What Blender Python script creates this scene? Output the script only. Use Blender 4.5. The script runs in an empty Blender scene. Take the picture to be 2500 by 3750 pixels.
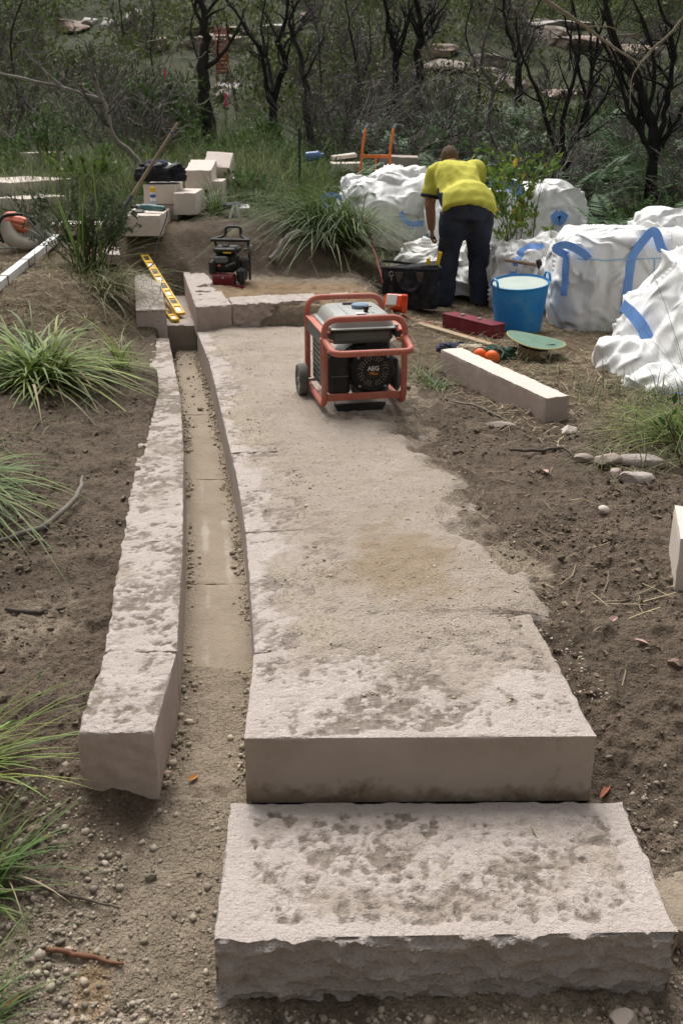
import bpy, math, random
import numpy as np
from mathutils import Matrix, Vector
PI = math.pi
scene = bpy.context.scene
C = scene.collection
random.seed(4)
rng = np.random.default_rng(7)

# ------------------------------------------------------------------ camera
cam = bpy.data.cameras.new('camera')
camo = bpy.data.objects.new('camera', cam)
C.objects.link(camo)
camo.location = (0, 0, 1.5)
camo.rotation_euler = (math.radians(90 - 21.5), 0, 0)
cam.sensor_fit = 'VERTICAL'
cam.sensor_height = 36
cam.sensor_width = 24
cam.lens = 35.97
cam.clip_start = 0.05
cam.clip_end = 600
cam.dof.use_dof = True
cam.dof.focus_distance = 3.4
cam.dof.aperture_fstop = 11
scene.camera = camo

# ------------------------------------------------------------------ sky, sun, exposure
SUN_EL, SUN_AZ = math.radians(56), math.radians(-14)     # azimuth measured from +y towards +x
world = bpy.data.worlds.new('World')
scene.world = world
world.use_nodes = True
wn, wl = world.node_tree.nodes, world.node_tree.links
bg = wn['Background']
sky = wn.new('ShaderNodeTexSky')
sky.sky_type = 'NISHITA'
sky.sun_disc = False
sky.sun_elevation = SUN_EL
sky.sun_rotation = SUN_AZ
sky.air_density = 1.0
sky.dust_density = 6.0
sky.ozone_density = 1.0
hs = wn.new('ShaderNodeHueSaturation')
hs.inputs['Saturation'].default_value = 0.09
wl.new(sky.outputs[0], hs.inputs['Color'])
wl.new(hs.outputs[0], bg.inputs['Color'])
bg.inputs['Strength'].default_value = 0.068
sd = bpy.data.lights.new('sun', 'SUN')
sd.energy = 1.5
sd.angle = math.radians(38)
sd.color = (1.0, 0.965, 0.92)
so = bpy.data.objects.new('sun', sd)
C.objects.link(so)
so.location = (-4, 14, 20)
sdir = Vector((math.sin(SUN_AZ) * math.cos(SUN_EL), math.cos(SUN_AZ) * math.cos(SUN_EL), math.sin(SUN_EL)))
so.rotation_euler = sdir.to_track_quat('Z', 'Y').to_euler()
scene.view_settings.view_transform = 'Standard'
scene.view_settings.look = 'None'
scene.view_settings.exposure = 1.02
scene.view_settings.gamma = 1

# ------------------------------------------------------------------ numpy noise
def _h(ix, iy, iz, seed):
    h = (ix.astype(np.int64) * 374761393 + iy.astype(np.int64) * 668265263 + iz.astype(np.int64) * 1440662683 + seed * 97531) & 0xffffffff
    h = ((h ^ (h >> 13)) * 1274126177) & 0xffffffff
    h = ((h ^ (h >> 16)) * 2246822519) & 0xffffffff
    return ((h ^ (h >> 15)) & 0xffff) / 65535.0

def vn(x, y, z=0.0, seed=0):
    x = np.asarray(x, float); y = np.asarray(y, float); z = np.zeros_like(x) + z
    ix, iy, iz = np.floor(x), np.floor(y), np.floor(z)
    fx, fy, fz = x - ix, y - iy, z - iz
    fx = fx * fx * (3 - 2 * fx); fy = fy * fy * (3 - 2 * fy); fz = fz * fz * (3 - 2 * fz)
    r = 0
    for a in (0, 1):
        for b in (0, 1):
            for c in (0, 1):
                w = (fx if a else 1 - fx) * (fy if b else 1 - fy) * (fz if c else 1 - fz)
                r = r + w * _h(ix + a, iy + b, iz + c, seed)
    return r * 2 - 1

def fbm(x, y, z=0.0, o=4, s=1.0, seed=0, gain=.5):
    r = 0; a = 1; t = 0
    for i in range(o):
        r = r + a * vn(np.asarray(x) * s, np.asarray(y) * s, np.asarray(z) * s, seed + i * 17)
        t += a; a *= gain; s *= 2.03
    return r / t

def ridge(x, y, z=0.0, o=3, s=1.0, seed=0):
    r = 0; a = 1; t = 0
    for i in range(o):
        r = r + a * (1 - 2 * np.abs(vn(np.asarray(x) * s, np.asarray(y) * s, np.asarray(z) * s, seed + i * 31)))
        t += a; a *= .5; s *= 2.1
    return r / t

def worley(x, y, s=1.0, seed=0):
    x = np.asarray(x) * s; y = np.asarray(y) * s
    ix, iy = np.floor(x), np.floor(y)
    d1 = np.full(x.shape, 9.); d2 = np.full(x.shape, 9.)
    for a in (-1, 0, 1):
        for b in (-1, 0, 1):
            cx, cy = ix + a, iy + b
            z0 = np.zeros_like(cx)
            px = cx + _h(cx, cy, z0, seed); py = cy + _h(cx, cy, z0 + 5, seed)
            d = np.hypot(px - x, py - y)
            d2 = np.minimum(d2, np.maximum(d, d1)); d1 = np.minimum(d1, d)
    return d1, d2

def ss(a, b, x):
    t = np.clip((np.asarray(x, float) - a) / (b - a), 0, 1)
    return t * t * (3 - 2 * t)

# ------------------------------------------------------------------ materials
def srgb(r, g, b):
    f = lambda c: (c / 255 / 12.92) if c / 255 <= .04045 else ((c / 255 + .055) / 1.055) ** 2.4
    return (f(r), f(g), f(b))

def mat(name, c1, c2=None, scale=8, rough=.85, bump=0., bscale=60, metal=0, island=0., spec=.25, dirt=None, dirtn=0., layers=(), trans=0., c3=None, detail=6, bump2=None, coat=0., bdist=.01, ridged=None):
    m = bpy.data.materials.new(name)
    m.use_nodes = True
    n, l = m.node_tree.nodes, m.node_tree.links
    p = n['Principled BSDF']
    p.inputs['Roughness'].default_value = rough
    p.inputs['Metallic'].default_value = metal
    p.inputs['Specular IOR Level'].default_value = spec
    p.inputs['Coat Weight'].default_value = coat
    tc = n.new('ShaderNodeTexCoord')
    def noise(sc, det=detail, ro=.6):
        t = n.new('ShaderNodeTexNoise'); t.inputs['Scale'].default_value = sc; t.inputs['Detail'].default_value = det
        t.inputs['Roughness'].default_value = ro
        l.new(tc.outputs['Object'], t.inputs['Vector']); return t
    def ramp(src, a, b):
        r = n.new('ShaderNodeMapRange'); r.inputs['From Min'].default_value = a; r.inputs['From Max'].default_value = b
        l.new(src, r.inputs['Value']); return r.outputs[0]
    def mix(fac, a, b, typ='MIX'):
        x = n.new('ShaderNodeMix'); x.data_type = 'RGBA'; x.blend_type = typ
        for s, v in ((x.inputs[0], fac), (x.inputs[6], a), (x.inputs[7], b)):
            if isinstance(v, tuple): s.default_value = (*v, 1)
            elif isinstance(v, (int, float)): s.default_value = v
            else: l.new(v, s)
        return x.outputs[2]
    def math_(op, a, b):
        x = n.new('ShaderNodeMath'); x.operation = op; x.use_clamp = True
        for s, v in ((x.inputs[0], a), (x.inputs[1], b)):
            if isinstance(v, (int, float)): s.default_value = v
            else: l.new(v, s)
        return x.outputs[0]
    col = c1
    if c2 is not None:
        col = mix(ramp(noise(scale).outputs[0], .32, .68), c1, c2)
    if c3 is not None:
        col = mix(ramp(noise(scale * 4.7, 3).outputs[0], .45, .75), col, c3)
    if island:
        g = n.new('ShaderNodeNewGeometry')
        hv = n.new('ShaderNodeHueSaturation')
        r = n.new('ShaderNodeMapRange'); r.inputs['To Min'].default_value = 1 - island; r.inputs['To Max'].default_value = 1 + island
        l.new(g.outputs['Random Per Island'], r.inputs['Value']); l.new(r.outputs[0], hv.inputs['Value'])
        r2 = n.new('ShaderNodeMapRange'); r2.inputs['To Min'].default_value = .5 + island * .07; r2.inputs['To Max'].default_value = .5 - island * .05
        ml = n.new('ShaderNodeMath'); ml.operation = 'FRACT'; mm = n.new('ShaderNodeMath'); mm.operation = 'MULTIPLY'; mm.inputs[1].default_value = 7.31
        l.new(g.outputs['Random Per Island'], mm.inputs[0]); l.new(mm.outputs[0], ml.inputs[0]); l.new(ml.outputs[0], r2.inputs['Value'])
        l.new(r2.outputs[0], hv.inputs['Hue'])
        if isinstance(col, tuple): hv.inputs['Color'].default_value = (*col, 1)
        else: l.new(col, hv.inputs['Color'])
        col = hv.outputs[0]
    for (attr, lc1, lc2, lsc, edge) in layers:
        at = n.new('ShaderNodeAttribute'); at.attribute_name = attr
        nz = noise(lsc)
        lc = mix(ramp(nz.outputs[0], .35, .65), lc1, lc2)
        e = noise(edge, 5)
        s = n.new('ShaderNodeMath'); s.operation = 'MULTIPLY_ADD'; s.inputs[1].default_value = .9; s.inputs[2].default_value = -.45
        l.new(e.outputs[0], s.inputs[0])
        sm = n.new('ShaderNodeMath'); sm.operation = 'ADD'; l.new(s.outputs[0], sm.inputs[0]); l.new(at.outputs['Fac'], sm.inputs[1])
        col = mix(ramp(sm.outputs[0], .35, .65), col, lc)
    if dirt is not None:
        nz = noise(dirtn if dirtn else 5, 7, .65)
        a = ramp(nz.outputs[0], .52, .70)
        col = mix(math_('MULTIPLY', a, .75), col, dirt)
    if isinstance(col, tuple): p.inputs['Base Color'].default_value = (*col, 1)
    else: l.new(col, p.inputs['Base Color'])
    if bump:
        b = n.new('ShaderNodeBump'); b.inputs['Strength'].default_value = bump; b.inputs['Distance'].default_value = bdist
        l.new(noise(bscale, 4).outputs[0], b.inputs['Height'])
        l.new(b.outputs[0], p.inputs['Normal'])
        if bump2:
            b2 = n.new('ShaderNodeBump'); b2.inputs['Strength'].default_value = bump2[0]; b2.inputs['Distance'].default_value = bdist
            l.new(noise(bump2[1], 3).outputs[0], b2.inputs['Height']); l.new(b2.outputs[0], b.inputs['Normal'])
    if ridged:
        t = n.new('ShaderNodeTexNoise'); t.noise_type = 'RIDGED_MULTIFRACTAL'; t.normalize = True
        t.inputs['Scale'].default_value = ridged[0]; t.inputs['Detail'].default_value = 4; t.inputs['Distortion'].default_value = .7; t.inputs['Roughness'].default_value = .45
        l.new(tc.outputs['Object'], t.inputs['Vector'])
        b3 = n.new('ShaderNodeBump'); b3.inputs['Strength'].default_value = ridged[1]; b3.inputs['Distance'].default_value = ridged[2]
        l.new(t.outputs[0], b3.inputs['Height']); l.new(b3.outputs[0], p.inputs['Normal'])
    if trans:
        out = n['Material Output']
        tb = n.new('ShaderNodeBsdfTranslucent')
        if isinstance(col, tuple): tb.inputs['Color'].default_value = (*col, 1)
        else: l.new(col, tb.inputs['Color'])
        ms = n.new('ShaderNodeMixShader'); ms.inputs[0].default_value = trans
        l.new(p.outputs[0], ms.inputs[1]); l.new(tb.outputs[0], ms.inputs[2]); l.new(ms.outputs[0], out.inputs['Surface'])
    return m

# ------------------------------------------------------------------ mesh helpers
def link(o, parent=None):
    C.objects.link(o)
    if parent is not None: o.parent = parent
    return o

def tag(o, label=None, cat=None, group=None, kind=None):
    if label: o['label'] = label
    if cat: o['category'] = cat
    if group: o['group'] = group
    if kind: o['kind'] = kind
    return o

def empty(name, loc=(0, 0, 0), rz=0, label=None, cat=None, group=None, rot=None):
    o = bpy.data.objects.new(name, None)
    o.empty_display_size = .1
    C.objects.link(o)
    o.location = loc
    o.rotation_euler = rot if rot else (0, 0, rz)
    return tag(o, label, cat, group)

def mesh_np(name, V, F4=None, F3=None, attrs=None, smooth=True, sharp=None):
    """mesh from numpy quads and tris"""
    me = bpy.data.meshes.new(name)
    V = np.asarray(V, np.float32)
    parts, tot = [], []
    if F4 is not None and len(F4):
        F4 = np.asarray(F4, np.int32); parts.append(F4.ravel()); tot.append(np.full(len(F4), 4, np.int32))
    if F3 is not None and len(F3):
        F3 = np.asarray(F3, np.int32); parts.append(F3.ravel()); tot.append(np.full(len(F3), 3, np.int32))
    loops = np.concatenate(parts); tot = np.concatenate(tot)
    me.vertices.add(len(V)); me.vertices.foreach_set('co', V.ravel())
    me.loops.add(len(loops)); me.loops.foreach_set('vertex_index', loops)
    me.polygons.add(len(tot))
    st = np.zeros(len(tot), np.int32); st[1:] = np.cumsum(tot)[:-1]
    me.polygons.foreach_set('loop_start', st)
    me.polygons.foreach_set('loop_total', tot)
    me.polygons.foreach_set('use_smooth', np.full(len(tot), bool(smooth)))
    me.update(calc_edges=True)
    me.validate()
    if attrs:
        for k, a in attrs.items():
            at = me.attributes.new(k, 'FLOAT', 'POINT'); at.data.foreach_set('value', np.asarray(a, np.float32))
    if sharp is not None: me.set_sharp_from_angle(angle=math.radians(sharp))
    return me

def obj_np(name, V, F4=None, F3=None, m=None, parent=None, **k):
    me = mesh_np(name, V, F4, F3, **k)
    o = bpy.data.objects.new(name, me)
    if m is not None: me.materials.append(m)
    return link(o, parent)

def grid_faces(nu, nv, wrap_u=False):
    """index grid [nv rows][nu cols]"""
    i = np.arange(nu if wrap_u else nu - 1); j = np.arange(nv - 1)
    I, J = np.meshgrid(i, j)
    a = J * nu + I; b = J * nu + (I + 1) % nu
    return np.stack([a, b, b + nu, a + nu], -1).reshape(-1, 4)

def fillet(pts, r, k=6):
    """round the corners of a polyline"""
    pts = [np.array(p, float) for p in pts]
    out = [pts[0]]
    for i in range(1, len(pts) - 1):
        p = pts[i]; a = pts[i - 1] - p; b = pts[i + 1] - p
        la, lb = np.linalg.norm(a), np.linalg.norm(b)
        rr = min(r, la * .49, lb * .49)
        A = p + a / la * rr; B = p + b / lb * rr
        for t in np.linspace(0, 1, k):
            out.append((1 - t) ** 2 * A + 2 * t * (1 - t) * p + t * t * B)
    out.append(pts[-1])
    return out

def smoothpath(pts, n=24):
    """Catmull-Rom through the points"""
    P = [np.array(p, float) for p in pts]
    P = [2 * P[0] - P[1]] + P + [2 * P[-1] - P[-2]]
    out = []
    m = len(P) - 3
    for t in np.linspace(0, m - 1e-6, n):
        i = int(t); f = t - i
        a, b, c, d = P[i:i + 4]
        out.append(.5 * (2 * b + (c - a) * f + (2 * a - 5 * b + 4 * c - d) * f ** 2 + (3 * b - a - 3 * c + d) * f ** 3))
    return out

class MB:
    def __init__(s): s.V = []; s.F = []; s.n = 0; s.M = None
    def add(s, V, F):
        V = np.asarray(V, float).reshape(-1, 3)
        if s.M is not None:
            M = np.array(s.M); V = V @ M[:3, :3].T + M[:3, 3]
        s.V.append(V)
        for f in F: s.F.append([int(i) + s.n for i in f])
        s.n += len(V)
        return s
    def box(s, c, d, bev=0., R=None):
        c = np.array(c, float); h = np.array(d, float) / 2
        sg = [(a, b, e) for a in (-1, 1) for b in (-1, 1) for e in (-1, 1)]
        idx = {g: i for i, g in enumerate(sg)}
        if bev <= 0:
            V = np.array(sg) * h
            F = [(0, 1, 3, 2), (4, 6, 7, 5), (0, 4, 5, 1), (2, 3, 7, 6), (0, 2, 6, 4), (1, 5, 7, 3)]
        else:
            V = []
            for g in sg:
                for ax in range(3):
                    v = np.array(g) * (h - bev); v[ax] = g[ax] * h[ax]; V.append(v)
            F = []
            ii = lambda g, ax: idx[g] * 3 + ax
            for ax in range(3):
                b, e = (ax + 1) % 3, (ax + 2) % 3
                for sgn in (-1, 1):
                    q = []
                    for (u, w) in ((-1, -1), (1, -1), (1, 1), (-1, 1)):
                        g = [0, 0, 0]; g[ax] = sgn; g[b] = u; g[e] = w; q.append(ii(tuple(g), ax))
                    F.append(q if sgn > 0 else q[::-1])
                for u in (-1, 1):
                    for w in (-1, 1):
                        g0 = [0, 0, 0]; g0[ax] = -1; g0[b] = u; g0[e] = w; g1 = list(g0); g1[ax] = 1
                        g0, g1 = tuple(g0), tuple(g1)
                        q = [ii(g0, b), ii(g1, b), ii(g1, e), ii(g0, e)]
                        F.append(q if u * w < 0 else q[::-1])
            for g in sg:
                q = [ii(g, 0), ii(g, 1), ii(g, 2)]
                F.append(q if g[0] * g[1] * g[2] > 0 else q[::-1])
            V = np.array(V)
        if R is not None: V = V @ np.array(R)[:3, :3].T
        return s.add(V + c, F)
    def tube(s, pts, r, n=8, cap=True, flat=1.0):
        P = np.array(pts, float); k = len(P)
        r = np.full(k, r) if np.isscalar(r) else np.interp(np.linspace(0, 1, k), np.linspace(0, 1, len(r)), r)
        T = np.gradient(P, axis=0); T /= np.linalg.norm(T, axis=1)[:, None] + 1e-12
        u = np.cross(T[0], (0, 0, 1.)); 
        if np.linalg.norm(u) < .05: u = np.cross(T[0], (0, 1., 0))
        u /= np.linalg.norm(u)
        V = []
        a = np.arange(n) * 2 * PI / n
        for i in range(k):
            u = u - T[i] * (u @ T[i]); u /= np.linalg.norm(u) + 1e-12
            w = np.cross(T[i], u)
            V.append(P[i] + r[i] * (np.cos(a)[:, None] * u + flat * np.sin(a)[:, None] * w))
        V = np.concatenate(V)
        F = []
        for i in range(k - 1):
            for j in range(n):
                F.append((i * n + j, i * n + (j + 1) % n, (i + 1) * n + (j + 1) % n, (i + 1) * n + j))
        if cap:
            F.append(list(range(n))[::-1]); F.append([(k - 1) * n + j for j in range(n)])
        return s.add(V, F)
    def lathe(s, prof, n=24, M=None, cap=True):
        V = []; a = np.arange(n) * 2 * PI / n
        for r, z in prof: V.append(np.stack([r * np.cos(a), r * np.sin(a), np.full(n, z)], 1))
        V = np.concatenate(V); k = len(prof); F = []
        for i in range(k - 1):
            for j in range(n):
                F.append((i * n + j, i * n + (j + 1) % n, (i + 1) * n + (j + 1) % n, (i + 1) * n + j))
        if cap:
            if prof[0][0] > 1e-6: F.append(list(range(n))[::-1])
            if prof[-1][0] > 1e-6: F.append([(k - 1) * n + j for j in range(n)])
        if M is not None:
            M = np.array(M); V = V @ M[:3, :3].T + M[:3, 3]
        return s.add(V, F)
    def prism(s, poly, z0, z1, M=None):
        n = len(poly)
        V = [(x, y, z0) for x, y in poly] + [(x, y, z1) for x, y in poly]
        F = [list(range(n))[::-1], list(range(n, 2 * n))] + [(i, (i + 1) % n, n + (i + 1) % n, n + i) for i in range(n)]
        V = np.array(V, float)
        if M is not None:
            M = np.array(M); V = V @ M[:3, :3].T + M[:3, 3]
        return s.add(V, F)
    def ell(s, c, r, n=16, m=10, R=None):
        u = np.arange(n) * 2 * PI / n; V = [(0, 0, -1)]
        for j in range(1, m):
            t = -PI / 2 + PI * j / m
            for a in u: V.append((math.cos(t) * math.cos(a), math.cos(t) * math.sin(a), math.sin(t)))
        V.append((0, 0, 1)); V = np.array(V) * np.array(r)
        F = [(0, 1 + (j + 1) % n, 1 + j) for j in range(n)]
        for i in range(m - 2):
            for j in range(n):
                a = 1 + i * n + j; b = 1 + i * n + (j + 1) % n; F.append((a, b, b + n, a + n))
        t = len(V) - 1; o = 1 + (m - 2) * n
        F += [(o + j, o + (j + 1) % n, t) for j in range(n)]
        if R is not None: V = V @ np.array(R)[:3, :3].T
        return s.add(V + np.array(c), F)
    def ribbon(s, pts, side, w, th=.003):
        """flat strip with thickness along pts; side = width directions"""
        P = np.array(pts, float); S = np.array(side, float)
        if S.ndim == 1: S = np.tile(S, (len(P), 1))
        T = np.gradient(P, axis=0); T /= np.linalg.norm(T, axis=1)[:, None] + 1e-12
        S = S - T * (S * T).sum(1)[:, None]; S /= np.linalg.norm(S, axis=1)[:, None] + 1e-12
        N = np.cross(T, S); k = len(P)
        V = np.concatenate([P - S * w / 2 - N * th / 2, P + S * w / 2 - N * th / 2, P + S * w / 2 + N * th / 2, P - S * w / 2 + N * th / 2])
        F = []
        for q in range(4):
            a, b = q * k, ((q + 1) % 4) * k
            for i in range(k - 1): F.append((a + i, b + i, b + i + 1, a + i + 1))
        F.append((0, 3 * k, 2 * k, k)); F.append((k - 1, 2 * k - 1, 3 * k - 1, 4 * k - 1))
        return s.add(V, F)
    def mesh(s, name, smooth=True, sharp=35):
        me = bpy.data.meshes.new(name)
        me.from_pydata(np.concatenate(s.V).tolist(), [], s.F)
        if smooth:
            me.polygons.foreach_set('use_smooth', np.ones(len(me.polygons), bool))
            me.set_sharp_from_angle(angle=math.radians(sharp))
        me.update()
        return me
    def build(s, name, m, parent=None, smooth=True, sharp=35, fix=True):
        me = s.mesh(name, smooth, sharp)
        if fix:
            import bmesh
            b = bmesh.new(); b.from_mesh(me); bmesh.ops.recalc_face_normals(b, faces=b.faces[:]); b.to_mesh(me); b.free()
        me.materials.append(m)
        return link(bpy.data.objects.new(name, me), parent)

def RZ(a): return Matrix.Rotation(a, 4, 'Z')
def RX(a): return Matrix.Rotation(a, 4, 'X')
def RY(a): return Matrix.Rotation(a, 4, 'Y')
def TR(x, y, z): return Matrix.Translation((x, y, z))

# ------------------------------------------------------------------ material library
DIRT = (.15, .115, .082)
m_ground = mat('soil', (.105, .077, .055), (.20, .15, .108), 5, .95, .7, 45, c3=(.15, .113, .082), bump2=(.8, 110), bdist=.03, layers=(
    ('sand', (.27, .215, .155), (.36, .29, .215), 14, 22),
    ('orange', (.28, .185, .105), (.37, .265, .165), 9, 16),
    ('litter', (.13, .095, .06), (.20, .15, .095), 20, 30),
    ('green', (.028, .038, .014), (.068, .070, .030), 1.5, 6)))
m_path = mat('crushed_sandstone', (.42, .345, .28), (.50, .425, .36), 3.2, .95, .8, 140, c3=(.45, .37, .30), bdist=.022, bump2=(.7, 60), layers=(
    ('orange', (.35, .265, .175), (.40, .315, .225), 12, 9), ('pale', (.46, .38, .295), (.52, .44, .35), 20, 14), ('mud_and_dark', (.16, .123, .09), (.26, .205, .155), 14, 24)))
m_stone_top = mat('split_sandstone', (.46, .39, .35), (.555, .48, .44), 9, .9, .6, 230, c3=(.47, .405, .36), bump2=(.8, 80), bdist=.012, layers=(('sandy', (.35, .29, .24), (.43, .365, .31), 35, 40), ('dirt', (.19, .152, .122), (.32, .268, .225), 55, 70)))
m_stone_sawn = mat('sawn_sandstone', (.32, .265, .222), (.43, .37, .325), 3.5, .9, .15, 300, c3=(.385, .325, .28), layers=(('dirt', (.17, .125, .09), (.26, .20, .15), 20, 26),))
m_stone_front = mat('hewn_sandstone_face', (.40, .35, .325), (.47, .415, .39), 7, .92, .8, 45, c3=(.42, .365, .335), bump2=(.6, 170), bdist=.02, layers=(('dirt', (.16, .13, .11), (.24, .20, .175), 20, 26),))
m_stone_pink = mat('pink_sandstone', (.40, .315, .275), (.46, .385, .345), 6, .9, .3, 200, c3=(.38, .30, .26), layers=(('dirt', (.24, .16, .125), (.31, .22, .18), 14, 20),))
m_stone_pale = mat('fresh_sawn_sandstone', (.60, .52, .455), (.66, .58, .515), 5, .9, .12, 260, layers=(('dirt', (.40, .34, .28), (.48, .41, .35), 20, 30),))
m_pebble = mat('pebbles', (.27, .222, .172), (.38, .325, .265), 30, .9, .3, 200, island=.45)
m_crumb = mat('sandy_crumbs', (.34, .275, .205), (.44, .365, .28), 30, .95, .3, 200, island=.4)
m_clod = mat('soil_clods', (.125, .094, .068), (.195, .15, .11), 30, .95, .5, 120, island=.4)
m_straw = mat('dry_straw', (.26, .20, .125), (.34, .27, .18), 20, .9, island=.5)
m_rock = mat('weathered_sandstone', (.20, .165, .14), (.40, .33, .28), 1.6, .95, .8, 14, c3=(.13, .11, .10), bump2=(.5, 60))

# ------------------------------------------------------------------ plan curves of the stonework (metres, camera stands over the origin)
KL_Y = [2.247, 2.681, 3.524, 4.533, 5.677, 7.245]
KL_X = [-.685, -.70, -.825, -.958, -1.09, -1.36]
KR_X = [-.485, -.489, -.593, -.734, -.916, -1.232]
EL_Y = [2.224, 2.668, 3.442, 4.201, 4.566, 5.582, 6.434, 7.40]
EL_X = [-.25, -.259, -.345, -.453, -.519, -.694, -.845, -1.05]
PR_Y = [2.2, 2.9, 3.15, 4.09, 5.06, 6.0, 7.6]
PR_X = [.66, .60, .588, .513, .33, .34, .30]
kl = lambda y: np.interp(y, KL_Y, KL_X)
kr = lambda y: np.interp(y, KL_Y, KR_X)
el = lambda y: np.interp(y, EL_Y, EL_X)
pr = lambda y: np.interp(y, PR_Y, PR_X)
LP = ([-30, -14, -3, 0, 1.7, 2.0, 2.2, 2.6, 3.5, 5, 6.2, 7.2, 8.4, 9.0, 9.6, 12, 15, 20, 28, 40, 60, 100, 160],  # here and in RP: unseen rise behind the camera, added to darken front faces
      [9, 6.5, -.42, -.38, -.36, -.26, -.195, -.11, -.04, -.0, .10, .24, .33, .42, .50, .58, .8, 1.2, 2.4, 4.7, 8.6, 14, 16])
RP = ([-30, -14, -3, 0, 1.7, 2.3, 2.6, 2.88, 4, 6, 8, 9.5, 11, 12, 15, 20, 28, 40, 60, 100, 160],
      [9, 6.5, -.42, -.38, -.37, -.19, -.10, -.028, -.03, -.08, -.15, -.2, -.05, .08, .4, .9, 2.0, 4.1, 7.2, 9.6, 10])

def gbase(x, y):
    x = np.asarray(x, float); y = np.asarray(y, float)
    L = np.interp(y, *LP); R = np.interp(y, *RP)
    t = ss(-1.1, .9, x)
    z = L * (1 - t) + R * t
    # mound carrying the bush on the left
    z = z + .17 * np.exp(-((x + 1.95) / .5) ** 2 - ((y - 7.2) / .85) ** 2)
    z = z + .13 * np.exp(-((x + .1) / .75) ** 2 - ((y - 9.9) / .55) ** 2)
    z = z - .15 * ss(1.95, 2.5, -x) * ss(8.3, 9.0, y) * (1 - ss(10.5, 12.5, y))
    dk = kl(np.clip(y, 2.2, 7.25)) - .19 * np.maximum(y - 7.25, 0) - x
    zk = np.interp(y, [6, 7.2, 7.35, 9.2], [-.035, -.03, .06, .17])
    kk = (1 - ss(.06, .75, dk)) * ss(5.8, 6.4, y) * (1 - ss(9.0, 9.6, y)) * (x < -1.0)
    z = z * (1 - kk) + np.minimum(z, zk) * kk
    # far hill: lumps
    far = ss(12, 30, y)
    z = z + far * .7 * fbm(x, y, 0, 3, .11, 3) + ss(24, 50, y) * .9 * fbm(x, y, 0, 2, .05, 9)
    # excavated terrace behind the cross wall
    t = ss(-1.5, -1.35, x) * (1 - ss(.05, .5, x)) * ss(7.35, 7.5, y) * (1 - ss(8.85, 9.35, y + .25 * fbm(x, y, 0, 2, 2.0, 77) - .25 * np.clip(x + .5, -.5, .6)))
    z = z * (1 - t) + .145 * t
    xs = x + .175 * (y - 7.7)
    u = ss(-1.36, -1.34, xs) * (1 - ss(-1.10, -1.08, xs)) * ss(7.2, 7.3, y) * (1 - ss(8.9, 9.2, y))
    z = z * (1 - u) + np.where(y < 7.7, -.26, -.11) * u
    return z

def carve(x, y):
    """1 where the stonework stands"""
    a = ss(.035, .075, x - kl(y)) * (1 - ss(-.12, -.04, x - pr(y))) * ss(2.28, 2.33, y) * (1 - ss(7.5, 7.6, y))
    b = ss(-.24, -.2, x) * (1 - ss(.6, .66, x)) * (1 - ss(2.28, 2.4, y)) * ss(1.8, 1.9, y)
    return np.maximum(a, b)

def gz(x, y):
    x = np.asarray(x, float); y = np.asarray(y, float)
    z = gbase(x, y)
    c = carve(x, y)
    near = 1 - ss(7, 14, y)
    rough = near * (1 - c)
    gravel = 1 - ss(1.95, 2.25, y + .12 * fbm(x, y, 0, 2, 3, 8))
    d1, d2 = worley(x + .02 * vn(x * 30, y * 30), y, 16, 5)
    cl = fbm(x, y, 0, 2, 1.7, 44)
    clod = np.clip(.55 - d1, 0, 1) * np.clip(.5 + cl * 1.6, 0.0, 1)
    z = z + rough * ((1 - gravel * .75) * (.034 * clod + .018 * fbm(x, y, 0, 4, 9, 11) + .012 * ridge(x, y, 0, 2, 6, 71) + .016 * np.clip(fbm(x, y, 0, 3, 26, 14) + .1, -.1, 1)) + .010 * fbm(x, y, 0, 3, 48, 12) + .02 * fbm(x, y, 0, 2, 2.2, 13))
    fl = np.where(x > el(y) + .04, -.12, -.225)
    fl = np.where((y < 2.3) & (x > -.24), -.4, fl)
    ramp = np.interp(y, [1.6, 1.95, 2.25, 2.5, 2.8, 3.2, 3.25], [-.375, -.285, -.207, -.200, -.196, -.206, -.23]) + .006 * fbm(x, y, 0, 4, 7, 71)
    rm = ss(-.62, -.50 - .1 * ss(2.6, 2.9, y), x + .08 * fbm(x, y, 0, 2, 5, 72)) * (1 - ss(-.26, -.23, x)) * ss(1.65, 1.95, y) * (1 - ss(3.22, 3.25, y))
    z = np.where(c > 0, z * (1 - c) + np.minimum(z, fl) * c, z)
    return z * (1 - rm) + ramp * rm

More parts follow.
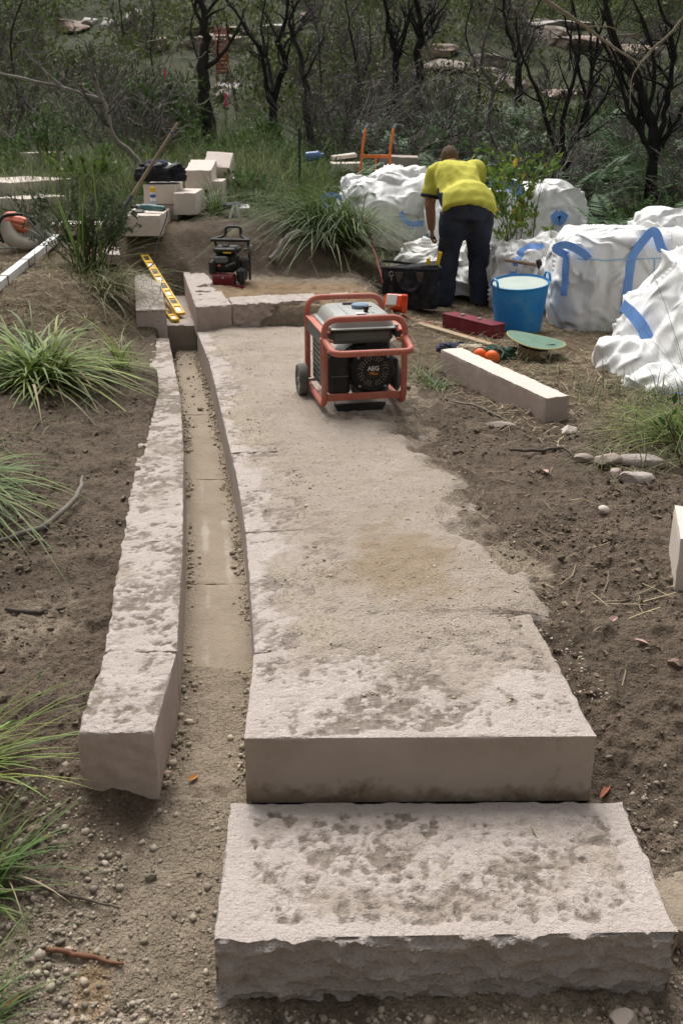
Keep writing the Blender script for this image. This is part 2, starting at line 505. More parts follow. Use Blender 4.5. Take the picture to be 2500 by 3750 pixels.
def make_ground():
    rows = np.concatenate([np.linspace(-32, .9, 24), np.geomspace(1.2, 9.5, 620), np.geomspace(9.6, 160, 150)])
    u = np.concatenate([-np.geomspace(.58, 5, 14)[::-1], np.linspace(-.56, .56, 470), np.geomspace(.58, 5, 14)])
    Y, U = np.meshgrid(rows, u, indexing='ij')
    X = U * (np.maximum(np.maximum(Y, 1.0) * .95 + .35, -Y * .5))
    Z = gz(X, Y)
    V = np.stack([X, Y, Z], -1).reshape(-1, 3)
    x, y = V[:, 0], V[:, 1]
    n1 = fbm(x, y, 0, 4, 3.0, 21); n2 = fbm(x, y, 0, 3, 1.1, 22)
    sand = 1 - ss(1.9, 2.35, y + .35 * n1 - .25 * ss(-.55, -.4, x) * (1 - ss(.6, .8, x)))
    sand = np.maximum(sand * np.clip(.75 + n1, .2, 1), carve(x, y))
    sand = np.maximum(sand, (1 - ss(-.05, .20, x - pr(y) + .3 * n1)) * (x > el(y)) * ss(2.9, 3.1, y) * (1 - ss(6, 7, y)) * .9)
    sand = np.maximum(sand, .85 * np.exp(-((x - .98) / .22) ** 2 - ((y - 3.25) / .28) ** 2) * np.clip(.6 + 1.5 * n1, 0, 1))
    sand = np.maximum(sand, .6 * np.exp(-((x + 1.0) / .2) ** 2 - ((y - 3.0) / .3) ** 2))
    sand = np.maximum(sand, .8 * ss(-1.2, -.9, x) * (1 - ss(.0, .3, x)) * ss(7.4, 7.6, y) * (1 - ss(8.8, 9.1, y)))
    orange = .9 * ss(-1.1, -.9, x) * (1 - ss(.2, .5, x)) * ss(7.5, 7.7, y) * (1 - ss(8.3, 9.0, y)) + \
        .95 * np.exp(-((x + .56) / .06) ** 2 - ((y - 1.75) / .18) ** 2) * np.clip(.2 + 1.3 * n1, 0, 1)
    litter = np.clip(ss(5.0, 6.6, y + 1.3 * n2) * ss(.2, .6, x) + ss(.95, 1.3, x + .5 * n2) * ss(4.2, 5, y) + ss(5.6, 6.8, y) * ss(1.25, 1.7, -x), 0, 1) * (1 - ss(13, 20, y)) * .8
    green = ss(9.3, 11.5, y + 1.2 * n2 + .8 * ss(1.5, 3, -x) + .5 * ss(2.2, 3.5, x)) * .8 + ss(20, 30, y) * .2 + ss(3, 6, -y)
    return obj_np('ground', V, grid_faces(len(u), len(rows)), m=m_ground, attrs={'sand': sand, 'orange': orange, 'litter': litter, 'green': green})
tag(make_ground(), kind='structure')

# ------------------------------------------------------------------ stone blocks
def block(name, quad, zt, zb, m, res=.02, top=.0, sides=(0, 0, 0, 0), margin=.0, seed=0, label=None, cat='stone block', group=None, dirt=.5, chip=.004, M=None, parent=None, topscale=1., kindp=None, base_dirt=0., sidedirt=0., curve=None, slope=0., sandy=None, mside=None):
    q = [np.array(p, float) for p in quad]
    lu = max(np.linalg.norm(q[1] - q[0]), np.linalg.norm(q[2] - q[3])); lv = max(np.linalg.norm(q[3] - q[0]), np.linalg.norm(q[2] - q[1]))
    nu, nv, nw = max(3, int(lu / res)), max(3, int(lv / res)), max(3, int((zt - zb) / res))
    I, J, K = np.meshgrid(np.arange(nu + 1), np.arange(nv + 1), np.arange(nw + 1), indexing='ij')
    on = (I == 0) | (I == nu) | (J == 0) | (J == nv) | (K == nw)
    idx = np.full(I.shape, -1); idx[on] = np.arange(on.sum())
    i, j, k = I[on], J[on], K[on]
    a, b, c = i / nu, j / nv, k / nw
    xy = (q[0][None] * ((1 - a) * (1 - b))[:, None] + q[1] * (a * (1 - b))[:, None] + q[2] * (a * b)[:, None] + q[3] * ((1 - a) * b)[:, None])
    if curve is not None: xy = xy + curve(a, b)
    z = zb + (zt - zb) * c + slope * (b - .5)
    P = np.stack([xy[:, 0], xy[:, 1], z], 1)
    x, y = P[:, 0], P[:, 1]
    ex, ey = a * lu, b * lv
    dist = np.minimum(np.minimum(ex, lu - ex), np.minimum(ey, lv - ey))
    D = np.zeros_like(P); dirtv = np.zeros(len(P))
    ist = k == nw
    ts = topscale
    f = .40 * fbm(x, y, 0, 4, 14 * ts, 100 + seed) + .40 * ridge(x, y, 0, 2, 24 * ts, 120 + seed) * .6 + .45 * fbm(x, y, 0, 2, 62 * ts, 130 + seed)
    d1, d2 = worley(x + .03 * vn(x * 24, y * 24, 0, 3), y + .03 * vn(x * 24, y * 24, 9, 4), 31 * ts, 40 + seed)
    sel = ss(-.1, .35, fbm(x, y, 0, 2, 9 * ts, 160 + seed) + .12)
    e1, e2 = worley(x + .02 * vn(x * 25, y * 25, 0, 5), y + .01 * vn(x * 30, y * 30, 9, 6), 46 * ts, 90 + seed)
    pit2 = np.clip(1 - e1 / .42, 0, 1) * ss(.0, .3, fbm(x, y, 0, 2, 15 * ts, 170 + seed))
    pit = np.maximum(np.clip(1 - d1 / .50, 0, 1) ** .8 * sel * .7, .55 * pit2)
    pit = np.maximum(pit, ss(.10, .42, fbm(x, y, 0, 3, 30 * ts, 180 + seed)) * (.4 + .6 * sel))
    mk = 1.0 if margin <= 0 else ss(margin * .4, margin * 1.6, dist + .03 * fbm(x, y, 0, 2, 12, 7 + seed))
    h = (f * 1.35 - 1.15 * pit) * mk * top
    D[:, 2] += np.where(ist, h, 0)
    big = fbm(x, y, 0, 3, 4.5, 200 + seed)
    dv = np.clip((.30 - f * .95 + pit * .75 + big * .5) * dirt, -.3, 1.0) * (mk if margin > 0 else 1)
    dirtv = np.where(ist, dv, 0.)
    e_u = (q[1] - q[0]) / np.linalg.norm(q[1] - q[0]); e_v = (q[3] - q[0]) / np.linalg.norm(q[3] - q[0])
    nrm = [np.array([-e_v[0], -e_v[1]]), np.array(e_u), np.array(e_v), -np.array(e_u)]
    nrm[0] = np.array([e_u[1], -e_u[0]]); nrm[2] = -nrm[0]
    for s_, msk in enumerate((j == 0, i == nu, j == nv, i == 0)):
        w = ex if s_ in (0, 2) else ey
        if sides[s_] > 0:
            z_ = z
            wq, zq = w + .02 * fbm(w, z_, 0, 2, 20, 3) + s_ * 7 + .35 * z_, z_ * 1.7 + .02 * fbm(w, z_, 5, 2, 18, 4)
            g1, _g = worley(wq, zq, 16, 300 + seed); g2, _g = worley(wq + 3, zq, 36, 310 + seed)
            r = 1.1 * (g1 ** 1.5 - .35) + .55 * (g2 ** 1.5 - .35) + .5 * fbm(w, z_, seed + s_, 3, 12, 320 + seed)
            amp = sides[s_]
            for q_ in (0, 1): D[:, q_] += np.where(msk, r * amp * nrm[s_][q_], 0)
            dirtv = np.where(msk & ~ist, np.clip(-.1 - r * .35, 0, 1) * .8, dirtv)
        else:
            dirtv = np.where(msk & ~ist, np.clip(.25 * fbm(w, z, 0, 3, 6, 350 + seed) + sidedirt, 0, 1), dirtv)
        if base_dirt: dirtv = np.where(msk & ~ist, dirtv + base_dirt * (1 - ss(0, .09, z - zb)) , dirtv)
    # worn edges
    ne = ist.astype(int) + (j == 0) + (i == nu) + (j == nv) + (i == 0)
    ctr = P.mean(0)
    w = np.where(ne >= 2, 1., 0.) * chip * (.5 + 1.2 * np.clip(fbm(x, y, z, 2, 22, 400 + seed), -.4, 1))
    for s_, msk in enumerate((j == 0, i == nu, j == nv, i == 0)):
        for q_ in (0, 1): D[:, q_] -= np.where(msk & (ne >= 2), w * nrm[s_][q_], 0)
    D[:, 2] -= np.where(ist & (ne >= 2), w, 0)
    P = P + D
    F = []
    def quadf(g, flip):
        f_ = np.stack([g[:-1, :-1], g[1:, :-1], g[1:, 1:], g[:-1, 1:]], -1).reshape(-1, 4)
        F.append(f_[:, ::-1] if flip else f_)
    quadf(idx[:, :, nw], False); quadf(idx[:, 0, :], False); quadf(idx[:, nv, :], True); quadf(idx[0, :, :], True); quadf(idx[nu, :, :], False)
    F = np.concatenate(F)
    # bottom
    bot = len(P)
    n0 = np.concatenate([idx[:, 0, 0], idx[nu, 1:, 0], idx[:nu, nv, 0][::-1], idx[0, 1:nv, 0][::-1]])
    cen = P[n0].mean(0); P = np.vstack([P, cen]); dirtv = np.append(dirtv, 0)
    F3 = np.stack([np.full(len(n0), bot), np.roll(n0, -1), n0], 1)
    if M is not None:
        Mn = np.array(M); P = P @ Mn[:3, :3].T + Mn[:3, 3]
    o = obj_np(name, P, F, F3, m=m, parent=parent, attrs={'dirt': dirtv, 'sandy': np.zeros(len(P)) if sandy is None else np.where(np.append(ist, False), sandy(P[:, 0], P[:, 1]), 0)}, sharp=48)
    if mside is not None:
        o.data.materials.append(mside)
        ntop = nu * nv
        mi = np.ones(len(o.data.polygons), np.int32); mi[:ntop] = 0; o.data.polygons.foreach_set('material_index', mi)
    if parent is None and label: tag(o, label, cat, group)
    return o

# front step and landing
block('step_slab', [(-.279, 1.735), (.741, 1.756), (.737, 2.218), (-.29, 2.212)], -.19, -.385, m_stone_top, .0068, .0078, (.026, .008, 0, .004), .045, 1,
      'thick sandstone step slab with rough hewn front face, lowest and nearest in the stonework', 'step', dirt=.95, chip=.005, mside=m_stone_front, sandy=lambda x, y: np.clip(.42 + .8 * fbm(x, y, 0, 3, 5, 87), 0, .8) * ss(.02, .09, np.minimum(np.minimum(x + .28, .73 - x), np.minimum(y - 1.74, 2.21 - y))))
block('landing_slab', [(-.25, 2.226), (.656, 2.236), (.602, 2.92), (-.259, 2.66)], 0, -.20, m_stone_top, .009, .0055, (0, 0, 0, 0), .03, 2,
      'wide sandstone landing slab with smooth sawn front face above the front step', 'step', dirt=.95, chip=.003, mside=m_stone_sawn, base_dirt=.45, sidedirt=.2, sandy=lambda x, y: .75 * ss(2.25, 2.75, y + .3 * fbm(x, y, 0, 3, 6, 88)) * ss(-.25, -.1, x))

# edging stones on the left side of the path
ecut = [2.668, 3.60, 4.566, 5.60, 6.45, 7.40]
elab = ['pale edging stone nearest the landing slab, bordering the sandy path', 'second sandstone edging stone of the path, just beyond the nearest one',
        'middle sandstone edging stone left of the sandy path', 'sandstone edging stone of the path level with the generator, by the narrow channel', 'farthest low edging stone, just before the rough cross wall']
for n, (a, b) in enumerate(zip(ecut[:-1], ecut[1:])):
    g = .004
    a += g; b -= g
    xa, xb = float(el(a)), float(el(b))
    mid = .5 * (a + b)
    bow = float(el(mid)) - .5 * (xa + xb)
    block('path_edging_stone', [(xa, a), (xa + .22, a + .03), (xb + .22, b + .03), (xb, b)], -.001 * n, -.2, m_stone_top, .016 if n < 3 else .025, .006, (0, 0, 0, 0), 0, 10 + n, elab[n], 'edging stone',
          'stones edging the path', dirt=.8, chip=.004, sidedirt=.15, mside=m_stone_sawn, sandy=lambda x, y: .8 * ss(.0, .16, x - el(y) + .12 * fbm(x, y, 0, 3, 7, 89)), curve=lambda a_, b_, bow=bow: np.stack([bow * 4 * b_ * (1 - b_), 0 * b_], 1))

# kerb stones on the far left side of the channel
kcut = [2.247, 2.68, 3.52, 4.53, 5.65, 7.26]
klab = ['nearest kerb stone with rough pink broken end face, left of the channel', 'second kerb stone from the front, earth banked against its left side',
        'third kerb stone from the front, left of the channel with a chipped outer edge', 'fourth kerb stone from the front, half buried in brown soil', 'farthest low kerb stone, almost covered with soil below the upper kerb']
for n, (a, b) in enumerate(zip(kcut[:-1], kcut[1:])):
    a += .003; b -= .003
    mid = .5 * (a + b)
    bow = float(kr(mid)) - .5 * float(kr(a) + kr(b))
    s_ = random.Random(n)
    o1, o2 = s_.uniform(-.006, .006), s_.uniform(-.006, .006)
    if n == 0: o1 = o2 = 0
    block('kerb_stone', [(kl(a) + o1, a + (.0 if n else .002)), (kr(a), a), (kr(b), b), (kl(b) + o2, b + .01)], -.002 * n if n < 4 else -.02, -.29, m_stone_top, .0095 if n < 2 else (.014 if n < 4 else .025), .0065,
          (.006 if n == 0 else 0, 0, 0, .007), .0, 30 + n, klab[n], 'kerb stone', 'kerb stones along the channel', dirt=.85 + .12 * n, chip=.004, sidedirt=.05,
          curve=lambda a_, b_, bow=bow: np.stack([bow * 4 * b_ * (1 - b_), 0 * b_], 1), base_dirt=.2, mside=m_stone_sawn if n else m_stone_pink, sandy=lambda x, y: np.clip(.25 + .8 * fbm(x, y, 0, 3, 5, 86), 0, .8))

# channel floor slabs
m_floor = mat('slurried_stone', (.27, .218, .16), (.355, .29, .22), 6, .92, .7, 120, bdist=.012, bump2=(.5, 30), c3=(.315, .255, .19), layers=(('dirt', (.37, .315, .25), (.43, .37, .305), 3, 12),))
fcut = [2.80, 3.56, 4.75, 5.9, 7.69]
flab = ['channel floor slab with pale scraped streaks beside the nearest kerb stones', 'channel floor slab in the middle of the narrow trench',
        'channel floor slab farther back, scattered with dark crumbs', 'farthest channel floor slab, dirty with dark clods below the upright riser stone']
for n, (a, b) in enumerate(zip(fcut[:-1], fcut[1:])):
    a += .002; b -= .002
    k0 = lambda y: float(kr(max(y, 2.25))) + .0; e0 = lambda y: float(el(max(y, 2.25)))
    o = block('channel_floor_slab', [(k0(a) - .02, a), (e0(a) + .02, a), (e0(b) + .02, b), (k0(b) - .02, b)], -.198, -.26, m_floor, .02, .0015, (0, 0, 0, 0), 0, 50 + n,
              flab[n], 'floor slab', 'slabs flooring the channel', dirt=.0)
    me = o.data
    co = np.zeros(len(me.vertices) * 3); me.vertices.foreach_get('co', co); co = co.reshape(-1, 3)
    cx = .5 * (kr(np.maximum(co[:, 1], 2.25)) + el(np.maximum(co[:, 1], 2.25)))
    r_ = (co[:, 0] - cx)
    streak = np.maximum(np.exp(-((r_ + .035) / .022) ** 2), np.exp(-((r_ - .055) / .022) ** 2)) * ss(2.45, 2.7, co[:, 1] + .2 * vn(co[:, 0] * 40, co[:, 0] * 0, 0, 5)) * (1 - ss(4.6, 5.0, co[:, 1]))
    streak *= np.clip(.52 + .7 * fbm(co[:, 0] * 4, co[:, 1], 0, 3, 3, 66), 0, 1)
    me.attributes['dirt'].data.foreach_set('value', streak.astype(np.float32))

# upper flight: riser in the channel, upper kerbs, cross wall
block('riser_stone', [(-1.335, 7.69), (-1.09, 7.69), (-1.12, 7.95), (-1.37, 7.95)], -.015, -.26, m_stone_sawn, .02, .006, (0, 0, 0, 0), 0, 61, 'square sawn riser stone closing off the channel at its upper step', 'riser', dirt=.6, base_dirt=.3, sidedirt=.1)
block('upper_floor_slab', [(-1.375, 7.955), (-1.12, 7.955), (-1.33, 9.1), (-1.56, 9.1)], -.017, -.1, m_stone_top, .03, .006, (0, 0, 0, 0), 0, 62, 'sandy floor slab of the upper channel beneath the spirit levels', 'floor slab', dirt=.45, sandy=lambda x, y: .6 + 0 * x)
block('upper_kerb_stone', [(-1.461, 7.296), (-1.25, 7.325), (-1.62, 9.242), (-1.83, 9.2)], .17, -.05, m_stone_top, .025, .007, (0, 0, 0, 0), 0, 63, 'upper left kerb stone with clean square end, beside the yellow spirit level', 'kerb stone', dirt=.9, sidedirt=.12)
block('upper_edging_stone', [(-1.052, 7.42), (-.80, 7.50), (-1.04, 8.52), (-1.268, 8.505)], .172, -.05, m_stone_top, .022, .007, (.018, 0, 0, 0), 0, 64, 'nearer upper edging stone at the corner of the cross wall', 'edging stone', dirt=.55, sidedirt=.1, mside=m_stone_pink)
block('upper_edging_stone', [(-1.268, 8.512), (-1.04, 8.527), (-1.20, 9.105), (-1.402, 9.20)], .168, -.03, m_stone_top, .022, .007, (0, 0, 0, 0), 0, 65, 'middle upper edging stone between the spirit levels and the plate compactor', 'edging stone', dirt=.55, sidedirt=.1)
block('upper_edging_stone', [(-1.404, 9.207), (-1.20, 9.112), (-1.24, 9.86), (-1.49, 9.82)], .19, 0, m_stone_top, .022, .007, (0, 0, 0, 0), 0, 66, 'farthest upper edging stone, bending left behind the spirit levels', 'edging stone', dirt=.5, sidedirt=.1)
block('cross_wall_stone', [(-.795, 7.497), (-.16, 7.68), (-.215, 7.99), (-.86, 7.82)], .175, -.06, m_stone_top, .011, .009, (.028, 0, 0, 0), 0, 67, 'pinkish sandstone cross wall with rock-hewn face, behind the generator', 'wall stone', dirt=.5, mside=m_stone_pink)
block('offcut_stone', [(-.15, 7.80), (.12, 7.86), (.08, 8.2), (-.19, 8.14)], .15, -.1, m_stone_sawn, .03, .003, (0, 0, 0, 0), 0, 68, 'small grey stone offcut at the right end of the cross wall', 'stone block', dirt=.7, sidedirt=.2)

# flat stones set in the gravel at the bottom
block('paving_stone', [(-.535, 1.742), (-.31, 1.735), (-.30, 2.05), (-.50, 2.10)], -.362, -.43, m_floor, .012, .006, (.004, 0, 0, 0), 0, 71, 'thin flat stone sunk in the gravel left of the front step', 'paving stone', dirt=0.)
block('paving_stone', [(.752, 1.86), (1.0, 1.80), (.93, 2.20), (.76, 2.25)], -.272, -.35, m_floor, .014, .006, (.01, 0, 0, 0), 0, 72, 'flat dirty stone sunk in the soil right of the front step', 'paving stone', dirt=.25)

# ------------------------------------------------------------------ sandy path fill
def make_path():
    ys = np.concatenate([np.linspace(2.42, 5, 170), np.linspace(5.03, 7.52, 80)])
    t = np.linspace(0, 1, 130)
    Y, T = np.meshgrid(ys, t, indexing='ij')
    x0 = el(Y) + .012; x1 = pr(Y) - .04 + .36 * ss(2.89, 2.97, Y)
    X = x0 + (x1 - x0) * T
    n = fbm(X, Y, 0, 4, 5, 501)
    fine = fbm(X, Y, 0, 3, 30, 502)
    dl = X - el(Y)
    edge = ss(.0, .30, dl + .26 * n + .08 * fine)
    yj = 2.66 + .30 * (X + .26)
    front = ss(-.30, .0, Y - yj + .5 * n + .06 * fine)
    right = 1 - ss(-.10, .16, X - pr(Y) + .24 * n + .05 * fine)
    Z = -.018 + .026 * edge * front + .0075 * fine + .007 * n
    Z = Z - (1 - right) * .095 - .22 * ss(.95, 1., T)
    V = np.stack([X, Y, Z], -1).reshape(-1, 3)
    x, y = V[:, 0], V[:, 1]
    n2 = fbm(x, y, 0, 3, 2.3, 503); n3 = fbm(x, y, 0, 4, 6, 504)
    orange = np.clip(.9 * np.exp(-((x - .22) / .28) ** 2 - ((y - 3.35) / .35) ** 2) + .5 * np.exp(-((x - .05) / .3) ** 2 - ((y - 6.6) / .6) ** 2) + .25 + .5 * n2, 0, 1) * .75
    pale = np.clip((1 - ss(.05, .45, x - el(y))) * .7 + .15 * n3 + .2 * (1 - ss(2.6, 3.2, y)), 0, 1)
    mud_and_dark = np.clip(ss(-.16, .16, x - pr(y) + .30 * n3) * ss(3.0, 3.4, y), 0, 1)
    mud_and_dark = np.maximum(mud_and_dark, .62 * np.exp(-((x - .1) / .32) ** 2 - ((y - 5.1) / .22) ** 2) * np.clip(.7 + n3, 0, 1))  # darker patch on the path in front of the generator
    return obj_np('path', V, grid_faces(len(t), len(ys)), m=m_path, attrs={'orange': orange, 'pale': pale, 'mud_and_dark': mud_and_dark})
tag(make_path(), kind='structure')

# ------------------------------------------------------------------ scattered gravel, crumbs, clods, straw
_p = (1 + 5 ** .5) / 2
ICO = np.array([(-1, _p, 0), (1, _p, 0), (-1, -_p, 0), (1, -_p, 0), (0, -1, _p), (0, 1, _p), (0, -1, -_p), (0, 1, -_p), (_p, 0, -1), (_p, 0, 1), (-_p, 0, -1), (-_p, 0, 1)], float)
ICO /= np.linalg.norm(ICO[0])
ICOF = np.array([(0, 11, 5), (0, 5, 1), (0, 1, 7), (0, 7, 10), (0, 10, 11), (1, 5, 9), (5, 11, 4), (11, 10, 2), (10, 7, 6), (7, 1, 8), (3, 9, 4), (3, 4, 2), (3, 2, 6), (3, 6, 8), (3, 8, 9), (4, 9, 5), (2, 4, 11), (6, 2, 10), (8, 6, 7), (9, 8, 1)])

def rand_rot(n):
    q = rng.normal(size=(n, 4)); q /= np.linalg.norm(q, axis=1)[:, None]
    w, x, y, z = q.T
    return np.stack([1 - 2 * (y * y + z * z), 2 * (x * y - z * w), 2 * (x * z + y * w), 2 * (x * y + z * w), 1 - 2 * (x * x + z * z), 2 * (y * z - x * w), 2 * (x * z - y * w), 2 * (y * z + x * w), 1 - 2 * (x * x + y * y)], 1).reshape(-1, 3, 3)

def scatter_stones(name, P, size, m, squash=.7, jit=.18, sink=.3, label=None, cat=None, smooth=True):
    n = len(P)
    B = ICO[None] * (1 + rng.normal(0, jit, (n, 12, 1)))
    B = B * rng.uniform(.65, 1.15, (n, 1, 3))
    B = np.einsum('nij,nkj->nki', rand_rot(n), B) * size[:, None, None]
    B[:, :, 2] *= squash
    B = B + P[:, None]; B[:, :, 2] += (size * squash * (1 - 2 * sink) * .8)[:, None]
    F = (ICOF[None] + (np.arange(n) * 12)[:, None, None]).reshape(-1, 3)
    o = obj_np(name, B.reshape(-1, 3), F3=F, m=m, smooth=smooth)
    tag(o, label, cat, None, 'stuff')
    return o

def pts_in(n, x0, x1, y0, y1, keep=None, zf=gz):
    x = rng.uniform(x0, x1, n); y = rng.uniform(y0, y1, n)
    if keep is not None:
        k = rng.uniform(size=n) < keep(x, y); x, y = x[k], y[k]
    return np.stack([x, y, zf(x, y)], 1)

def pathz(x, y):
    n = fbm(x, y, 0, 4, 5, 501); fine = fbm(x, y, 0, 3, 30, 502)
    e = ss(.0, .30, x - el(y) + .26 * n + .08 * fine); f = ss(-.30, .0, y - 2.66 - .30 * (x + .26) + .5 * n + .06 * fine)
    return np.maximum(-.018 + .026 * e * f + .0075 * fine + .007 * n, -.002)

def not_slab(x, y):
    on = (x > -.30) & (x < .75) & (y > 1.72) & (y < 2.26)
    on |= (x > kl(y) - .02) & (x < pr(y)) & (y > 2.24)
    on |= (x > -.535) & (x < -.31) & (y > 1.74) & (y < 2.1) & (rng.uniform(size=len(x)) > .2)
    return ~on
P1 = pts_in(26000, -1.1, 1.2, 1.25, 2.35, lambda x, y: not_slab(x, y) * np.clip(1 - ss(1.85, 2.35, y + .3 * fbm(x, y, 0, 2, 4, 61)) + .06, 0, 1) * (.35 + .65 * ss(-.2, .25, fbm(x, y, 0, 2, 6, 62))))
on_pave = (P1[:, 0] > -.535) & (P1[:, 0] < -.31) & (P1[:, 1] > 1.74) & (P1[:, 1] < 2.1)
P1[on_pave, 2] = np.maximum(P1[on_pave, 2], -.362)
scatter_stones('gravel', P1, rng.lognormal(math.log(.0043), .5, len(P1)).clip(.0018, .016), m_pebble, .75, .24, .45, label='loose pale gravel around the front step', cat='gravel')
# crumbs on both sides of the channel floor
yy = rng.uniform(2.3, 7.6, 5200)
lft = rng.uniform(size=5200) < .5
xx = np.where(lft, kr(yy) + np.abs(rng.normal(0, .020, 5200)) + .004, el(yy) - np.abs(rng.normal(0, .020, 5200)) - .004)
kp = rng.uniform(size=5200) < np.clip(.45 + 1.6 * fbm(yy * 2, lft * 9., 0, 3, 1.5, 68), .05, 1); xx, yy = xx[kp], yy[kp]
P2 = np.stack([xx, yy, np.where(yy < 3.2, np.maximum(gz(xx, yy), -.2), -.197)], 1)
scatter_stones('channel_crumbs', P2, rng.lognormal(math.log(.0032), .6, len(xx)).clip(.0012, .014), m_crumb, .8, label='sandy crumbs along both sides of the channel floor', cat='crumbs')
P3 = pts_in(16000, -.7, .75, 2.4, 7.3, lambda x, y: ((x > el(y) + .03) & (x < pr(y) + .1)) * (.25 + .75 * ss(-.1, .3, fbm(x, y, 0, 3, 4, 63))) * (2.6 / y), pathz)
scatter_stones('path_grit', P3, rng.lognormal(math.log(.0030), .42, len(P3)).clip(.0012, .010), m_crumb, .5, .15, .45, label='fine sandstone grit strewn over the path', cat='grit')
P4 = np.vstack([pts_in(26000, .35, 2.2, 2.0, 6.5, lambda x, y: ((x > pr(y) + .02) & (x < .44 * y + .2)) * (.15 + .85 * ss(-.05, .3, fbm(x, y, 0, 2, 3, 64))) * (2.4 / y)),
                pts_in(26000, -2.4, -.6, 1.9, 6.8, lambda x, y: ((x < kl(y) - .01) & (x > -.44 * y - .2)) * (.15 + .85 * ss(-.05, .3, fbm(x, y, 0, 2, 3, 65))) * (2.4 / y)),
                pts_in(260, -1.25, -.75, 5.6, 7.6, lambda x, y: ((x > kr(y) + .02) & (x < el(y) - .02)) * 1., lambda x, y: x * 0 - .198)])
scatter_stones('soil_crumbs', P4, rng.lognormal(math.log(.0050), .55, len(P4)).clip(.002, .022), m_clod, .75, .28, .42, label='crumbled brown soil on both banks', cat='soil', smooth=False)

def strips(name, P, ang, L, w, m, tilt=0.15, label=None, cat=None, segs=2, bend=.25):
    n = len(P)
    d = np.stack([np.cos(ang), np.sin(ang), rng.normal(0, tilt, n)], 1)
    s = np.stack([-np.sin(ang), np.cos(ang), np.zeros(n)], 1)
    t = np.linspace(-.5, .5, segs + 1)
    off = rng.normal(0, bend, n)
    V = P[:, None, None] + d[:, None, None] * (t[None, :, None, None] * L[:, None, None, None]) + s[:, None, None] * ((off[:, None] * (.25 - t[None] ** 2))[:, :, None, None] * L[:, None, None, None]) + \
        s[:, None, None] * (np.array([-.5, .5])[None, None, :, None] * w[:, None, None, None])
    k = (segs + 1) * 2
    V = V.reshape(-1, 3)
    f = np.array([(2 * i, 2 * i + 1, 2 * i + 3, 2 * i + 2) for i in range(segs)])
    F = (f[None] + (np.arange(n) * k)[:, None, None]).reshape(-1, 4)
    o = obj_np(name, V, F, m=m)
    return tag(o, label, cat, None, 'stuff')
Ps = np.vstack([pts_in(9000, .3, 3.2, 4.2, 10.5, lambda x, y: ss(.45, .9, x - .0 * y + .3 * fbm(x, y, 0, 2, 2, 31)) * ss(4.4, 5.6, y + .9 * (x - 1)) * .8),
                pts_in(6000, -3.4, -1.0, 5.4, 9.4, lambda x, y: ss(-1.15, -1.4, x + .12 * (y - 5)) * ss(5.4, 6.6, y) * .6),
                pts_in(45, .7, 1.3, 2.6, 4.4), pts_in(1800, -.3, 1.2, 8.0, 10, lambda x, y: ss(-.1, .3, x) * .8)])
Ps[:, 2] += .006
strips('straw_litter', Ps, rng.uniform(0, PI, len(Ps)), rng.uniform(.04, .2, len(Ps)), rng.uniform(.002, .005, len(Ps)), m_straw, .12, 'dry straw and cut grass littering the ground', 'straw')

# ------------------------------------------------------------------ shared object materials
m_red = mat('generator_red_paint', (.44, .115, .08), (.52, .18, .135), 9, .55, .1, 90, dirt=(.40, .22, .16), dirtn=7)
m_black = mat('black_plastic', (.016, .016, .017), (.03, .029, .028), 12, .55, .1, 90, dirt=(.06, .052, .045), dirtn=10)
m_rubber = mat('dusty_rubber', (.10, .095, .085), (.17, .155, .135), 14, .85, .2, 80)
m_tank = mat('grey_tank_paint', (.27, .28, .26), (.33, .335, .31), 8, .42, .05, 80, dirt=(.38, .33, .26), dirtn=6)
m_tankside = mat('dark_grey_paint', (.10, .11, .10), (.14, .145, .135), 8, .5)
m_bluecap = mat('faded_blue_cap', (.16, .24, .34), (.26, .31, .37), 14, .7)
m_steel = mat('dull_steel', (.28, .28, .27), (.38, .37, .35), 20, .45, .1, 90, metal=.7)
m_white = mat('white_plastic', (.72, .72, .70), (.80, .80, .78), 10, .5, dirt=(.45, .40, .33), dirtn=6)
m_print = mat('white_print', (.75, .73, .70), rough=.6)
m_printo = mat('orange_print', (.70, .25, .03), rough=.6)
m_grille = mat('dusty_grille', (.22, .17, .145), (.30, .24, .20), 30, .8)
m_yellow = mat('yellow_paint', (.72, .44, .02), (.80, .52, .04), 9, .45, dirt=(.45, .32, .10), dirtn=14)
m_maroon = mat('maroon_paint', (.15, .013, .025), (.20, .022, .035), 9, .4, .05, 60, dirt=(.16, .06, .05), dirtn=9)
m_wood = mat('weathered_handle_wood', (.20, .145, .095), (.30, .23, .155), 12, .8, .2, 80)
m_woodp = mat('sawn_pine', (.30, .235, .16), (.40, .32, .22), 10, .85, .2, 70)
m_orange = mat('orange_paint', (.62, .14, .03), (.70, .20, .05), 9, .45, dirt=(.40, .20, .11), dirtn=9)
m_teal = mat('teal_tool_body', (.05, .14, .15), (.08, .19, .20), 12, .5, dirt=(.30, .30, .28), dirtn=12)
m_bluetub = mat('blue_tub_plastic', (.02, .20, .52), (.03, .25, .58), 6, .38, .08, 90, dirt=(.12, .30, .52), dirtn=7)
m_residue = mat('dried_slurry', (.36, .44, .40), (.47, .52, .46), 6, .8, .3, 60)
m_canvas = mat('black_canvas', (.014, .015, .017), (.028, .028, .03), 18, .9, .5, 160, dirt=(.07, .062, .055), dirtn=9)
m_leather = mat('worn_leather', (.06, .045, .035), (.09, .07, .055), 20, .7)
m_cord = mat('red_cord', (.50, .10, .09), rough=.6)
m_blackcord = mat('black_cord', (.012, .012, .013), rough=.8, spec=.1)

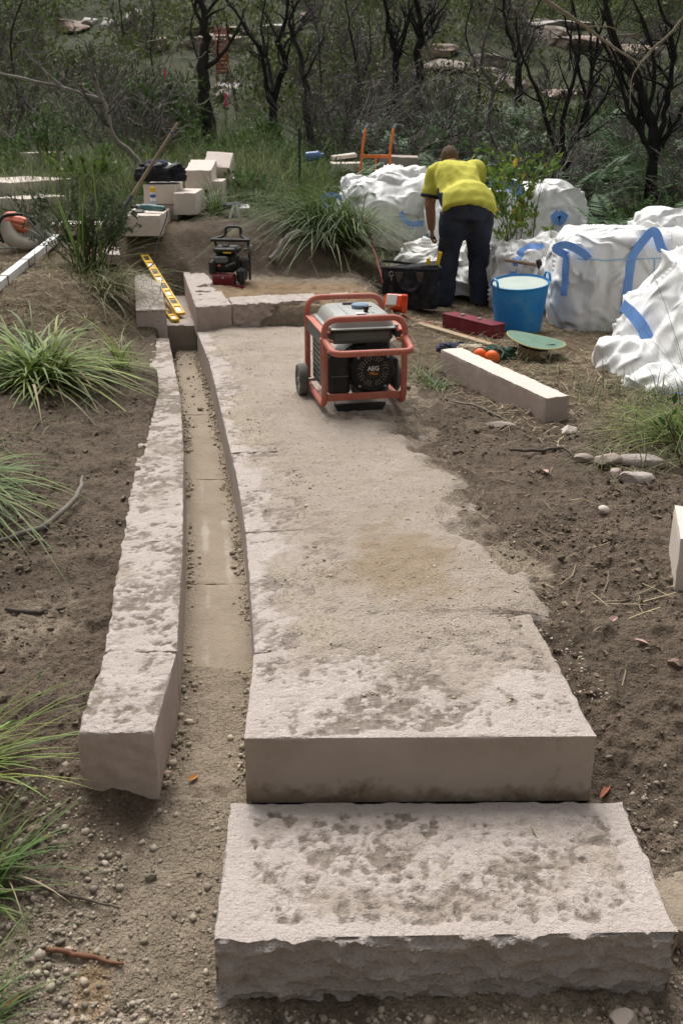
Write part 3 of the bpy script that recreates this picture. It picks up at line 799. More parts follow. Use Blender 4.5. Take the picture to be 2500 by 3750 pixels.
def text(s, size, m, parent, M, ext=.0006, name='lettering', bold=.0):
    cu = bpy.data.curves.new('t', 'FONT'); cu.body = s; cu.size = size; cu.extrude = ext; cu.align_x = 'CENTER'; cu.align_y = 'CENTER'; cu.offset = bold
    t = bpy.data.objects.new('t', cu); C.objects.link(t)
    me = bpy.data.meshes.new_from_object(t.evaluated_get(bpy.context.evaluated_depsgraph_get()))
    bpy.data.objects.remove(t); bpy.data.curves.remove(cu)
    me.name = name; me.materials.clear(); me.materials.append(m)
    o = bpy.data.objects.new(name, me); link(o, parent); o.matrix_local = M
    return o

def zat(x, y): return float(gz(np.array([x]), np.array([y]))[0])

# ------------------------------------------------------------------ generator
def generator():
    g = empty('generator', (.069, 5.495, .012), math.radians(11.3), 'red framed portable generator with grey fuel tank standing on the sandy path', 'generator')
    w, l, r = .213, .26, .0165
    a = MB(); a.tube(fillet([(-w, l, .035), (-w, -l, .035), (-w, -l, .49), (w, -l, .49), (w, -l, .035), (w, l, .035)], .075, 8), r, 12); a.build('front_frame', m_red, g)
    a = MB(); a.tube(fillet([(-w, l, .03), (-w, l, .515), (w, l, .515), (w, l, .03)], .075, 8), r, 12); a.build('rear_frame', m_red, g)
    for s in (-1, 1):
        a = MB(); a.box((s * (w - .012), 0, .418), (.05, 2 * l - .03, .012), .003); a.build('top_rail', m_red, g)
        a = MB(); a.box((s * (w + .006), -.012, .378), (.008, 2 * l - .07, .07), .002); pl = a.build('name_plate', m_tankside, g)
        if s < 0:
            Mt = Matrix(((0, 0, -1, -w - .0025), (-1, 0, 0, .13), (0, 1, 0, .378), (0, 0, 0, 1)))
            text('AEG', .062, m_print, pl, Mt, name='maker_lettering', bold=.0012)
            Mt = Matrix(((0, 0, -1, -w - .0025), (-1, 0, 0, -.10), (0, 1, 0, .378), (0, 0, 0, 1)))
            text('2400W', .062, m_print, pl, Mt, name='power_lettering', bold=.0012)
    a = MB(); a.box((0, -l + .012, .078), (2 * w - .03, .012, .038), .002); a.build('front_crossbar', m_red, g)
    a = MB(); a.box((0, l - .02, .06), (2 * w - .03, .03, .02), .002); a.build('rear_crossbar', m_red, g)
    a = MB(); a.prism([(-.135, 0), (.105, 0), (.125, .042), (-.155, .042)], -.012, .012, TR(0, -l + .035, -.010) @ RX(PI / 2)); a.build('foot', m_black, g)
    # folding handle
    a = MB(); a.tube(fillet([(-w, -l - .015, .385), (-w + .012, -l - .20, .355), (w - .012, -l - .20, .355), (w, -l - .015, .385)], .05, 8), .0165, 12); a.build('handle', m_red, g)
    for s in (-1, 1):
        a = MB(); a.box((s * w, -l - .004, .385), (.045, .042, .03), .006); a.tube([(s * (w - .045), -l, .378), (s * (w - .01), -l, .378)], .008, 8); a.box((s * (w + .004), -l - .01, .345), (.012, .03, .07), .004); a.build('handle_bracket', m_red, g)
    # fuel tank
    def rr(wx, wy, z, rad, cy=0, n=5):
        pts = []
        for (sx, sy, a0) in ((1, 1, 0), (-1, 1, PI / 2), (-1, -1, PI), (1, -1, 3 * PI / 2)):
            for t in np.linspace(0, PI / 2, n): pts.append((sx * (wx - rad) + rad * math.cos(a0 + t), cy + sy * (wy - rad) + rad * math.sin(a0 + t), z))
        return pts
    def stack(rings):
        k = len(rings[0]); V = [p for r_ in rings for p in r_]; F = []
        for i in range(len(rings) - 1):
            for j in range(k): F.append((i * k + j, i * k + (j + 1) % k, (i + 1) * k + (j + 1) % k, (i + 1) * k + j))
        F.append(list(range(k))[::-1]); F.append([(len(rings) - 1) * k + j for j in range(k)])
        return V, F
    a = MB(); a.add(*stack([rr(.188, .232, .425, .03), rr(.190, .235, .432, .03), rr(.172, .216, .436, .035), rr(.165, .205, .462, .045), rr(.152, .19, .486, .05), rr(.135, .172, .497, .05)]))
    tk = a.build('fuel_tank', m_tank, g, sharp=28)
    for x in (-.07, .07):
        a = MB(); a.box((x, 0, .4975), (.010, .33, .004), .0015); a.build('tank_rib', m_tank, tk)
    a = MB(); a.lathe([(.03, .49), (.042, .497), (.046, .503), (.046, .515), (.038, .52), (0, .521)], 24, TR(.03, .0, 0)); a.build('fuel_cap', m_bluecap, tk)
    a = MB(); a.box((-.0, .115, .50), (.085, .03, .014), .004); a.build('fuel_gauge', m_black, tk)
    a = MB(); a.lathe([(.012, .49), (.012, .51), (.016, .512), (.016, .528), (0, .53)], 12, TR(.035, -.125, 0)); a.box((.05, -.125, .525), (.03, .006, .005)); a.build('tank_valve', m_black, tk)
    a = MB(); a.box((.0, -.16, .4985), (.05, .03, .002), .0005); a.build('sticker', m_print, tk)
    for s in (-1, 1):
        a = MB(); a.lathe([(.011, .43), (.011, .445), (0, .446)], 6, TR(s * .178, -.215, 0)); a.build('tank_bolt', m_steel, tk)
    a = MB(); a.box((0, .0, .385), (.33, .40, .08), .02); a.build('tank_base', m_tankside, g)
    # engine
    cx, cz = .055, .205
    Mf = TR(cx, -.205, cz) @ RX(PI / 2)
    a = MB(); a.lathe([(.128, -.13), (.132, -.05), (.128, -.01), (.118, .012), (.105, .02), (.10, .014), (0, .013)], 40, Mf); en = a.build('recoil_housing', m_black, g)
    a = MB(); a.lathe([(.088, .012), (.088, .018), (.050, .018), (.050, .012)], 40, Mf, cap=False); a.build('grille_ring', m_black, en)
    k = 0
    a = MB()
    for ring, nn in ((.056, 22), (.064, 25), (.072, 28), (.080, 31)):
        for j in range(nn):
            t = 2 * PI * j / nn + ring * 90
            if abs((t / (PI / 4)) % 1 - .5) > .40: continue
            a.lathe([(.0032, .0175), (.0032, .0192), (0, .0193)], 6, Mf @ TR(ring * math.cos(t), ring * math.sin(t), 0))
    tag(a.build('grille_holes', m_grille, en), kind='stuff')
    a = MB(); a.lathe([(.049, .016), (.047, .021), (0, .022)], 32, Mf); dc = a.build('badge_disc', m_black, en)
    text('AEG', .033, m_print, dc, Mf @ TR(0, .012, .0226), name='badge_maker_lettering', bold=.0006)
    text('196cc', .022, m_printo, dc, Mf @ TR(0, -.014, .0226), name='badge_size_lettering', bold=.0003)
    for t in (2.4, .75, -.9, -2.3):
        a = MB(); a.lathe([(.008, .01), (.008, .022), (0, .024)], 8, Mf @ TR(.108 * math.cos(t), .108 * math.sin(t), 0)); a.build('bolt', m_steel, en)
    a = MB(); a.box((cx + .005, -.13, cz + .075), (.21, .16, .10), .03); a.box((cx + .02, -.16, cz + .115), (.13, .08, .05), .02); a.build('engine_shroud', m_black, g)
    a = MB(); a.box((cx + .125, -.16, .18), (.03, .10, .16), .008); a.build('side_cover', m_black, g)
    a = MB(); a.box((cx - .005, -.11, .11), (.20, .17, .09), .02); a.build('crankcase', m_tankside, g)
    a = MB(); a.box((-.125, -.165, .185), (.115, .13, .225), .022); ab = a.build('air_filter', m_black, g)
    for z in (.145, .235):
        a = MB(); a.box((-.063, -.20, z), (.02, .03, .02), .005); a.build('clip', m_black, ab)
    a = MB(); a.box((-.125, -.233, .185), (.09, .006, .004)); a.build('seam', m_rubber, ab)
    a = MB(); a.lathe([(.09, -.09), (.105, -.08), (.105, .10), (.08, .12), (0, .12)], 28, TR(.02, .09, .2) @ RX(PI / 2)); a.build('alternator', m_steel, g)
    a = MB(); a.tube(fillet([(.02, -.16, .315), (.06, -.17, .35), (.10, -.10, .34), (.11, .03, .3)], .02), .007, 8); a.build('fuel_hose', m_blackcord, g)
    # louvred guard on the left side
    lv = empty('louvre_guard'); lv.parent = g
    a = MB(); a.box((-.190, .09, .225), (.006, .235, .28), .002); base = a.build('guard_plate', m_steel, g)
    bpy.data.objects.remove(lv)
    for i in range(2):
        for j in range(9):
            a = MB(); a.box((-.1945, .035 + .105 * i, .11 + .028 * j), (.003, .082, .011), .001); a.build('louvre', m_black, base)
    # outlets panel right rear
    a = MB(); a.box((.19, .11, .28), (.03, .2, .16), .01); a.build('outlet_panel', m_tankside, g)
    # wheels
    for s in (-1, 1):
        Mw = TR(s * .262, .165, .078) @ RY(PI / 2)
        a = MB(); a.lathe([(.062, -.024), (.084, -.026), (.090, -.016), (.090, .016), (.084, .026), (.062, .024), (.058, .012), (.058, -.012), (.062, -.024)], 32, Mw, cap=False); wl_ = a.build('wheel', m_rubber, g)
        a = MB(); a.lathe([(.062, -.016), (.062, .016), (.045, .018), (.04, .008), (.016, .008), (.014, .026), (0, .026)], 28, Mw if s > 0 else TR(-.262, .165, .078) @ RY(-PI / 2)); a.build('rim', m_tank, wl_)
    a = MB(); a.tube([(-.27, .165, .078), (.27, .165, .078)], .008, 8); a.build('axle', m_steel, g)
generator()

# ------------------------------------------------------------------ plate compactor
def compactor():
    g = empty('plate_compactor', (-.905, 8.56, .15), math.radians(-8), 'small black and maroon plate compactor standing in the orange sand behind the wall', 'compactor')
    a = MB(); a.prism([(-.15, -.19), (.15, -.19), (.15, .19), (-.15, .19)], 0, .016); a.prism([(-.16, -.22), (.16, -.22), (.15, -.185), (-.15, -.185)], .012, .03); a.build('base_plate', m_maroon, g)
    a = MB(); a.lathe([(.05, -.09), (.055, -.085), (.055, .085), (.05, .09)], 20, TR(-.03, -.12, .085) @ RY(PI / 2)); a.box((-.03, -.12, .055), (.18, .11, .07), .01); h = a.build('vibrator_housing', m_maroon, g)
    for s in (-1, 1):
        a = MB(); a.box((-.03 + s * .085, -.178, .09), (.012, .008, .10), .003); a.build('housing_flange', m_maroon, h)
    a = MB(); a.lathe([(.012, 0), (.012, .008), (0, .009)], 6, TR(-.03, -.177, .105) @ RX(PI / 2)); a.build('bolt', m_steel, h)
    a = MB(); a.box((.112, -.08, .12), (.065, .20, .16), .03); a.box((.112, .02, .20), (.065, .16, .18), .03); a.build('belt_guard', m_black, g)
    a = MB(); a.box((-.045, .02, .225), (.20, .18, .19), .03); a.lathe([(.08, -.01), (.085, 0), (.07, .02), (0, .022)], 20, TR(-.145, .03, .22) @ RY(-PI / 2)); en = a.build('engine', m_black, g)
    a = MB(); a.box((-.03, .01, .365), (.21, .18, .075), .025); a.lathe([(.030, .395), (.034, .415), (.024, .422), (0, .423)], 18, TR(-.035, -.02, 0)); tk = a.build('fuel_tank', m_black, g)
    a = MB(); a.box((-.01, -.082, .345), (.07, .004, .014), .001); a.build('warning_label', m_yellow, tk)
    a = MB(); a.box((-.03, -.082, .385), (.17, .004, .006), .001); a.build('tank_seam', m_steel, tk)
    a = MB(); a.box((-.06, -.085, .275), (.11, .06, .07), .012); a.tube([(-.12, -.105, .29), (.0, -.105, .26)], .010, 8); a.tube([(-.02, -.11, .21), (.06, -.11, .25)], .012, 8); a.build('carburettor', m_tankside, en)
    a = MB(); a.lathe([(.014, 0), (.016, .01), (.012, .02), (0, .021)], 10, TR(-.08, -.085, .215) @ RX(PI / 2)); a.build('red_switch', m_red, en)
    a = MB(); a.box((-.135, -.08, .19), (.06, .10, .16), .02); a.build('air_filter', m_black, g)
    for s in (-1, 1):
        a = MB(); a.tube(fillet([(s * .13, .13, .03), (s * .13, .13, .30), (s * .145, .03, .455)], .05), .011, 8); a.build('handle_arm', m_black, g)
    a = MB(); a.tube([(-.165, -.0, .462), (.165, -.0, .462)], .017, 12); a.build('cross_bar', m_black, g)
    a = MB(); a.tube(fillet([(-.155, .0, .468), (-.05, .06, .50), (-.06, .09, .59), (.08, .09, .59), (.07, .06, .50), (.155, .0, .468)], .05, 6), .0135, 10); a.build('handle_loop', m_black, g)
    g.scale = (.97, .97, .77)
    a = MB(); a.lathe([(.0, -.016), (.045, -.016), (.052, 0), (.045, .016), (0, .016)], 18, TR(.16, .06, .36) @ RY(PI / 2)); a.tube([(.10, .06, .36), (.165, .06, .36)], .010); a.build('transport_wheel', m_rubber, g)
compactor()

# ------------------------------------------------------------------ spirit levels
def level(p0, p1, name_label, wid=.058, th=.022, roll=0.):
    p0, p1 = np.array(p0, float), np.array(p1, float)
    d = p1 - p0; L = np.linalg.norm(d); d /= L
    up = np.array([0, 0, 1.]); s = np.cross(d, up); s /= np.linalg.norm(s); n = np.cross(s, d)
    c_, s_ = math.cos(roll), math.sin(roll)
    s, n = c_ * s + s_ * n, -s_ * s + c_ * n
    M = Matrix(((d[0], s[0], n[0], p0[0]), (d[1], s[1], n[1], p0[1]), (d[2], s[2], n[2], p0[2]), (0, 0, 0, 1)))
    o = empty('spirit_level', label=name_label, cat='spirit level', group='yellow spirit levels'); o.matrix_world = M
    a = MB()
    a.box((L / 2, wid / 2 - .006, 0), (L, .012, th), .002); a.box((L / 2, -wid / 2 + .006, 0), (L, .012, th), .002)
    nslot = max(3, int(L / .16)); e = L / nslot
    for i in range(nslot + 1):
        x = i * e; w = .05 if 0 < i < nslot else .04
        x = min(max(x, w / 2), L - w / 2)
        a.box((x, 0, 0), (w, wid - .024, th - .004), .001)
    a.box((L / 2, 0, 0), (L - .01, wid - .024, .004))
    a.build('level_frame', m_yellow, o)
    for i in range(nslot):
        b = MB(); b.box(((i + .5) * e, 0, .003), (e * .42, wid - .03, .004), .001); b.build('slot_recess', m_black if i % 2 else m_white, o)
    b = MB(); b.tube([(L / 2 - .03, 0, .004), (L / 2 + .03, 0, .004)], .008, 8); b.build('vial', m_print, o)
level((-1.245, 7.95, .02), (-1.73, 9.20, .30), 'long yellow spirit level leaning across the upper channel', .07)
level((-1.265, 7.80, -.002), (-1.50, 8.55, .012), 'shorter yellow spirit level lying flat under the long one', .062)
a = MB(); a.box((0, 0, 0), (.30, .07, .03), .004); a.box((.12, 0, .018), (.10, .05, .012), .003)
st = a.build('string_line_block', m_white); st.location = (-1.72, 9.36, .30); st.rotation_euler = (0, 0, .1)
tag(st, 'short white plastic strip lying behind the far end of the long level', 'strip')

# ------------------------------------------------------------------ pile of sawn blocks
def sawn(label, x, y, z, w, l, h, rz, rx=0, ry=0, m=None, sides=(0, 0, 0, 0), seed=0, group='sawn blocks in the pile', dirt=.15):
    M = TR(x, y, z) @ RZ(rz) @ RX(rx) @ RY(ry)
    return block('sawn_block', [(0, 0), (w, 0), (w, l), (0, l)], h, 0, m or m_stone_pale, .03, .0008, sides, 0, seed, label, 'stone block', group, dirt=dirt, chip=.006, M=M, sidedirt=0.04)
sawn('low sawn block with the angle grinder and spray can on top', -1.93, 9.30, .455, .34, .72, .175, .02, sides=(0, .008, 0, 0), seed=81)
sawn('sawn block under the folded dark jacket', -1.86, 10.04, .665, .31, .45, .175, .0, seed=82)
sawn('sawn block supporting the jacket block, hidden under its left end', -1.89, 10.05, .47, .34, .5, .19, .03, seed=83)
sawn('lower sawn block with rough right face, right of the spray can', -1.565, 9.93, .58, .21, .6, .195, .0, sides=(0, .008, 0, 0), seed=84)
sawn('large clean sawn block on top of the pile, middle', -1.575, 10.82, .74, .27, .62, .19, .02, rx=.12, seed=85)
sawn('sawn block beneath the large clean one, its end showing', -1.60, 10.75, .56, .22, .6, .18, .0, seed=86)
sawn('sawn block low behind the grass tuft at the right of the pile', -1.36, 10.85, .60, .16, .5, .22, .02, seed=87)
sawn('tilted sawn block standing at the back of the pile', -1.47, 11.50, .745, .285, .30, .22, -.10, rx=.50, ry=.06, seed=88)
sawn('short sawn block under the tilted one, far right of the pile', -1.32, 11.5, .60, .17, .4, .20, .0, seed=89)
sawn('pale flat sawn slab lying in the dry grass at the far left edge', -4.35, 12.4, .52, .85, .9, .22, -.62, seed=90, group='sawn blocks lying on the left')
sawn('small low sawn block in front of the flat slab, far left', -3.72, 11.55, .47, .42, .6, .14, -.55, seed=91, group='sawn blocks lying on the left')
sawn('dull sawn block standing behind the flat slab, far left', -4.45, 15.0, .78, .45, .5, .16, -.5, seed=92, group='sawn blocks lying on the left')

# jacket heap
def heap(name, c, r, m, seed, label=None, cat=None, amp=.05, sc=9, flat=.35, parent=None):
    n, k = 70, 40
    u = np.arange(n) * 2 * PI / n; v = np.linspace(-.35, PI / 2, k)
    U, Vv = np.meshgrid(u, v)
    x = np.sign(np.cos(U)) * np.abs(np.cos(U)) ** .7 * np.cos(Vv) ** .5; y = np.sign(np.sin(U)) * np.abs(np.sin(U)) ** .7 * np.cos(Vv) ** .5; z = np.sin(Vv)
    d = 1 + amp * (ridge(x * r[0], y * r[1], z * r[2], 3, sc, seed) + .8 * fbm(x * r[0], y * r[1], z * r[2], 3, sc * .6, seed + 3)) / min(r) * .5
    P = np.stack([x * r[0] * d, y * r[1] * d, np.maximum(z * d, -flat) * r[2]], -1).reshape(-1, 3) + np.array(c)
    o = obj_np(name, P, grid_faces(n, k, True), m=m, parent=parent)
    if label: tag(o, label, cat)
    return o
m_jacket = mat('dark_waxed_cloth', (.012, .013, .016), (.028, .029, .033), 14, .7, .3, 60)
m_navy = mat('navy_cloth', (.018, .022, .045), (.028, .034, .065), 14, .9, .3, 90)
jk = empty('folded_jacket', (-1.70, 10.25, .84), .1, 'folded dark jacket heaped on a sawn block by the shovel', 'jacket')
heap('jacket_body', (0, 0, .05), (.20, .14, .08), m_jacket, 5, amp=.07, sc=10, parent=jk)
heap('jacket_collar', (-.02, -.01, .11), (.165, .12, .06), m_jacket, 8, amp=.06, sc=14, parent=jk)
heap('lining', (-.03, .02, .145), (.11, .08, .05), m_navy, 9, amp=.04, sc=12, parent=jk)
a = MB(); a.tube(smoothpath([(.03, -.075, .135), (.06, -.085, .15), (.08, -.07, .165), (.06, -.04, .175)], 10), .014, 8); a.build('white_trim', m_white, jk)

# spray can
def can(label, x, y, z, body, cap, h=.155, r=.026, tilt=0):
    g = empty('spray_can', (x, y, z), 0, label, 'can')
    a = MB(); a.lathe([(r * .92, 0), (r, .004), (r, h), (r * .85, h + .01), (r * .6, h + .014)], 20); b = a.build('can_body', body, g)
    a = MB(); a.lathe([(r * .98, h + .002), (r * .98, h + .038), (r * .9, h + .045), (0, h + .046)], 20); a.build('cap', cap, g)
    m_b = mat('blue_print', (.06, .12, .32), rough=.5)
    a = MB(); a.lathe([(r + .0006, h * .70), (r + .0006, h * .88)], 20, cap=False); a.build('printed_band', m_b, b)
    a = MB(); a.lathe([(r + .0006, h * .35), (r + .0006, h * .50)], 20, cap=False); a.build('printed_text_band', mat('pale_blue_print', (.30, .40, .55), rough=.5), b)
can('white spray can with yellow cap standing on the low block', -1.735, 9.84, .632, m_white, m_yellow)

# angle grinder
def grinder():
    g = empty('angle_grinder', (-1.74, 9.56, .632), -.35, 'teal angle grinder lying on the low sawn block', 'grinder')
    a = MB(); a.tube([(-.06, 0, .045), (.02, 0, .045), (.06, 0, .042), (.15, 0, .038), (.17, 0, .036)], [.026, .03, .026, .027, .020], 12); a.build('body', m_teal, g)
    a = MB(); a.box((-.09, 0, .045), (.06, .05, .045), .012); a.lathe([(.016, -.03), (.018, .02)], 12, TR(-.095, 0, .03)); a.build('gear_head', m_steel, g)
    a = MB(); a.lathe([(.0, .0), (.055, .0), (.055, .004), (0, .005)], 24, TR(-.095, 0, .004)); a.build('disc', m_rubber, g)
    a = MB(); a.lathe([(.06, .004), (.06, .022), (.03, .024)], 24, TR(-.095, 0, .004), cap=False); a.build('guard', m_white, g)
    a = MB(); a.tube([(-.09, -.02, .05), (-.10, -.11, .055)], [.010, .014, .014], 10); a.build('side_handle', m_black, g)
    a = MB(); a.tube(smoothpath([(.17, 0, .036), (.23, -.06, .02), (.26, -.16, -.06), (.34, -.45, -.20), (.45, -.75, -.34), (.42, -1.0, -.38)], 30), .005, 6); a.build('power_cord', m_blackcord, g)
grinder()

# shovel
def shovel():
    p0, p1, p2 = np.array((-1.455, 9.75, 1.385)), np.array((-1.93, 9.33, .655)), np.array((-1.985, 9.22, .475))
    g = empty('shovel', tuple(p2), 0, 'long wooden handled shovel leaning behind the sawn block pile', 'shovel')
    q = lambda p: p - p2
    k = p1 + (p0 - p1) * .16
    a = MB(); a.tube([q(p0), q(k)], [.013, .017, .017], 10); a.build('handle', m_wood, g)
    a = MB(); a.tube([q(p0 + (p1 - p0) * .11), q(p0 + (p1 - p0) * .125)], .0175, 10); a.build('tape_band', mat('blue_tape', (.03, .06, .2), rough=.5), g)
    m_iron = mat('dark_iron', (.06, .06, .062), (.11, .105, .10), 12, .55, .2, 60, metal=.4)
    a = MB(); a.tube([q(k + (p0 - p1) * .02), q(p1), q(p1 + (p2 - p1) * .15)], [.020, .022, .026], 10); a.build('socket', m_iron, g)
    d = (p2 - p1); L = np.linalg.norm(d); d /= L; s = np.array((.85, -.5, 0)); s -= d * (s @ d); s /= np.linalg.norm(s); n = np.cross(s, d)
    V = []; F = []; rows = 8; cols = 7
    for i in range(rows):
        t = i / (rows - 1); wd = .075 * (1 - .25 * t ** 3) * (.65 + .35 * min(1, t * 3))
        for j in range(cols):
            e = j / (cols - 1) * 2 - 1
            V.append(q(p1 + d * L * t) + s * wd * e + n * (.02 * e * e - .01 * math.sin(t * 3)))
    nb = len(V); V = V + [v - n * .003 for v in V]
    for i in range(rows - 1):
        for j in range(cols - 1):
            x = i * cols + j; F.append((x, x + 1, x + cols + 1, x + cols)); F.append((nb + x, nb + x + cols, nb + x + cols + 1, nb + x + 1))
    a = MB(); a.add(V, F); a.build('blade', m_iron, g)
shovel()

# long stone post lying on the right
m_stone_post = mat('stained_post_face', (.42, .335, .29), (.48, .40, .355), 6, .9, .2, 200, layers=(('dirt', (.27, .135, .095), (.33, .19, .14), 14, 18),))
def post():
    A = np.array((.625, 6.41)); B = np.array((1.075, 5.23)); d = (B - A) / np.linalg.norm(B - A); s = np.array((-d[1], d[0]))
    s = s if s[0] > 0 else -s
    w = .145
    block('stone_post', [tuple(B), tuple(B + s * w), tuple(A + s * w), tuple(A)], .085, -.13, m_stone_pale, .014, .002, (0, 0, 0, .002), 0, 95, 'long square sandstone post lying on the ground right of the generator', 'stone post', dirt=.12, chip=.003, base_dirt=1.2, sidedirt=.16, mside=m_stone_post)
post()
block('sawn_block', [(1.135, 3.16), (1.42, 3.05), (1.50, 3.4), (1.21, 3.48)], .16, -.10, m_stone_pale, .02, .002, (0, 0, 0, 0), 0, 96, 'pale sawn block cut off by the right edge of the picture', 'stone block', dirt=.25, base_dirt=.6, sidedirt=.08)

# rubble, single stones
def rubble(label, x, y, r, m, seed, sq=.6, z=None, name='rubble_stone', group='stones on the right bank', rz=0., cuts=9, sub=3):
    rs = np.random.default_rng(seed)
    import bmesh
    b = bmesh.new(); bmesh.ops.create_icosphere(b, subdivisions=sub, radius=1)
    V = np.array([v.co for v in b.verts])
    cut = V.copy()
    for k_ in range(cuts):
        nn = rs.normal(size=3); nn /= np.linalg.norm(nn); off = rs.uniform(.5, .8)
        dd = cut @ nn - off; cut = cut - np.maximum(dd, 0)[:, None] * nn
    cut = cut * (1 + .05 * fbm(V[:, 0], V[:, 1], V[:, 2], 3, 3, seed))[:, None] * np.array(r)
    c_, s_ = math.cos(rz), math.sin(rz)
    cut = np.stack([cut[:, 0] * c_ - cut[:, 1] * s_, cut[:, 0] * s_ + cut[:, 1] * c_, cut[:, 2]], 1)
    F = np.array([[v.index for v in f.verts] for f in b.faces]); b.free()
    o = obj_np(name, cut, F3=F, m=m, attrs={'dirt': np.clip(.3 * fbm(V[:, 0], V[:, 1], V[:, 2], 2, 2, seed), 0, 1)}, sharp=30)
    o.location = (x, y, (zat(x, y) if z is None else z) + r[2] * .35)
    return tag(o, label, 'stone', group)
rubble('largest pale rubble stone among the broken stones on the right', 1.29, 4.23, (.085, .06, .05), m_stone_top, 1)
rubble('flat pinkish rubble stone left of the largest one', 1.235, 4.46, (.075, .05, .035), m_stone_pink, 2)
rubble('long pale rubble slab behind the largest broken stone', 1.39, 4.47, (.12, .06, .04), m_stone_top, 3, rz=-.1)
rubble('small round rubble stone touching the largest one', 1.22, 4.32, (.03, .03, .028), m_stone_pink, 4)
rubble('small grey rubble stone at the left of the broken stones', 1.12, 4.52, (.055, .035, .03), m_stone_sawn, 5)
rubble('yellowish pointed stone in front of the grass on the right', 1.155, 5.0, (.045, .04, .045), m_stone_pale, 6)
rubble('flat grey stone beside the near end of the post', .83, 5.15, (.085, .035, .022), m_stone_sawn, 7)
rubble('single round tan stone on the bare soil at right', 1.06, 3.86, (.026, .024, .022), m_stone_pale, 8)
rubble('grey stone in the gravel at the right end of the front step', .62, 1.685, (.034, .028, .028), m_stone_sawn, 9, group='stones in the gravel')
rubble('small square reddish stone in the gravel below the step', .575, 1.62, (.022, .018, .018), m_stone_pink, 10, group='stones in the gravel')
rubble('dark round pebble in the gravel just left of the front step', -.30, 1.995, (.014, .017, .012), m_clod, 11, z=-.315, group='stones in the gravel')
rubble('largest pale pebble in the gravel left of the front step', -.47, 2.02, (.019, .013, .012), m_pebble, 12, group='stones in the gravel')

# sticks and leaves
m_stick = mat('dead_stick', (.075, .06, .048), (.13, .11, .09), 20, .9, .3, 90)
m_stickg = mat('grey_stick', (.16, .14, .12), (.24, .21, .18), 20, .9, .3, 90)
m_leafred = mat('dry_red_leaf', (.30, .10, .055), (.38, .16, .10), 30, .7)
m_leafpink = mat('dry_pink_leaf', (.48, .30, .26), (.55, .38, .33), 30, .7)
m_leafor = mat('dry_orange_leaf', (.42, .19, .06), (.48, .24, .08), 30, .7)
m_leafgr = mat('fallen_green_leaf', (.05, .10, .03), (.07, .13, .04), 30, .6)
def stick(label, pts, r, m, lift=.01, group='fallen sticks'):
    P = [(x, y, zat(x, y) + lift + (z if len(q_) > 2 else 0)) for q_ in pts for (x, y, z) in [(q_[0], q_[1], q_[2] if len(q_) > 2 else 0)]]
    c = P[0]; a = MB()
    path = smoothpath([tuple(np.array(p) - np.array(c)) for p in P], 14)
    path = [p + rng.normal(0, r * .25, 3) for p in path]
    a.tube(path, [r * .8, r, r * .9, r * .5], 7)
    o = a.build('stick', m, None, sharp=60); o.location = c
    return tag(o, label, 'stick', group)
stick('grey stick lying across the soil right of the path', [(.80, 4.66), (.95, 4.67), (1.06, 4.70), (1.10, 4.62)], .009, m_stick, .016)
stick('thin dark stick on the gravel at bottom left', [(-.80, 2.0), (-.68, 1.96), (-.53, 1.93)], .0045, m_stick, .012)
stick('reddish strip of bark on the gravel at bottom left', [(-.68, 1.83), (-.60, 1.82), (-.50, 1.80)], .007, mat('red_bark', (.16, .075, .045), (.2, .1, .06), 20, .9), .008)
stick('short dark stick in the soil at the far left edge', [(-1.12, 3.05), (-1.0, 3.07), (-.93, 3.08)], .009, m_stick)
stick('curved grey branch beside the left grass tussock', [(-1.30, 3.55, .0), (-1.16, 3.68, .01), (-1.085, 3.90, .03), (-1.10, 4.12, .05)], .012, m_stickg, .014)
stick('pale branch lying in the straw behind the tool bag', [(.05, 9.3), (.35, 9.25), (.62, 9.15)], .018, m_stickg, .03)
stick('pale driftwood branch beside the plate compactor', [(-.62, 9.05, .02), (-.45, 9.3, .09), (-.30, 9.55, .1)], .03, m_stickg, .03)
stick('thin twig on the right soil below the post', [(.62, 5.6), (.75, 5.45), (.87, 5.22)], .006, m_stickg)
stick('dark root end sticking out of the soil at right', [(1.30, 3.75), (1.40, 3.66), (1.5, 3.62)], .011, m_stick)
def leaf(label, x, y, L, w, ang, m, z=None, curl=.15, group='fallen leaves'):
    a = MB(); n = 9
    V = []; F = []
    for i in range(n):
        t = i / (n - 1); ww = w * math.sin(PI * min(1, t * .93 + .05)) ** .8
        for e in (-1, 0, 1): V.append(((t - .5) * L, e * ww / 2, curl * L * (t - .5) ** 2 + abs(e) * ww * .35))
    for i in range(n - 1):
        for e in (0, 1): q_ = i * 3 + e; F.append((q_, q_ + 1, q_ + 4, q_ + 3))
    nb = len(V); V += [(x_, y_, z_ - .0012) for x_, y_, z_ in V]; F += [tuple(nb + i for i in f[::-1]) for f in F]
    o = a.add(V, F).build('leaf', m, None, fix=False); o.location = (x, y, (zat(x, y) if z is None else z) + .006); o.rotation_euler = (rng.normal(0, .15), rng.normal(0, .15), ang)
    return tag(o, label, 'leaf', group)
leaf('curled red leaf on the soil beside the landing slab', .705, 2.27, .085, .016, 1.0, m_leafred)
leaf('pale pink chip of leaf on the right soil, upper of two', .87, 2.93, .04, .022, .4, m_leafpink)
leaf('pinkish leaf on the right soil, lower of two', .925, 2.80, .045, .022, -.5, m_leafpink)
leaf('pale leaf scrap on the soil below the grey stick', .905, 4.33, .06, .035, 1.9, m_leafpink)
leaf('orange leaf on the channel floor beside the near kerb', -.405, 2.335, .035, .018, 1.0, m_leafor, z=None)
leaf('long reddish brown leaf in the gravel below the front step', .42, 1.60, .12, .025, .12, m_leafred)
leaf('green leaf tucked below the reddish one under the step', .43, 1.575, .08, .014, .1, m_leafgr)
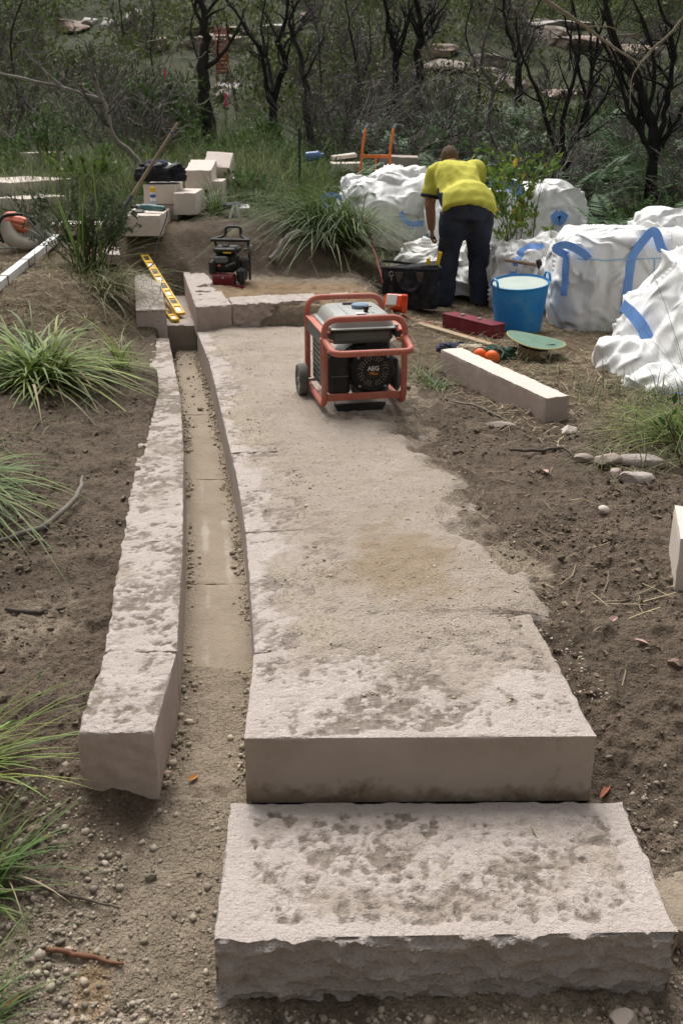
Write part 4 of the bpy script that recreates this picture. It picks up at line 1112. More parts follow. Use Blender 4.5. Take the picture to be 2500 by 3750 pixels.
leaf('small red leaf scrap on the dark soil at bottom left', -.74, 2.10, .025, .012, -.2, m_leafred)
leaf('red leaf at the left edge of the gravel', -.72, 1.72, .06, .012, .7, m_leafred)
leaf('dry straw coloured twig leaf on the front step', .48, 2.09, .035, .004, -1.2, m_straw, z=-.190)

# ------------------------------------------------------------------ things on the right bank
def bucket():
    g = empty('tub', (1.405, 8.15, zat(1.405, 8.15) + .005), 0, 'blue flexible tub with two handles standing beside the worker', 'tub')
    n = 64; prof = [(.172, 0.), (.178, .006)] + [(.18 + .034 * t + (.0016 if i % 2 else 0), .01 + .37 * t) for i, t in enumerate(np.linspace(0, 1, 40))] + [(.222, .385), (.224, .395), (.218, .40), (.212, .392), (.205, .36), (.170, .02), (0, .018)]
    def warp(V):
        a = np.arctan2(V[:, 1], V[:, 0]); t = np.clip(V[:, 2] / .4, 0, 1)
        V[:, 0] *= 1 + .04 * t; V[:, 1] *= 1 - .04 * t
        V[:, 2] += .03 * t * np.sin(a * 1 + .4) * t
        return V
    a = MB(); a.lathe(prof, n); a.V[0] = warp(a.V[0]); a.build('tub_wall', m_bluetub, g, sharp=50)
    a = MB(); a.lathe([(.2085, .385), (.2035, .34), (.17, .03), (0, .03)], n); a.V[0] = warp(a.V[0]) * np.array((.99, .99, 1)); a.build('slurry_lining', m_residue, g, sharp=60)
    for (ang, h) in ((.25, .07), (PI + .35, .055)):
        c, s = math.cos(ang), math.sin(ang)
        P = []
        for t in np.linspace(0, PI, 14):
            u = .055 * math.cos(t); z = .385 + h * math.sin(t) + .02 * math.sin(ang + .4)
            P.append((c * .226 - s * u, s * .210 + c * u, z))
        a = MB(); a.tube(P, .010, 10, flat=.8); a.build('handle', m_bluetub, g)
bucket()

def toolbag():
    g = empty('tool_bag', (.60, 9.08, zat(.6, 9.08)), math.radians(-7), 'black canvas tool bag with leather handle patches in front of the worker', 'bag')
    w, d, h = .25, .13, .34
    # body: lofted rounded box, sagging
    rings = []
    for t in np.linspace(0, 1, 16):
        z = h * t
        ww = w * (1 - .05 * t ** 2 + .02 * math.sin(t * 9)); dd = d * (1 + .12 * math.sin(PI * t) - .25 * t ** 3)
        p = []
        for k in range(48):
            th = 2 * PI * k / 48; c, s = math.cos(th), math.sin(th)
            x = math.copysign(abs(c) ** .35, c) * ww; y = math.copysign(abs(s) ** .45, s) * dd
            p.append((x, y, z + .02 * t * math.sin(x * 9) + .012 * t))
        rings.append(p)
    V = np.array(rings).reshape(-1, 3)
    V += (.006 * fbm(V[:, 0], V[:, 1], V[:, 2], 3, 14, 2))[:, None] * np.array((0.3, 1, .3))
    F = grid_faces(48, 16, True).tolist() + [list(range(15 * 48, 16 * 48))]
    a = MB(); a.add(V, F); a.build('bag_body', m_canvas, g, sharp=70)
    a = MB(); a.tube(smoothpath([(-w * .96, -.09, h + .0), (-w * .96, .09, h + .035), (w * .1, .10, h + .01), (w * .95, .09, h + .0), (w * .95, -.09, h - .005), (.05, -.1, h - .005), (-w * .96, -.09, h)], 40), .012, 8); a.build('top_rim', m_canvas, g)
    for s in (-1, 1):
        a = MB(); V = [(s * .09 - .035, -d * 1.06, .315), (s * .09 + .035, -d * 1.06, .315), (s * .09 + .010, -d * 1.16, .225), (s * .09 - .010, -d * 1.16, .225)]
        V2 = [(x, y - .005, z) for x, y, z in V]
        a.add(V + V2, [(0, 1, 2, 3), (7, 6, 5, 4), (0, 4, 5, 1), (1, 5, 6, 2), (2, 6, 7, 3), (3, 7, 4, 0)]); a.build('handle_patch', m_leather, g, smooth=False)
    a = MB(); a.ribbon(smoothpath([(-.09, -d * 1.2, .235), (-.05, -d * 1.35, .185), (.0, -d * 1.38, .17), (.05, -d * 1.35, .18), (.09, -d * 1.2, .235)], 20), (0, .5, 1), .03, .012); a.build('handle', m_canvas, g)
    a = MB(); a.tube([(-.155 + .018 * math.cos(t), -d * 1.16, .30 + .020 * math.sin(t)) for t in np.linspace(.6, 2 * PI - .1, 16)], .004, 6); a.tube([(-.155, -d * 1.17, .28), (-.152, -d * 1.18, .245)], .005, 6); a.build('buckle', m_steel, g)
    a = MB(); a.ribbon(smoothpath([(-.152, -d * 1.18, .245), (-.148, -d * 1.25, .16), (-.10, -d * 1.3, .09), (-.07, -d * 1.35, .02)], 16), (1, 0, 0), .045, .006); a.build('shoulder_strap', m_canvas, g)
    a = MB(); a.ribbon([(x, -d * (1.10 + .04 * math.sin(PI * .4)), .14) for x in np.linspace(-w * .8, w * .85, 10)], (0, 0, 1), .016, .01); a.build('front_seam', m_canvas, g)
    for i, (x, tilt, L) in enumerate(((.155, .0, .13), (.215, .22, .19))):
        a = MB(); M = TR(x, -.02, h - .05) @ RY(tilt); a.M = M
        a.box((0, 0, L / 2), (.034, .022, L), .004)
        o = a.build('yellow_tool', m_yellow, None); o.parent = None
        o.matrix_world = Matrix.Translation((.60, 9.08, zat(.6, 9.08))) @ RZ(math.radians(-7))
        tag(o, ('shorter straight yellow grip' if i == 0 else 'longer leaning yellow grip') + ' sticking out of the black tool bag', 'tool', 'yellow handles in the tool bag')
toolbag()

def maroon_box():
    x, y = 1.03, 8.02
    g = empty('metal_box', (x, y, zat(x, y) - .01), math.radians(-56 + 180), 'long maroon metal box lying in the straw before the worker', 'box')
    a = MB(); a.box((0, 0, .06), (.60, .13, .12), .006); a.build('box_shell', m_maroon, g)
    a = MB(); a.box((0, 0, .123), (.605, .136, .012), .003); a.build('lid', m_maroon, g)
    for xx in (-.08, .12):
        a = MB(); a.box((xx, .0, .135), (.022, .03, .018), .004); a.build('catch', m_steel, g)
    p0, p1 = np.array((.62, 8.24)), np.array((1.10, 7.42))
    c = (p0 + p1) / 2; L = np.linalg.norm(p1 - p0)
    b = empty('timber_batten', (c[0], c[1], zat(c[0], c[1]) + .02), math.atan2(*(p1 - p0)[::-1]), 'narrow timber batten with bright orange painted edge in front of the maroon box', 'batten')
    a = MB(); a.box((0, 0, .0), (L, .06, .04), .003); a.build('wood', m_woodp, b)
    a = MB(); a.box((0, .024, .0195), (L * .96, .012, .003), .001); a.build('painted_edge', mat('faded_orange_edge', (.45, .20, .08), (.5, .27, .13), 12, .8), b)
maroon_box()

def power_box():
    x, y = .44, 8.45
    g = empty('power_box', (x, y, zat(x, y)), -.35, 'bright orange portable power outlet box behind the generator', 'outlet box')
    m_bo = mat('bright_orange_plastic', (.72, .07, .02), (.78, .10, .03), 8, .4)
    a = MB(); a.box((0, 0, .07), (.17, .12, .13), .02, RX(-.5)); b = a.build('case', m_bo, g)
    a = MB(); a.box((-.015, -.05, .105), (.09, .012, .09), .003, RX(-.5)); a.build('face_plate', m_white, b)
    a = MB(); a.box((.10, -.06, .075), (.04, .03, .14), .01, RX(-.2)); a.box((.10, -.07, .14), (.05, .04, .035), .008); a.build('plug', m_bo, g)
    # lead running back up the bank
    pts = [(.36, 9.0, .10), (.30, 9.5, .30), (.245, 9.95, .50), (.235, 10.1, .55)]
    a = MB(); a.tube(smoothpath(pts, 24), .006, 6); o = a.build('power_lead', m_cord, None); tag(o, 'thin pinkish red lead running up from the tool bag into the grass', 'lead', 'red leads')
    pts = [(.50, 8.4), (.62, 8.33), (.72, 8.38), (.84, 8.36), (.95, 8.55), (1.05, 8.6)]
    a = MB(); a.tube(smoothpath([(px, py, zat(px, py) + .012) for px, py in pts], 30), .006, 6); o = a.build('power_lead', m_cord, None); tag(o, 'red lead lying in the straw between outlet box and maroon box', 'lead', 'red leads')
power_box()

def hat():
    x, y = 1.325, 7.06
    g = empty('hat', (x, y, zat(x, y) - .005), 0, 'straw sun hat lying crown down, green underside of its brim showing', 'hat')
    g.rotation_euler = (0.05, math.radians(9), 0)
    m_st = mat('straw_weave', (.28, .21, .12), (.38, .29, .17), 40, .9, .5, 220)
    m_gr = mat('green_brim_lining', (.10, .185, .135), (.15, .24, .175), 10, .8)
    n = 48
    def wv(V, k=1.): a = np.arctan2(V[:, 1], V[:, 0]); r = np.hypot(V[:, 0], V[:, 1]); V[:, 2] += np.clip(r - .09, 0, 1) * (.09 * np.cos(2 * a + .4)); return V
    a = MB(); a.lathe([(0, 0), (.085, .002), (.10, .02), (.106, .07), (.11, .125), (.14, .130), (.20, .134), (.202, .137)], n); a.V[0] = wv(a.V[0]); c = a.build('crown', m_st, g, sharp=60)
    a = MB(); a.lathe([(.202, .141), (.14, .136), (.109, .130), (.10, .07), (.09, .02), (0, .012)], n); a.V[0] = wv(a.V[0]); a.build('brim_lining', m_gr, g, sharp=60)
    a = MB(); V = [(.203 * math.cos(t), .203 * math.sin(t), .139) for t in np.linspace(0, 2 * PI, 60)]; V = wv(np.array(V)); a.tube(V, .004, 6, cap=False); a.build('brim_edge', mat('yellow_edging', (.40, .36, .12), (.46, .42, .18), 10, .8), g)
    a = MB(); a.lathe([(.1075, .088), (.1115, .118)], n, cap=False); a.build('hat_band', m_black, c)
    a = MB(); a.tube(smoothpath([(-.11, -.05, .128), (-.02, -.10, .13), (.03, -.11, .135), (.12, -.09, .15)], 16), .003, 6); a.build('chin_cord', m_blackcord, g)
hat()

def muffs():
    x, y = .985, 6.86
    z = zat(x, y) + .05
    g = empty('ear_muffs', (x, y, z), -.6, 'orange ear muffs lying behind the stone post', 'ear muffs')
    m_eo = mat('fluoro_orange', (.85, .12, .02), (.90, .17, .03), 8, .45)
    for dx in (-.045, .05):
        a = MB(); a.ell((dx, -.01 * (dx > 0), .01), (.055, .045, .048), 20, 12); cup = a.build('cup', m_eo, g)
        a = MB(); a.tube([(dx + .056 * math.cos(t), -.0 - .01 * (dx > 0), .01 + .049 * math.sin(t)) for t in np.linspace(0, 2 * PI, 24)], .004, 6, cap=False); a.build('seam_strap', m_leather, cup)
    a = MB(); a.tube(smoothpath([(-.09, .02, .0), (-.07, .09, .03), (0, .12, .04), (.08, .09, .03), (.10, .02, .0)], 20), .006, 8); a.build('head_band', m_black, g)
    m_dg = mat('dark_green_webbing', (.015, .05, .03), (.025, .075, .045), 14, .85, .4, 90)
    heap('work_gloves', (1.09, 6.99, zat(1.09, 6.99) + .04), (.085, .06, .045), m_dg, 31, 'crumpled dark green glove beside the orange ear muffs', 'glove', .05, 22)
    heap('cloth_rag', (.90, 7.05, zat(.9, 7.05) + .03), (.085, .05, .045), mat('cream_rag', (.38, .32, .23), (.46, .40, .30), 9, .9), 33, 'cream rag bunched behind the stone post', 'rag', .05, 20)
    heap('dark_cloth', (.80, 7.2, zat(.8, 7.2) + .02), (.075, .05, .035), m_navy, 34, 'small dark cloth at the far end of the post', 'cloth', .05, 20)
muffs()

def trolley():
    x, y = .385, 12.75
    z0 = zat(x, y)
    g = empty('hand_trolley', (x, y, z0), -.12, 'orange steel hand trolley standing behind the white bulk bag', 'trolley')
    H = 1.02
    for s in (-1, 1):
        lean = .10
        a = MB(); a.tube(fillet([(s * .20, -.10, .05), (s * .165 + .02, .02, .80), (s * .165 + .045, .12, H + .02), (s * .165 + .07, .20, H + .06)], .06), .016, 10); r_ = a.build('side_rail', m_orange, g)
        a = MB(); a.tube([(s * .165 + .048, .13, H + .02), (s * .165 + .072, .205, H + .065)], .020, 10); a.build('grip', mat('grey_rubber_grip', (.10, .11, .13), rough=.8), r_)
    a = MB(); a.tube([(.165 + .047 - .33 - .02, .115, 1.0), (.165 + .047 - .33 - .023, .12, 1.02)], .019, 10); a.build('white_tape', m_white, g)
    for z, w in ((.74, .18), (.40, .19), (.12, .2)):
        yy_ = -.10 + .12 * z / .8
        a = MB(); a.box((.015 * z, yy_, z), (2 * w, .02, .04), .004); a.build('cross_bar', m_orange, g)
    a = MB(); a.box((.02, -.02, .45), (.025, .02, .62), .004); a.build('centre_bar', m_orange, g)
    a = MB(); a.box((0, -.22, .02), (.42, .22, .008), .002); a.build('toe_plate', m_orange, g)
    for s in (-1, 1):
        a = MB(); a.lathe([(.06, -.035), (.11, -.04), (.125, -.02), (.125, .02), (.11, .04), (.06, .035)], 24, TR(s * .25, .05, .12) @ RY(PI / 2)); a.build('wheel', m_black, g)
trolley()

# ------------------------------------------------------------------ white bulk bags
m_bag = mat('white_woven_bag', (.72, .715, .70), (.80, .795, .785), 3, .5, .0, 16, ridged=(5., 1., .09), layers=(('dirt', (.42, .34, .25), (.56, .49, .41), 5, 7),))
m_strap = mat('blue_webbing', (.15, .31, .70), (.20, .37, .74), 12, .8, .3, 160)
m_thread = mat('blue_stitching', (.25, .45, .62), rough=.8)
def crease(X, Y, Z, sc, seed, n=5):
    """sharp folds and flat facets of crumpled sheet: triangle waves in random directions"""
    r = np.random.default_rng(seed); d = 0; t = 0
    for i in range(n):
        k = r.normal(size=3); k /= np.linalg.norm(k); f = sc * 1.5 ** i; a = 1 / 1.42 ** i
        ph = (X * k[0] + Y * k[1] + Z * k[2]) * f + .55 * fbm(X, Y, Z, 1, f * .8, seed + i) + r.uniform()
        m_ = .35 + .65 * ss(-.3, .3, fbm(X, Y, Z, 1, sc * 1.3, seed + 40 + i))
        d = d + a * m_ * (np.abs((ph % 1) - .5) * 4 - 1); t += a
    for i, f in enumerate((1.6, 3.4)):          # sparse sharp fold lines
        q = fbm(X, Y, Z, 2, sc * f, seed + 70 + i)
        d = d + (1.3 / (1 + i)) * np.exp(-np.abs(q) / .05) * ss(-.2, .3, fbm(X, Y, Z, 1, sc * 1.1, seed + 80 + i))
    return d / t * 1.4
class Bag:
    def __init__(s, name, label, c, r, h, seed, amp=.09, sc=2.2, sq=.55, top=.6, lean=(0, 0), bulge=.12, dirt=.3, rz=0., n=230, k=120, side=.36, crush=None):
        s.__dict__.update(locals())
        s.g = empty(name, tuple(c), rz, label, 'bulk bag', 'white bulk bags')
        u = np.arange(n) * 2 * PI / n; v = np.linspace(0, 1, k)
        U, V = np.meshgrid(u, v)
        P = s.surf(U.ravel(), V.ravel())
        d = np.clip(dirt * (.9 * fbm(P[:, 0], P[:, 1], P[:, 2], 4, 3, seed + 9) + .55 * (1 - ss(0, .35, P[:, 2])) + .15), 0, 1)
        s.o = obj_np('bag_sheet', P, grid_faces(n, k, True), m=m_bag, parent=s.g, attrs={'dirt': d})
    def surf(s, u, v, off=0.):
        u = np.asarray(u, float); v = np.asarray(v, float)
        t = v * PI / 2
        z = np.sin(t) ** s.top; rad = np.cos(t) ** s.side * (1 + s.bulge * np.sin(PI * np.clip(z, 0, 1)))
        cx, sy = np.cos(u), np.sin(u)
        x = np.sign(cx) * np.abs(cx) ** s.sq * rad; y = np.sign(sy) * np.abs(sy) ** s.sq * rad
        X, Y, Z = x * s.r[0], y * s.r[1], z * s.h
        if s.crush is not None: X, Y, Z = s.crush(X, Y, Z)
        sd_ = s.seed
        wx = .25 * fbm(X, Y, Z, 2, 1.5, sd_ + 50); wy = .25 * fbm(X, Y, Z, 2, 1.5, sd_ + 60)
        d = 1.15 * crease(X + wx, Y + wy, Z * .7 + wx, s.sc * .6, sd_) + .6 * fbm(X, Y, Z, 2, s.sc * .55, sd_ + 7)
        d = d * s.amp + off
        nl = np.sqrt((X / s.r[0] ** 1.2) ** 2 + (Y / s.r[1] ** 1.2) ** 2 + (.8 * Z / s.h ** 1.2) ** 2) + 1e-6
        X = X + d * X / s.r[0] ** 1.2 / nl; Y = Y + d * Y / s.r[1] ** 1.2 / nl; Z = Z + d * .8 * Z / s.h ** 1.2 / nl
        X = X + s.lean[0] * Z; Y = Y + s.lean[1] * Z
        return np.stack([X, Y, np.maximum(Z, -.02 if off == 0 else .0)], -1)
    def strap(s, uv, w=.055, name='lifting_strap', lift=None, m=None):
        uv = np.array(uv, float)
        t = np.linspace(0, len(uv) - 1, 26); q = np.stack([np.interp(t, np.arange(len(uv)), uv[:, i]) for i in (0, 1)], 1)
        P = s.surf(q[:, 0], q[:, 1], .010)
        N = s.surf(q[:, 0], q[:, 1], .05) - P
        if lift is not None:
            N2 = N / (np.linalg.norm(N, axis=1)[:, None] + 1e-9)
            f = np.interp(np.linspace(0, 1, 26), np.linspace(0, 1, len(lift)), lift)
            P = P + np.array((0, 0, 1.)) * f[:, None]
        T = np.gradient(P, axis=0)
        S = np.cross(N, T)
        a = MB(); a.ribbon(P, S, w, .004); return a.build(name, m or m_strap, s.g, fix=False)
    def loop(s, pts, w=.055, side=(0, 1, 0), name='lifting_loop'):
        P = np.array(smoothpath(pts, 28))
        if side is None: side = np.cross(np.gradient(P, axis=0), (.1, 1., .15))
        a = MB(); a.ribbon(P, side, w, .004); return a.build(name, m_strap, s.g, fix=False)
W = -PI / 2   # direction facing the camera
zg = lambda x, y: zat(x, y) - .01
# big upright bag at right
b = Bag('bulk_bag', 'large upright white bulk bag with tall blue lifting loop, right of the blue tub', (2.32, 8.62, zg(2.2, 8.2) - .03), (.58, .50), .80, 11, amp=.075, sc=2.0, sq=.62, top=.55, bulge=.06, side=.22, dirt=.25)
b.strap([(W - .04, .05), (W - .04, .2), (W - .04, .40)], .07)
b.strap([(W + .19, .06), (W + .19, .2), (W + .18, .40)], .07)
p = b.surf(np.array([W - .04, W + .18, W + .03]), np.array([.40, .40, .42]), .014)
b.loop([p[0], p[0] + (.03, .0, .07), p[2] + (-.04, -.01, .18), p[2] + (.01, -.01, .18), p[1] + (-.07, .0, .09), p[1]], .068, None)
b.strap([(W + .05, .02), (W + .05, .2), (W + .05, .40)], .008, 'stitched_seam', m=m_thread)
b.strap([(W - .75, .41), (W - .3, .41), (W + .2, .41), (W + .7, .41)], .007, 'stitched_hem', m=m_thread)
b.strap([(W - .95, .12), (W - .98, .3), (W - 1.0, .42)], .06)
p = b.surf(np.array([W - 1.0, W - .55]), np.array([.42, .42]), .012)
b.loop([p[0], p[0] + (-.10, -.05, .06), p[0] + (-.02, -.08, .09), p[1] + (-.06, -.04, .05), p[1]], .06, None)
def collar(bag, c, r, h, seed, name='loose_collar', amp=.06, sc=7):
    n, k = 90, 36; u = np.arange(n) * 2 * PI / n; v = np.linspace(0, 1, k); U, V = np.meshgrid(u, v); U = U.ravel(); V = V.ravel()
    rr_ = np.cos(V * PI / 2) ** .6
    X, Y, Z = np.cos(U) * rr_ * r[0], np.sin(U) * rr_ * r[1], np.sin(V * PI / 2) ** .8 * h
    d = amp * (.9 * crease(X, Y, Z, sc * .35, seed) + .5 * fbm(X, Y, Z, 2, sc * .5, seed + 3))
    P = np.stack([X * (1 + d / r[0]), Y * (1 + d / r[1]), Z + d], 1) + np.array(c)
    return obj_np(name, P, grid_faces(n, k, True), m=m_bag, parent=bag.g, attrs={'dirt': np.clip(.2 * fbm(X, Y, Z, 3, 4, seed), 0, 1)})
collar(b, (.28, .02, .70), (.24, .25, .26), .0, 3) if False else collar(b, (.28, .02, .66), (.25, .25), .30, 3)
collar(b, (.60, .05, .45), (.22, .25), .28, 4)
collar(b, (-.12, .05, .66), (.36, .3), .14, 14)

# slumped bag at the right front
b = Bag('bulk_bag', 'slumped crumpled white bulk bag nearest the camera at the right edge', (2.50, 6.75, zg(2.1, 6.5) - .02), (.62, .75), .72, 23, amp=.12, sc=1.9, sq=.85, top=.9, bulge=.03, dirt=.22, lean=(.25, .10), side=.5)
b.strap([(W - .25, .02), (W - .3, .10), (W - .2, .20), (W - .1, .22)], .055, lift=[0, .01, .0, .0])
b.loop([(-.60, -.86, .03), (-.48, -.96, .05), (-.36, -.94, .03), (-.25, -1.0, .04), (-.12, -.96, .03)], .07, None)
b.loop([(-.62, .15, .40), (-.58, .02, .36), (-.54, -.08, .30), (-.50, -.12, .22)], .08, None)
b.strap([(W - .55, .06), (W - .5, .35), (W - .45, .6)], .007, 'stitched_seam', m=m_thread)
collar(b, (-.58, -.10, .0), (.25, .36), .22, 41, 'slumped_fold', .08, 5)
collar(b, (-.45, -.62, .0), (.36, .26), .16, 42, 'slumped_fold', .07, 5)
# third bag behind at far right edge
b = Bag('bulk_bag', 'white bulk bag with blue strap behind, cut off by the right edge', (3.05, 8.2, zg(3, 8.1)), (.45, .5), .72, 29, amp=.11, sc=2.4, sq=.7, dirt=.2)
b.strap([(W - .5, .3), (W - .45, .5), (W - .4, .62)], .06)

# wide bag on the left of the worker
b = Bag('bulk_bag', 'wide collapsed white bulk bag left of the worker, in front of the trolley', (.52, 11.95, zg(.5, 11.7) - .03), (.56, .5), .74, 35, amp=.12, sc=1.9, sq=.7, top=.72, bulge=.10, dirt=.55, lean=(.05, 0))
collar(b, (.10, .0, .58), (.36, .32), .26, 51, amp=.07, sc=6)
collar(b, (-.36, .18, .52), (.16, .16), .25, 52, amp=.05)
collar(b, (.42, .05, .42), (.2, .25), .28, 57, amp=.06)
b.loop([(-.66, -.12, .42), (-.74, -.2, .48), (-.70, -.26, .56), (-.58, -.22, .56), (-.50, -.2, .50)], .05, None)
b.loop([(.10, -.52, .46), (.14, -.58, .36), (.22, -.60, .30), (.36, -.58, .30)], .06, None)
b.loop([(.44, -.58, .18), (.32, -.62, .12), (.30, -.62, .02), (.38, -.66, -.06), (.48, -.66, -.10)], .05, None)
# hanging flap in front of the wide bag
def sheet(name, label, grid, m, seed, amp=.03, sc=6, sub=10, dirt=.15, parent=None, cat='bag sheet', group=None):
    """draped plastic sheet through a coarse control grid, with thickness"""
    G = np.array(grid, float)   # rows x cols x 3
    def up(A, n):
        k = A.shape[0]; t = np.linspace(0, k - 1, (k - 1) * n + 1); i = np.minimum(t.astype(int), k - 2); f = (t - i)
        Pm = np.concatenate([(2 * A[0] - A[1])[None], A, (2 * A[-1] - A[-2])[None]])
        f = f.reshape(-1, *([1] * (A.ndim - 1)))
        a, b_, c_, d_ = Pm[i], Pm[i + 1], Pm[i + 2], Pm[i + 3]
        return .5 * (2 * b_ + (c_ - a) * f + (2 * a - 5 * b_ + 4 * c_ - d_) * f ** 2 + (3 * b_ - a - 3 * c_ + d_) * f ** 3)
    G = up(G, sub); G = up(G.transpose(1, 0, 2), sub).transpose(1, 0, 2)
    nr, nc = G.shape[:2]
    N = np.cross(np.gradient(G, axis=1), np.gradient(G, axis=0)); N /= np.linalg.norm(N, axis=2)[..., None] + 1e-9
    P = G.reshape(-1, 3); N = N.reshape(-1, 3)
    d = amp * (crease(P[:, 0], P[:, 1], P[:, 2], sc * .4, seed) + .6 * fbm(P[:, 0], P[:, 1], P[:, 2], 2, sc * .5, seed + 2))
    P = P + N * d[:, None]
    dv = np.clip(dirt + dirt * 2 * fbm(P[:, 0], P[:, 1], P[:, 2], 3, 4, seed + 8), 0, 1)
    F = grid_faces(nc, nr); nb = len(P)
    V = np.vstack([P, P - N * .003]); F = np.vstack([F, F[:, ::-1] + nb])
    o = obj_np(name, V, F, m=m, parent=parent, attrs={'dirt': np.tile(dv, 2)})
    if label: tag(o, label, cat, group)
    return o
sheet('bag_flap', None, [[(.40, -.42, .62), (.50, -.40, .66), (.60, -.34, .60)], [(.36, -.62, .40), (.47, -.62, .42), (.60, -.55, .36)], [(.42, -.72, .16), (.52, -.72, .18), (.64, -.65, .12)], [(.48, -.80, -.06), (.55, -.80, -.08), (.64, -.74, -.10)]], m_bag, 61, .03, 6, parent=b.g)
# low open bag around the worker's legs
b = Bag('bulk_bag', 'low open white bulk bag spread on the ground around the worker', (1.02, 10.35, zg(1.0, 10.2)), (.40, .45), .40, 37, amp=.11, sc=2.6, sq=.8, top=.9, dirt=.3)
collar(b, (-.28, -.25, .0), (.28, .25), .33, 53, 'slumped_fold', .06, 5)
collar(b, (.12, -.45, .0), (.40, .25), .22, 54, 'slumped_fold', .06, 5)
b = Bag('bulk_bag', 'open dirty white bulk bag with brown stained inside and blue strap, between worker and tub', (1.74, 9.50, zg(1.7, 9.5)), (.38, .30), .56, 43, amp=.11, sc=2.6, sq=.8, top=.85, dirt=.95)
b.strap([(W - .55, .15), (W - .5, .5), (W - .4, .72), (W + .1, .85)], .07)
collar(b, (.10, -.30, .12), (.18, .2), .34, 55, 'slumped_fold', .05, 8)
collar(b, (-.10, -.1, .22), (.30, .2), .27, 58, 'slumped_fold', .05, 6)
b = Bag('bulk_bag', 'white bulk bag half hidden behind the leafy sapling', (1.92, 11.2, zg(1.9, 11.2)), (.56, .45), .80, 47, amp=.12, sc=2.4, sq=.75, dirt=.25)
b.loop([(-.40, -.3, .80), (-.30, -.4, .84), (-.16, -.42, .80), (-.10, -.42, .72)], .10, None)
b.loop([(.22, -.45, .55), (.28, -.5, .48), (.33, -.48, .56)], .10, None)
collar(b, (.10, .0, .55), (.3, .3), .2, 56)

# hammer standing out of the dirty bag
hm = empty('hammer', (1.56, 9.10, .20), 0, 'wooden handled hammer resting on the dirty open bag, right of the worker', 'hammer')
a = MB(); a.tube([(-.14, 0, .075), (.0, .0, .055), (.16, .0, .03)], .015, 10); a.build('handle', m_wood, hm)
a = MB(); a.box((.18, 0, .0), (.045, .05, .17), .01, RY(-.35)); a.build('head', m_black, hm)

# ------------------------------------------------------------------ worker
def remesh(mb, voxel, smooth=6):
    me = mb.mesh('tmp', False)
    o = bpy.data.objects.new('tmp', me); C.objects.link(o)
    r_ = o.modifiers.new('r', 'REMESH'); r_.mode = 'VOXEL'; r_.voxel_size = voxel
    s_ = o.modifiers.new('s', 'SMOOTH'); s_.factor = .5; s_.iterations = smooth
    bpy.context.view_layer.update()
    res = bpy.data.meshes.new_from_object(o.evaluated_get(bpy.context.evaluated_depsgraph_get()))
    bpy.data.objects.remove(o); bpy.data.meshes.remove(me)
    return res
def finish(me, name, m, parent, disp=None, smooth=True):
    n = len(me.vertices); co = np.zeros(n * 3, np.float32); me.vertices.foreach_get('co', co); co = co.reshape(-1, 3).astype(float)
    if disp is not None:
        nr = np.zeros(n * 3, np.float32); me.vertices.foreach_get('normal', nr); nr = nr.reshape(-1, 3)
        co = co + nr * disp(co)[:, None]
        me.vertices.foreach_set('co', co.astype(np.float32).ravel())
    me.polygons.foreach_set('use_smooth', np.ones(len(me.polygons), bool)); me.update()
    me.name = name; me.materials.clear(); me.materials.append(m)
    o = bpy.data.objects.new(name, me); return link(o, parent)

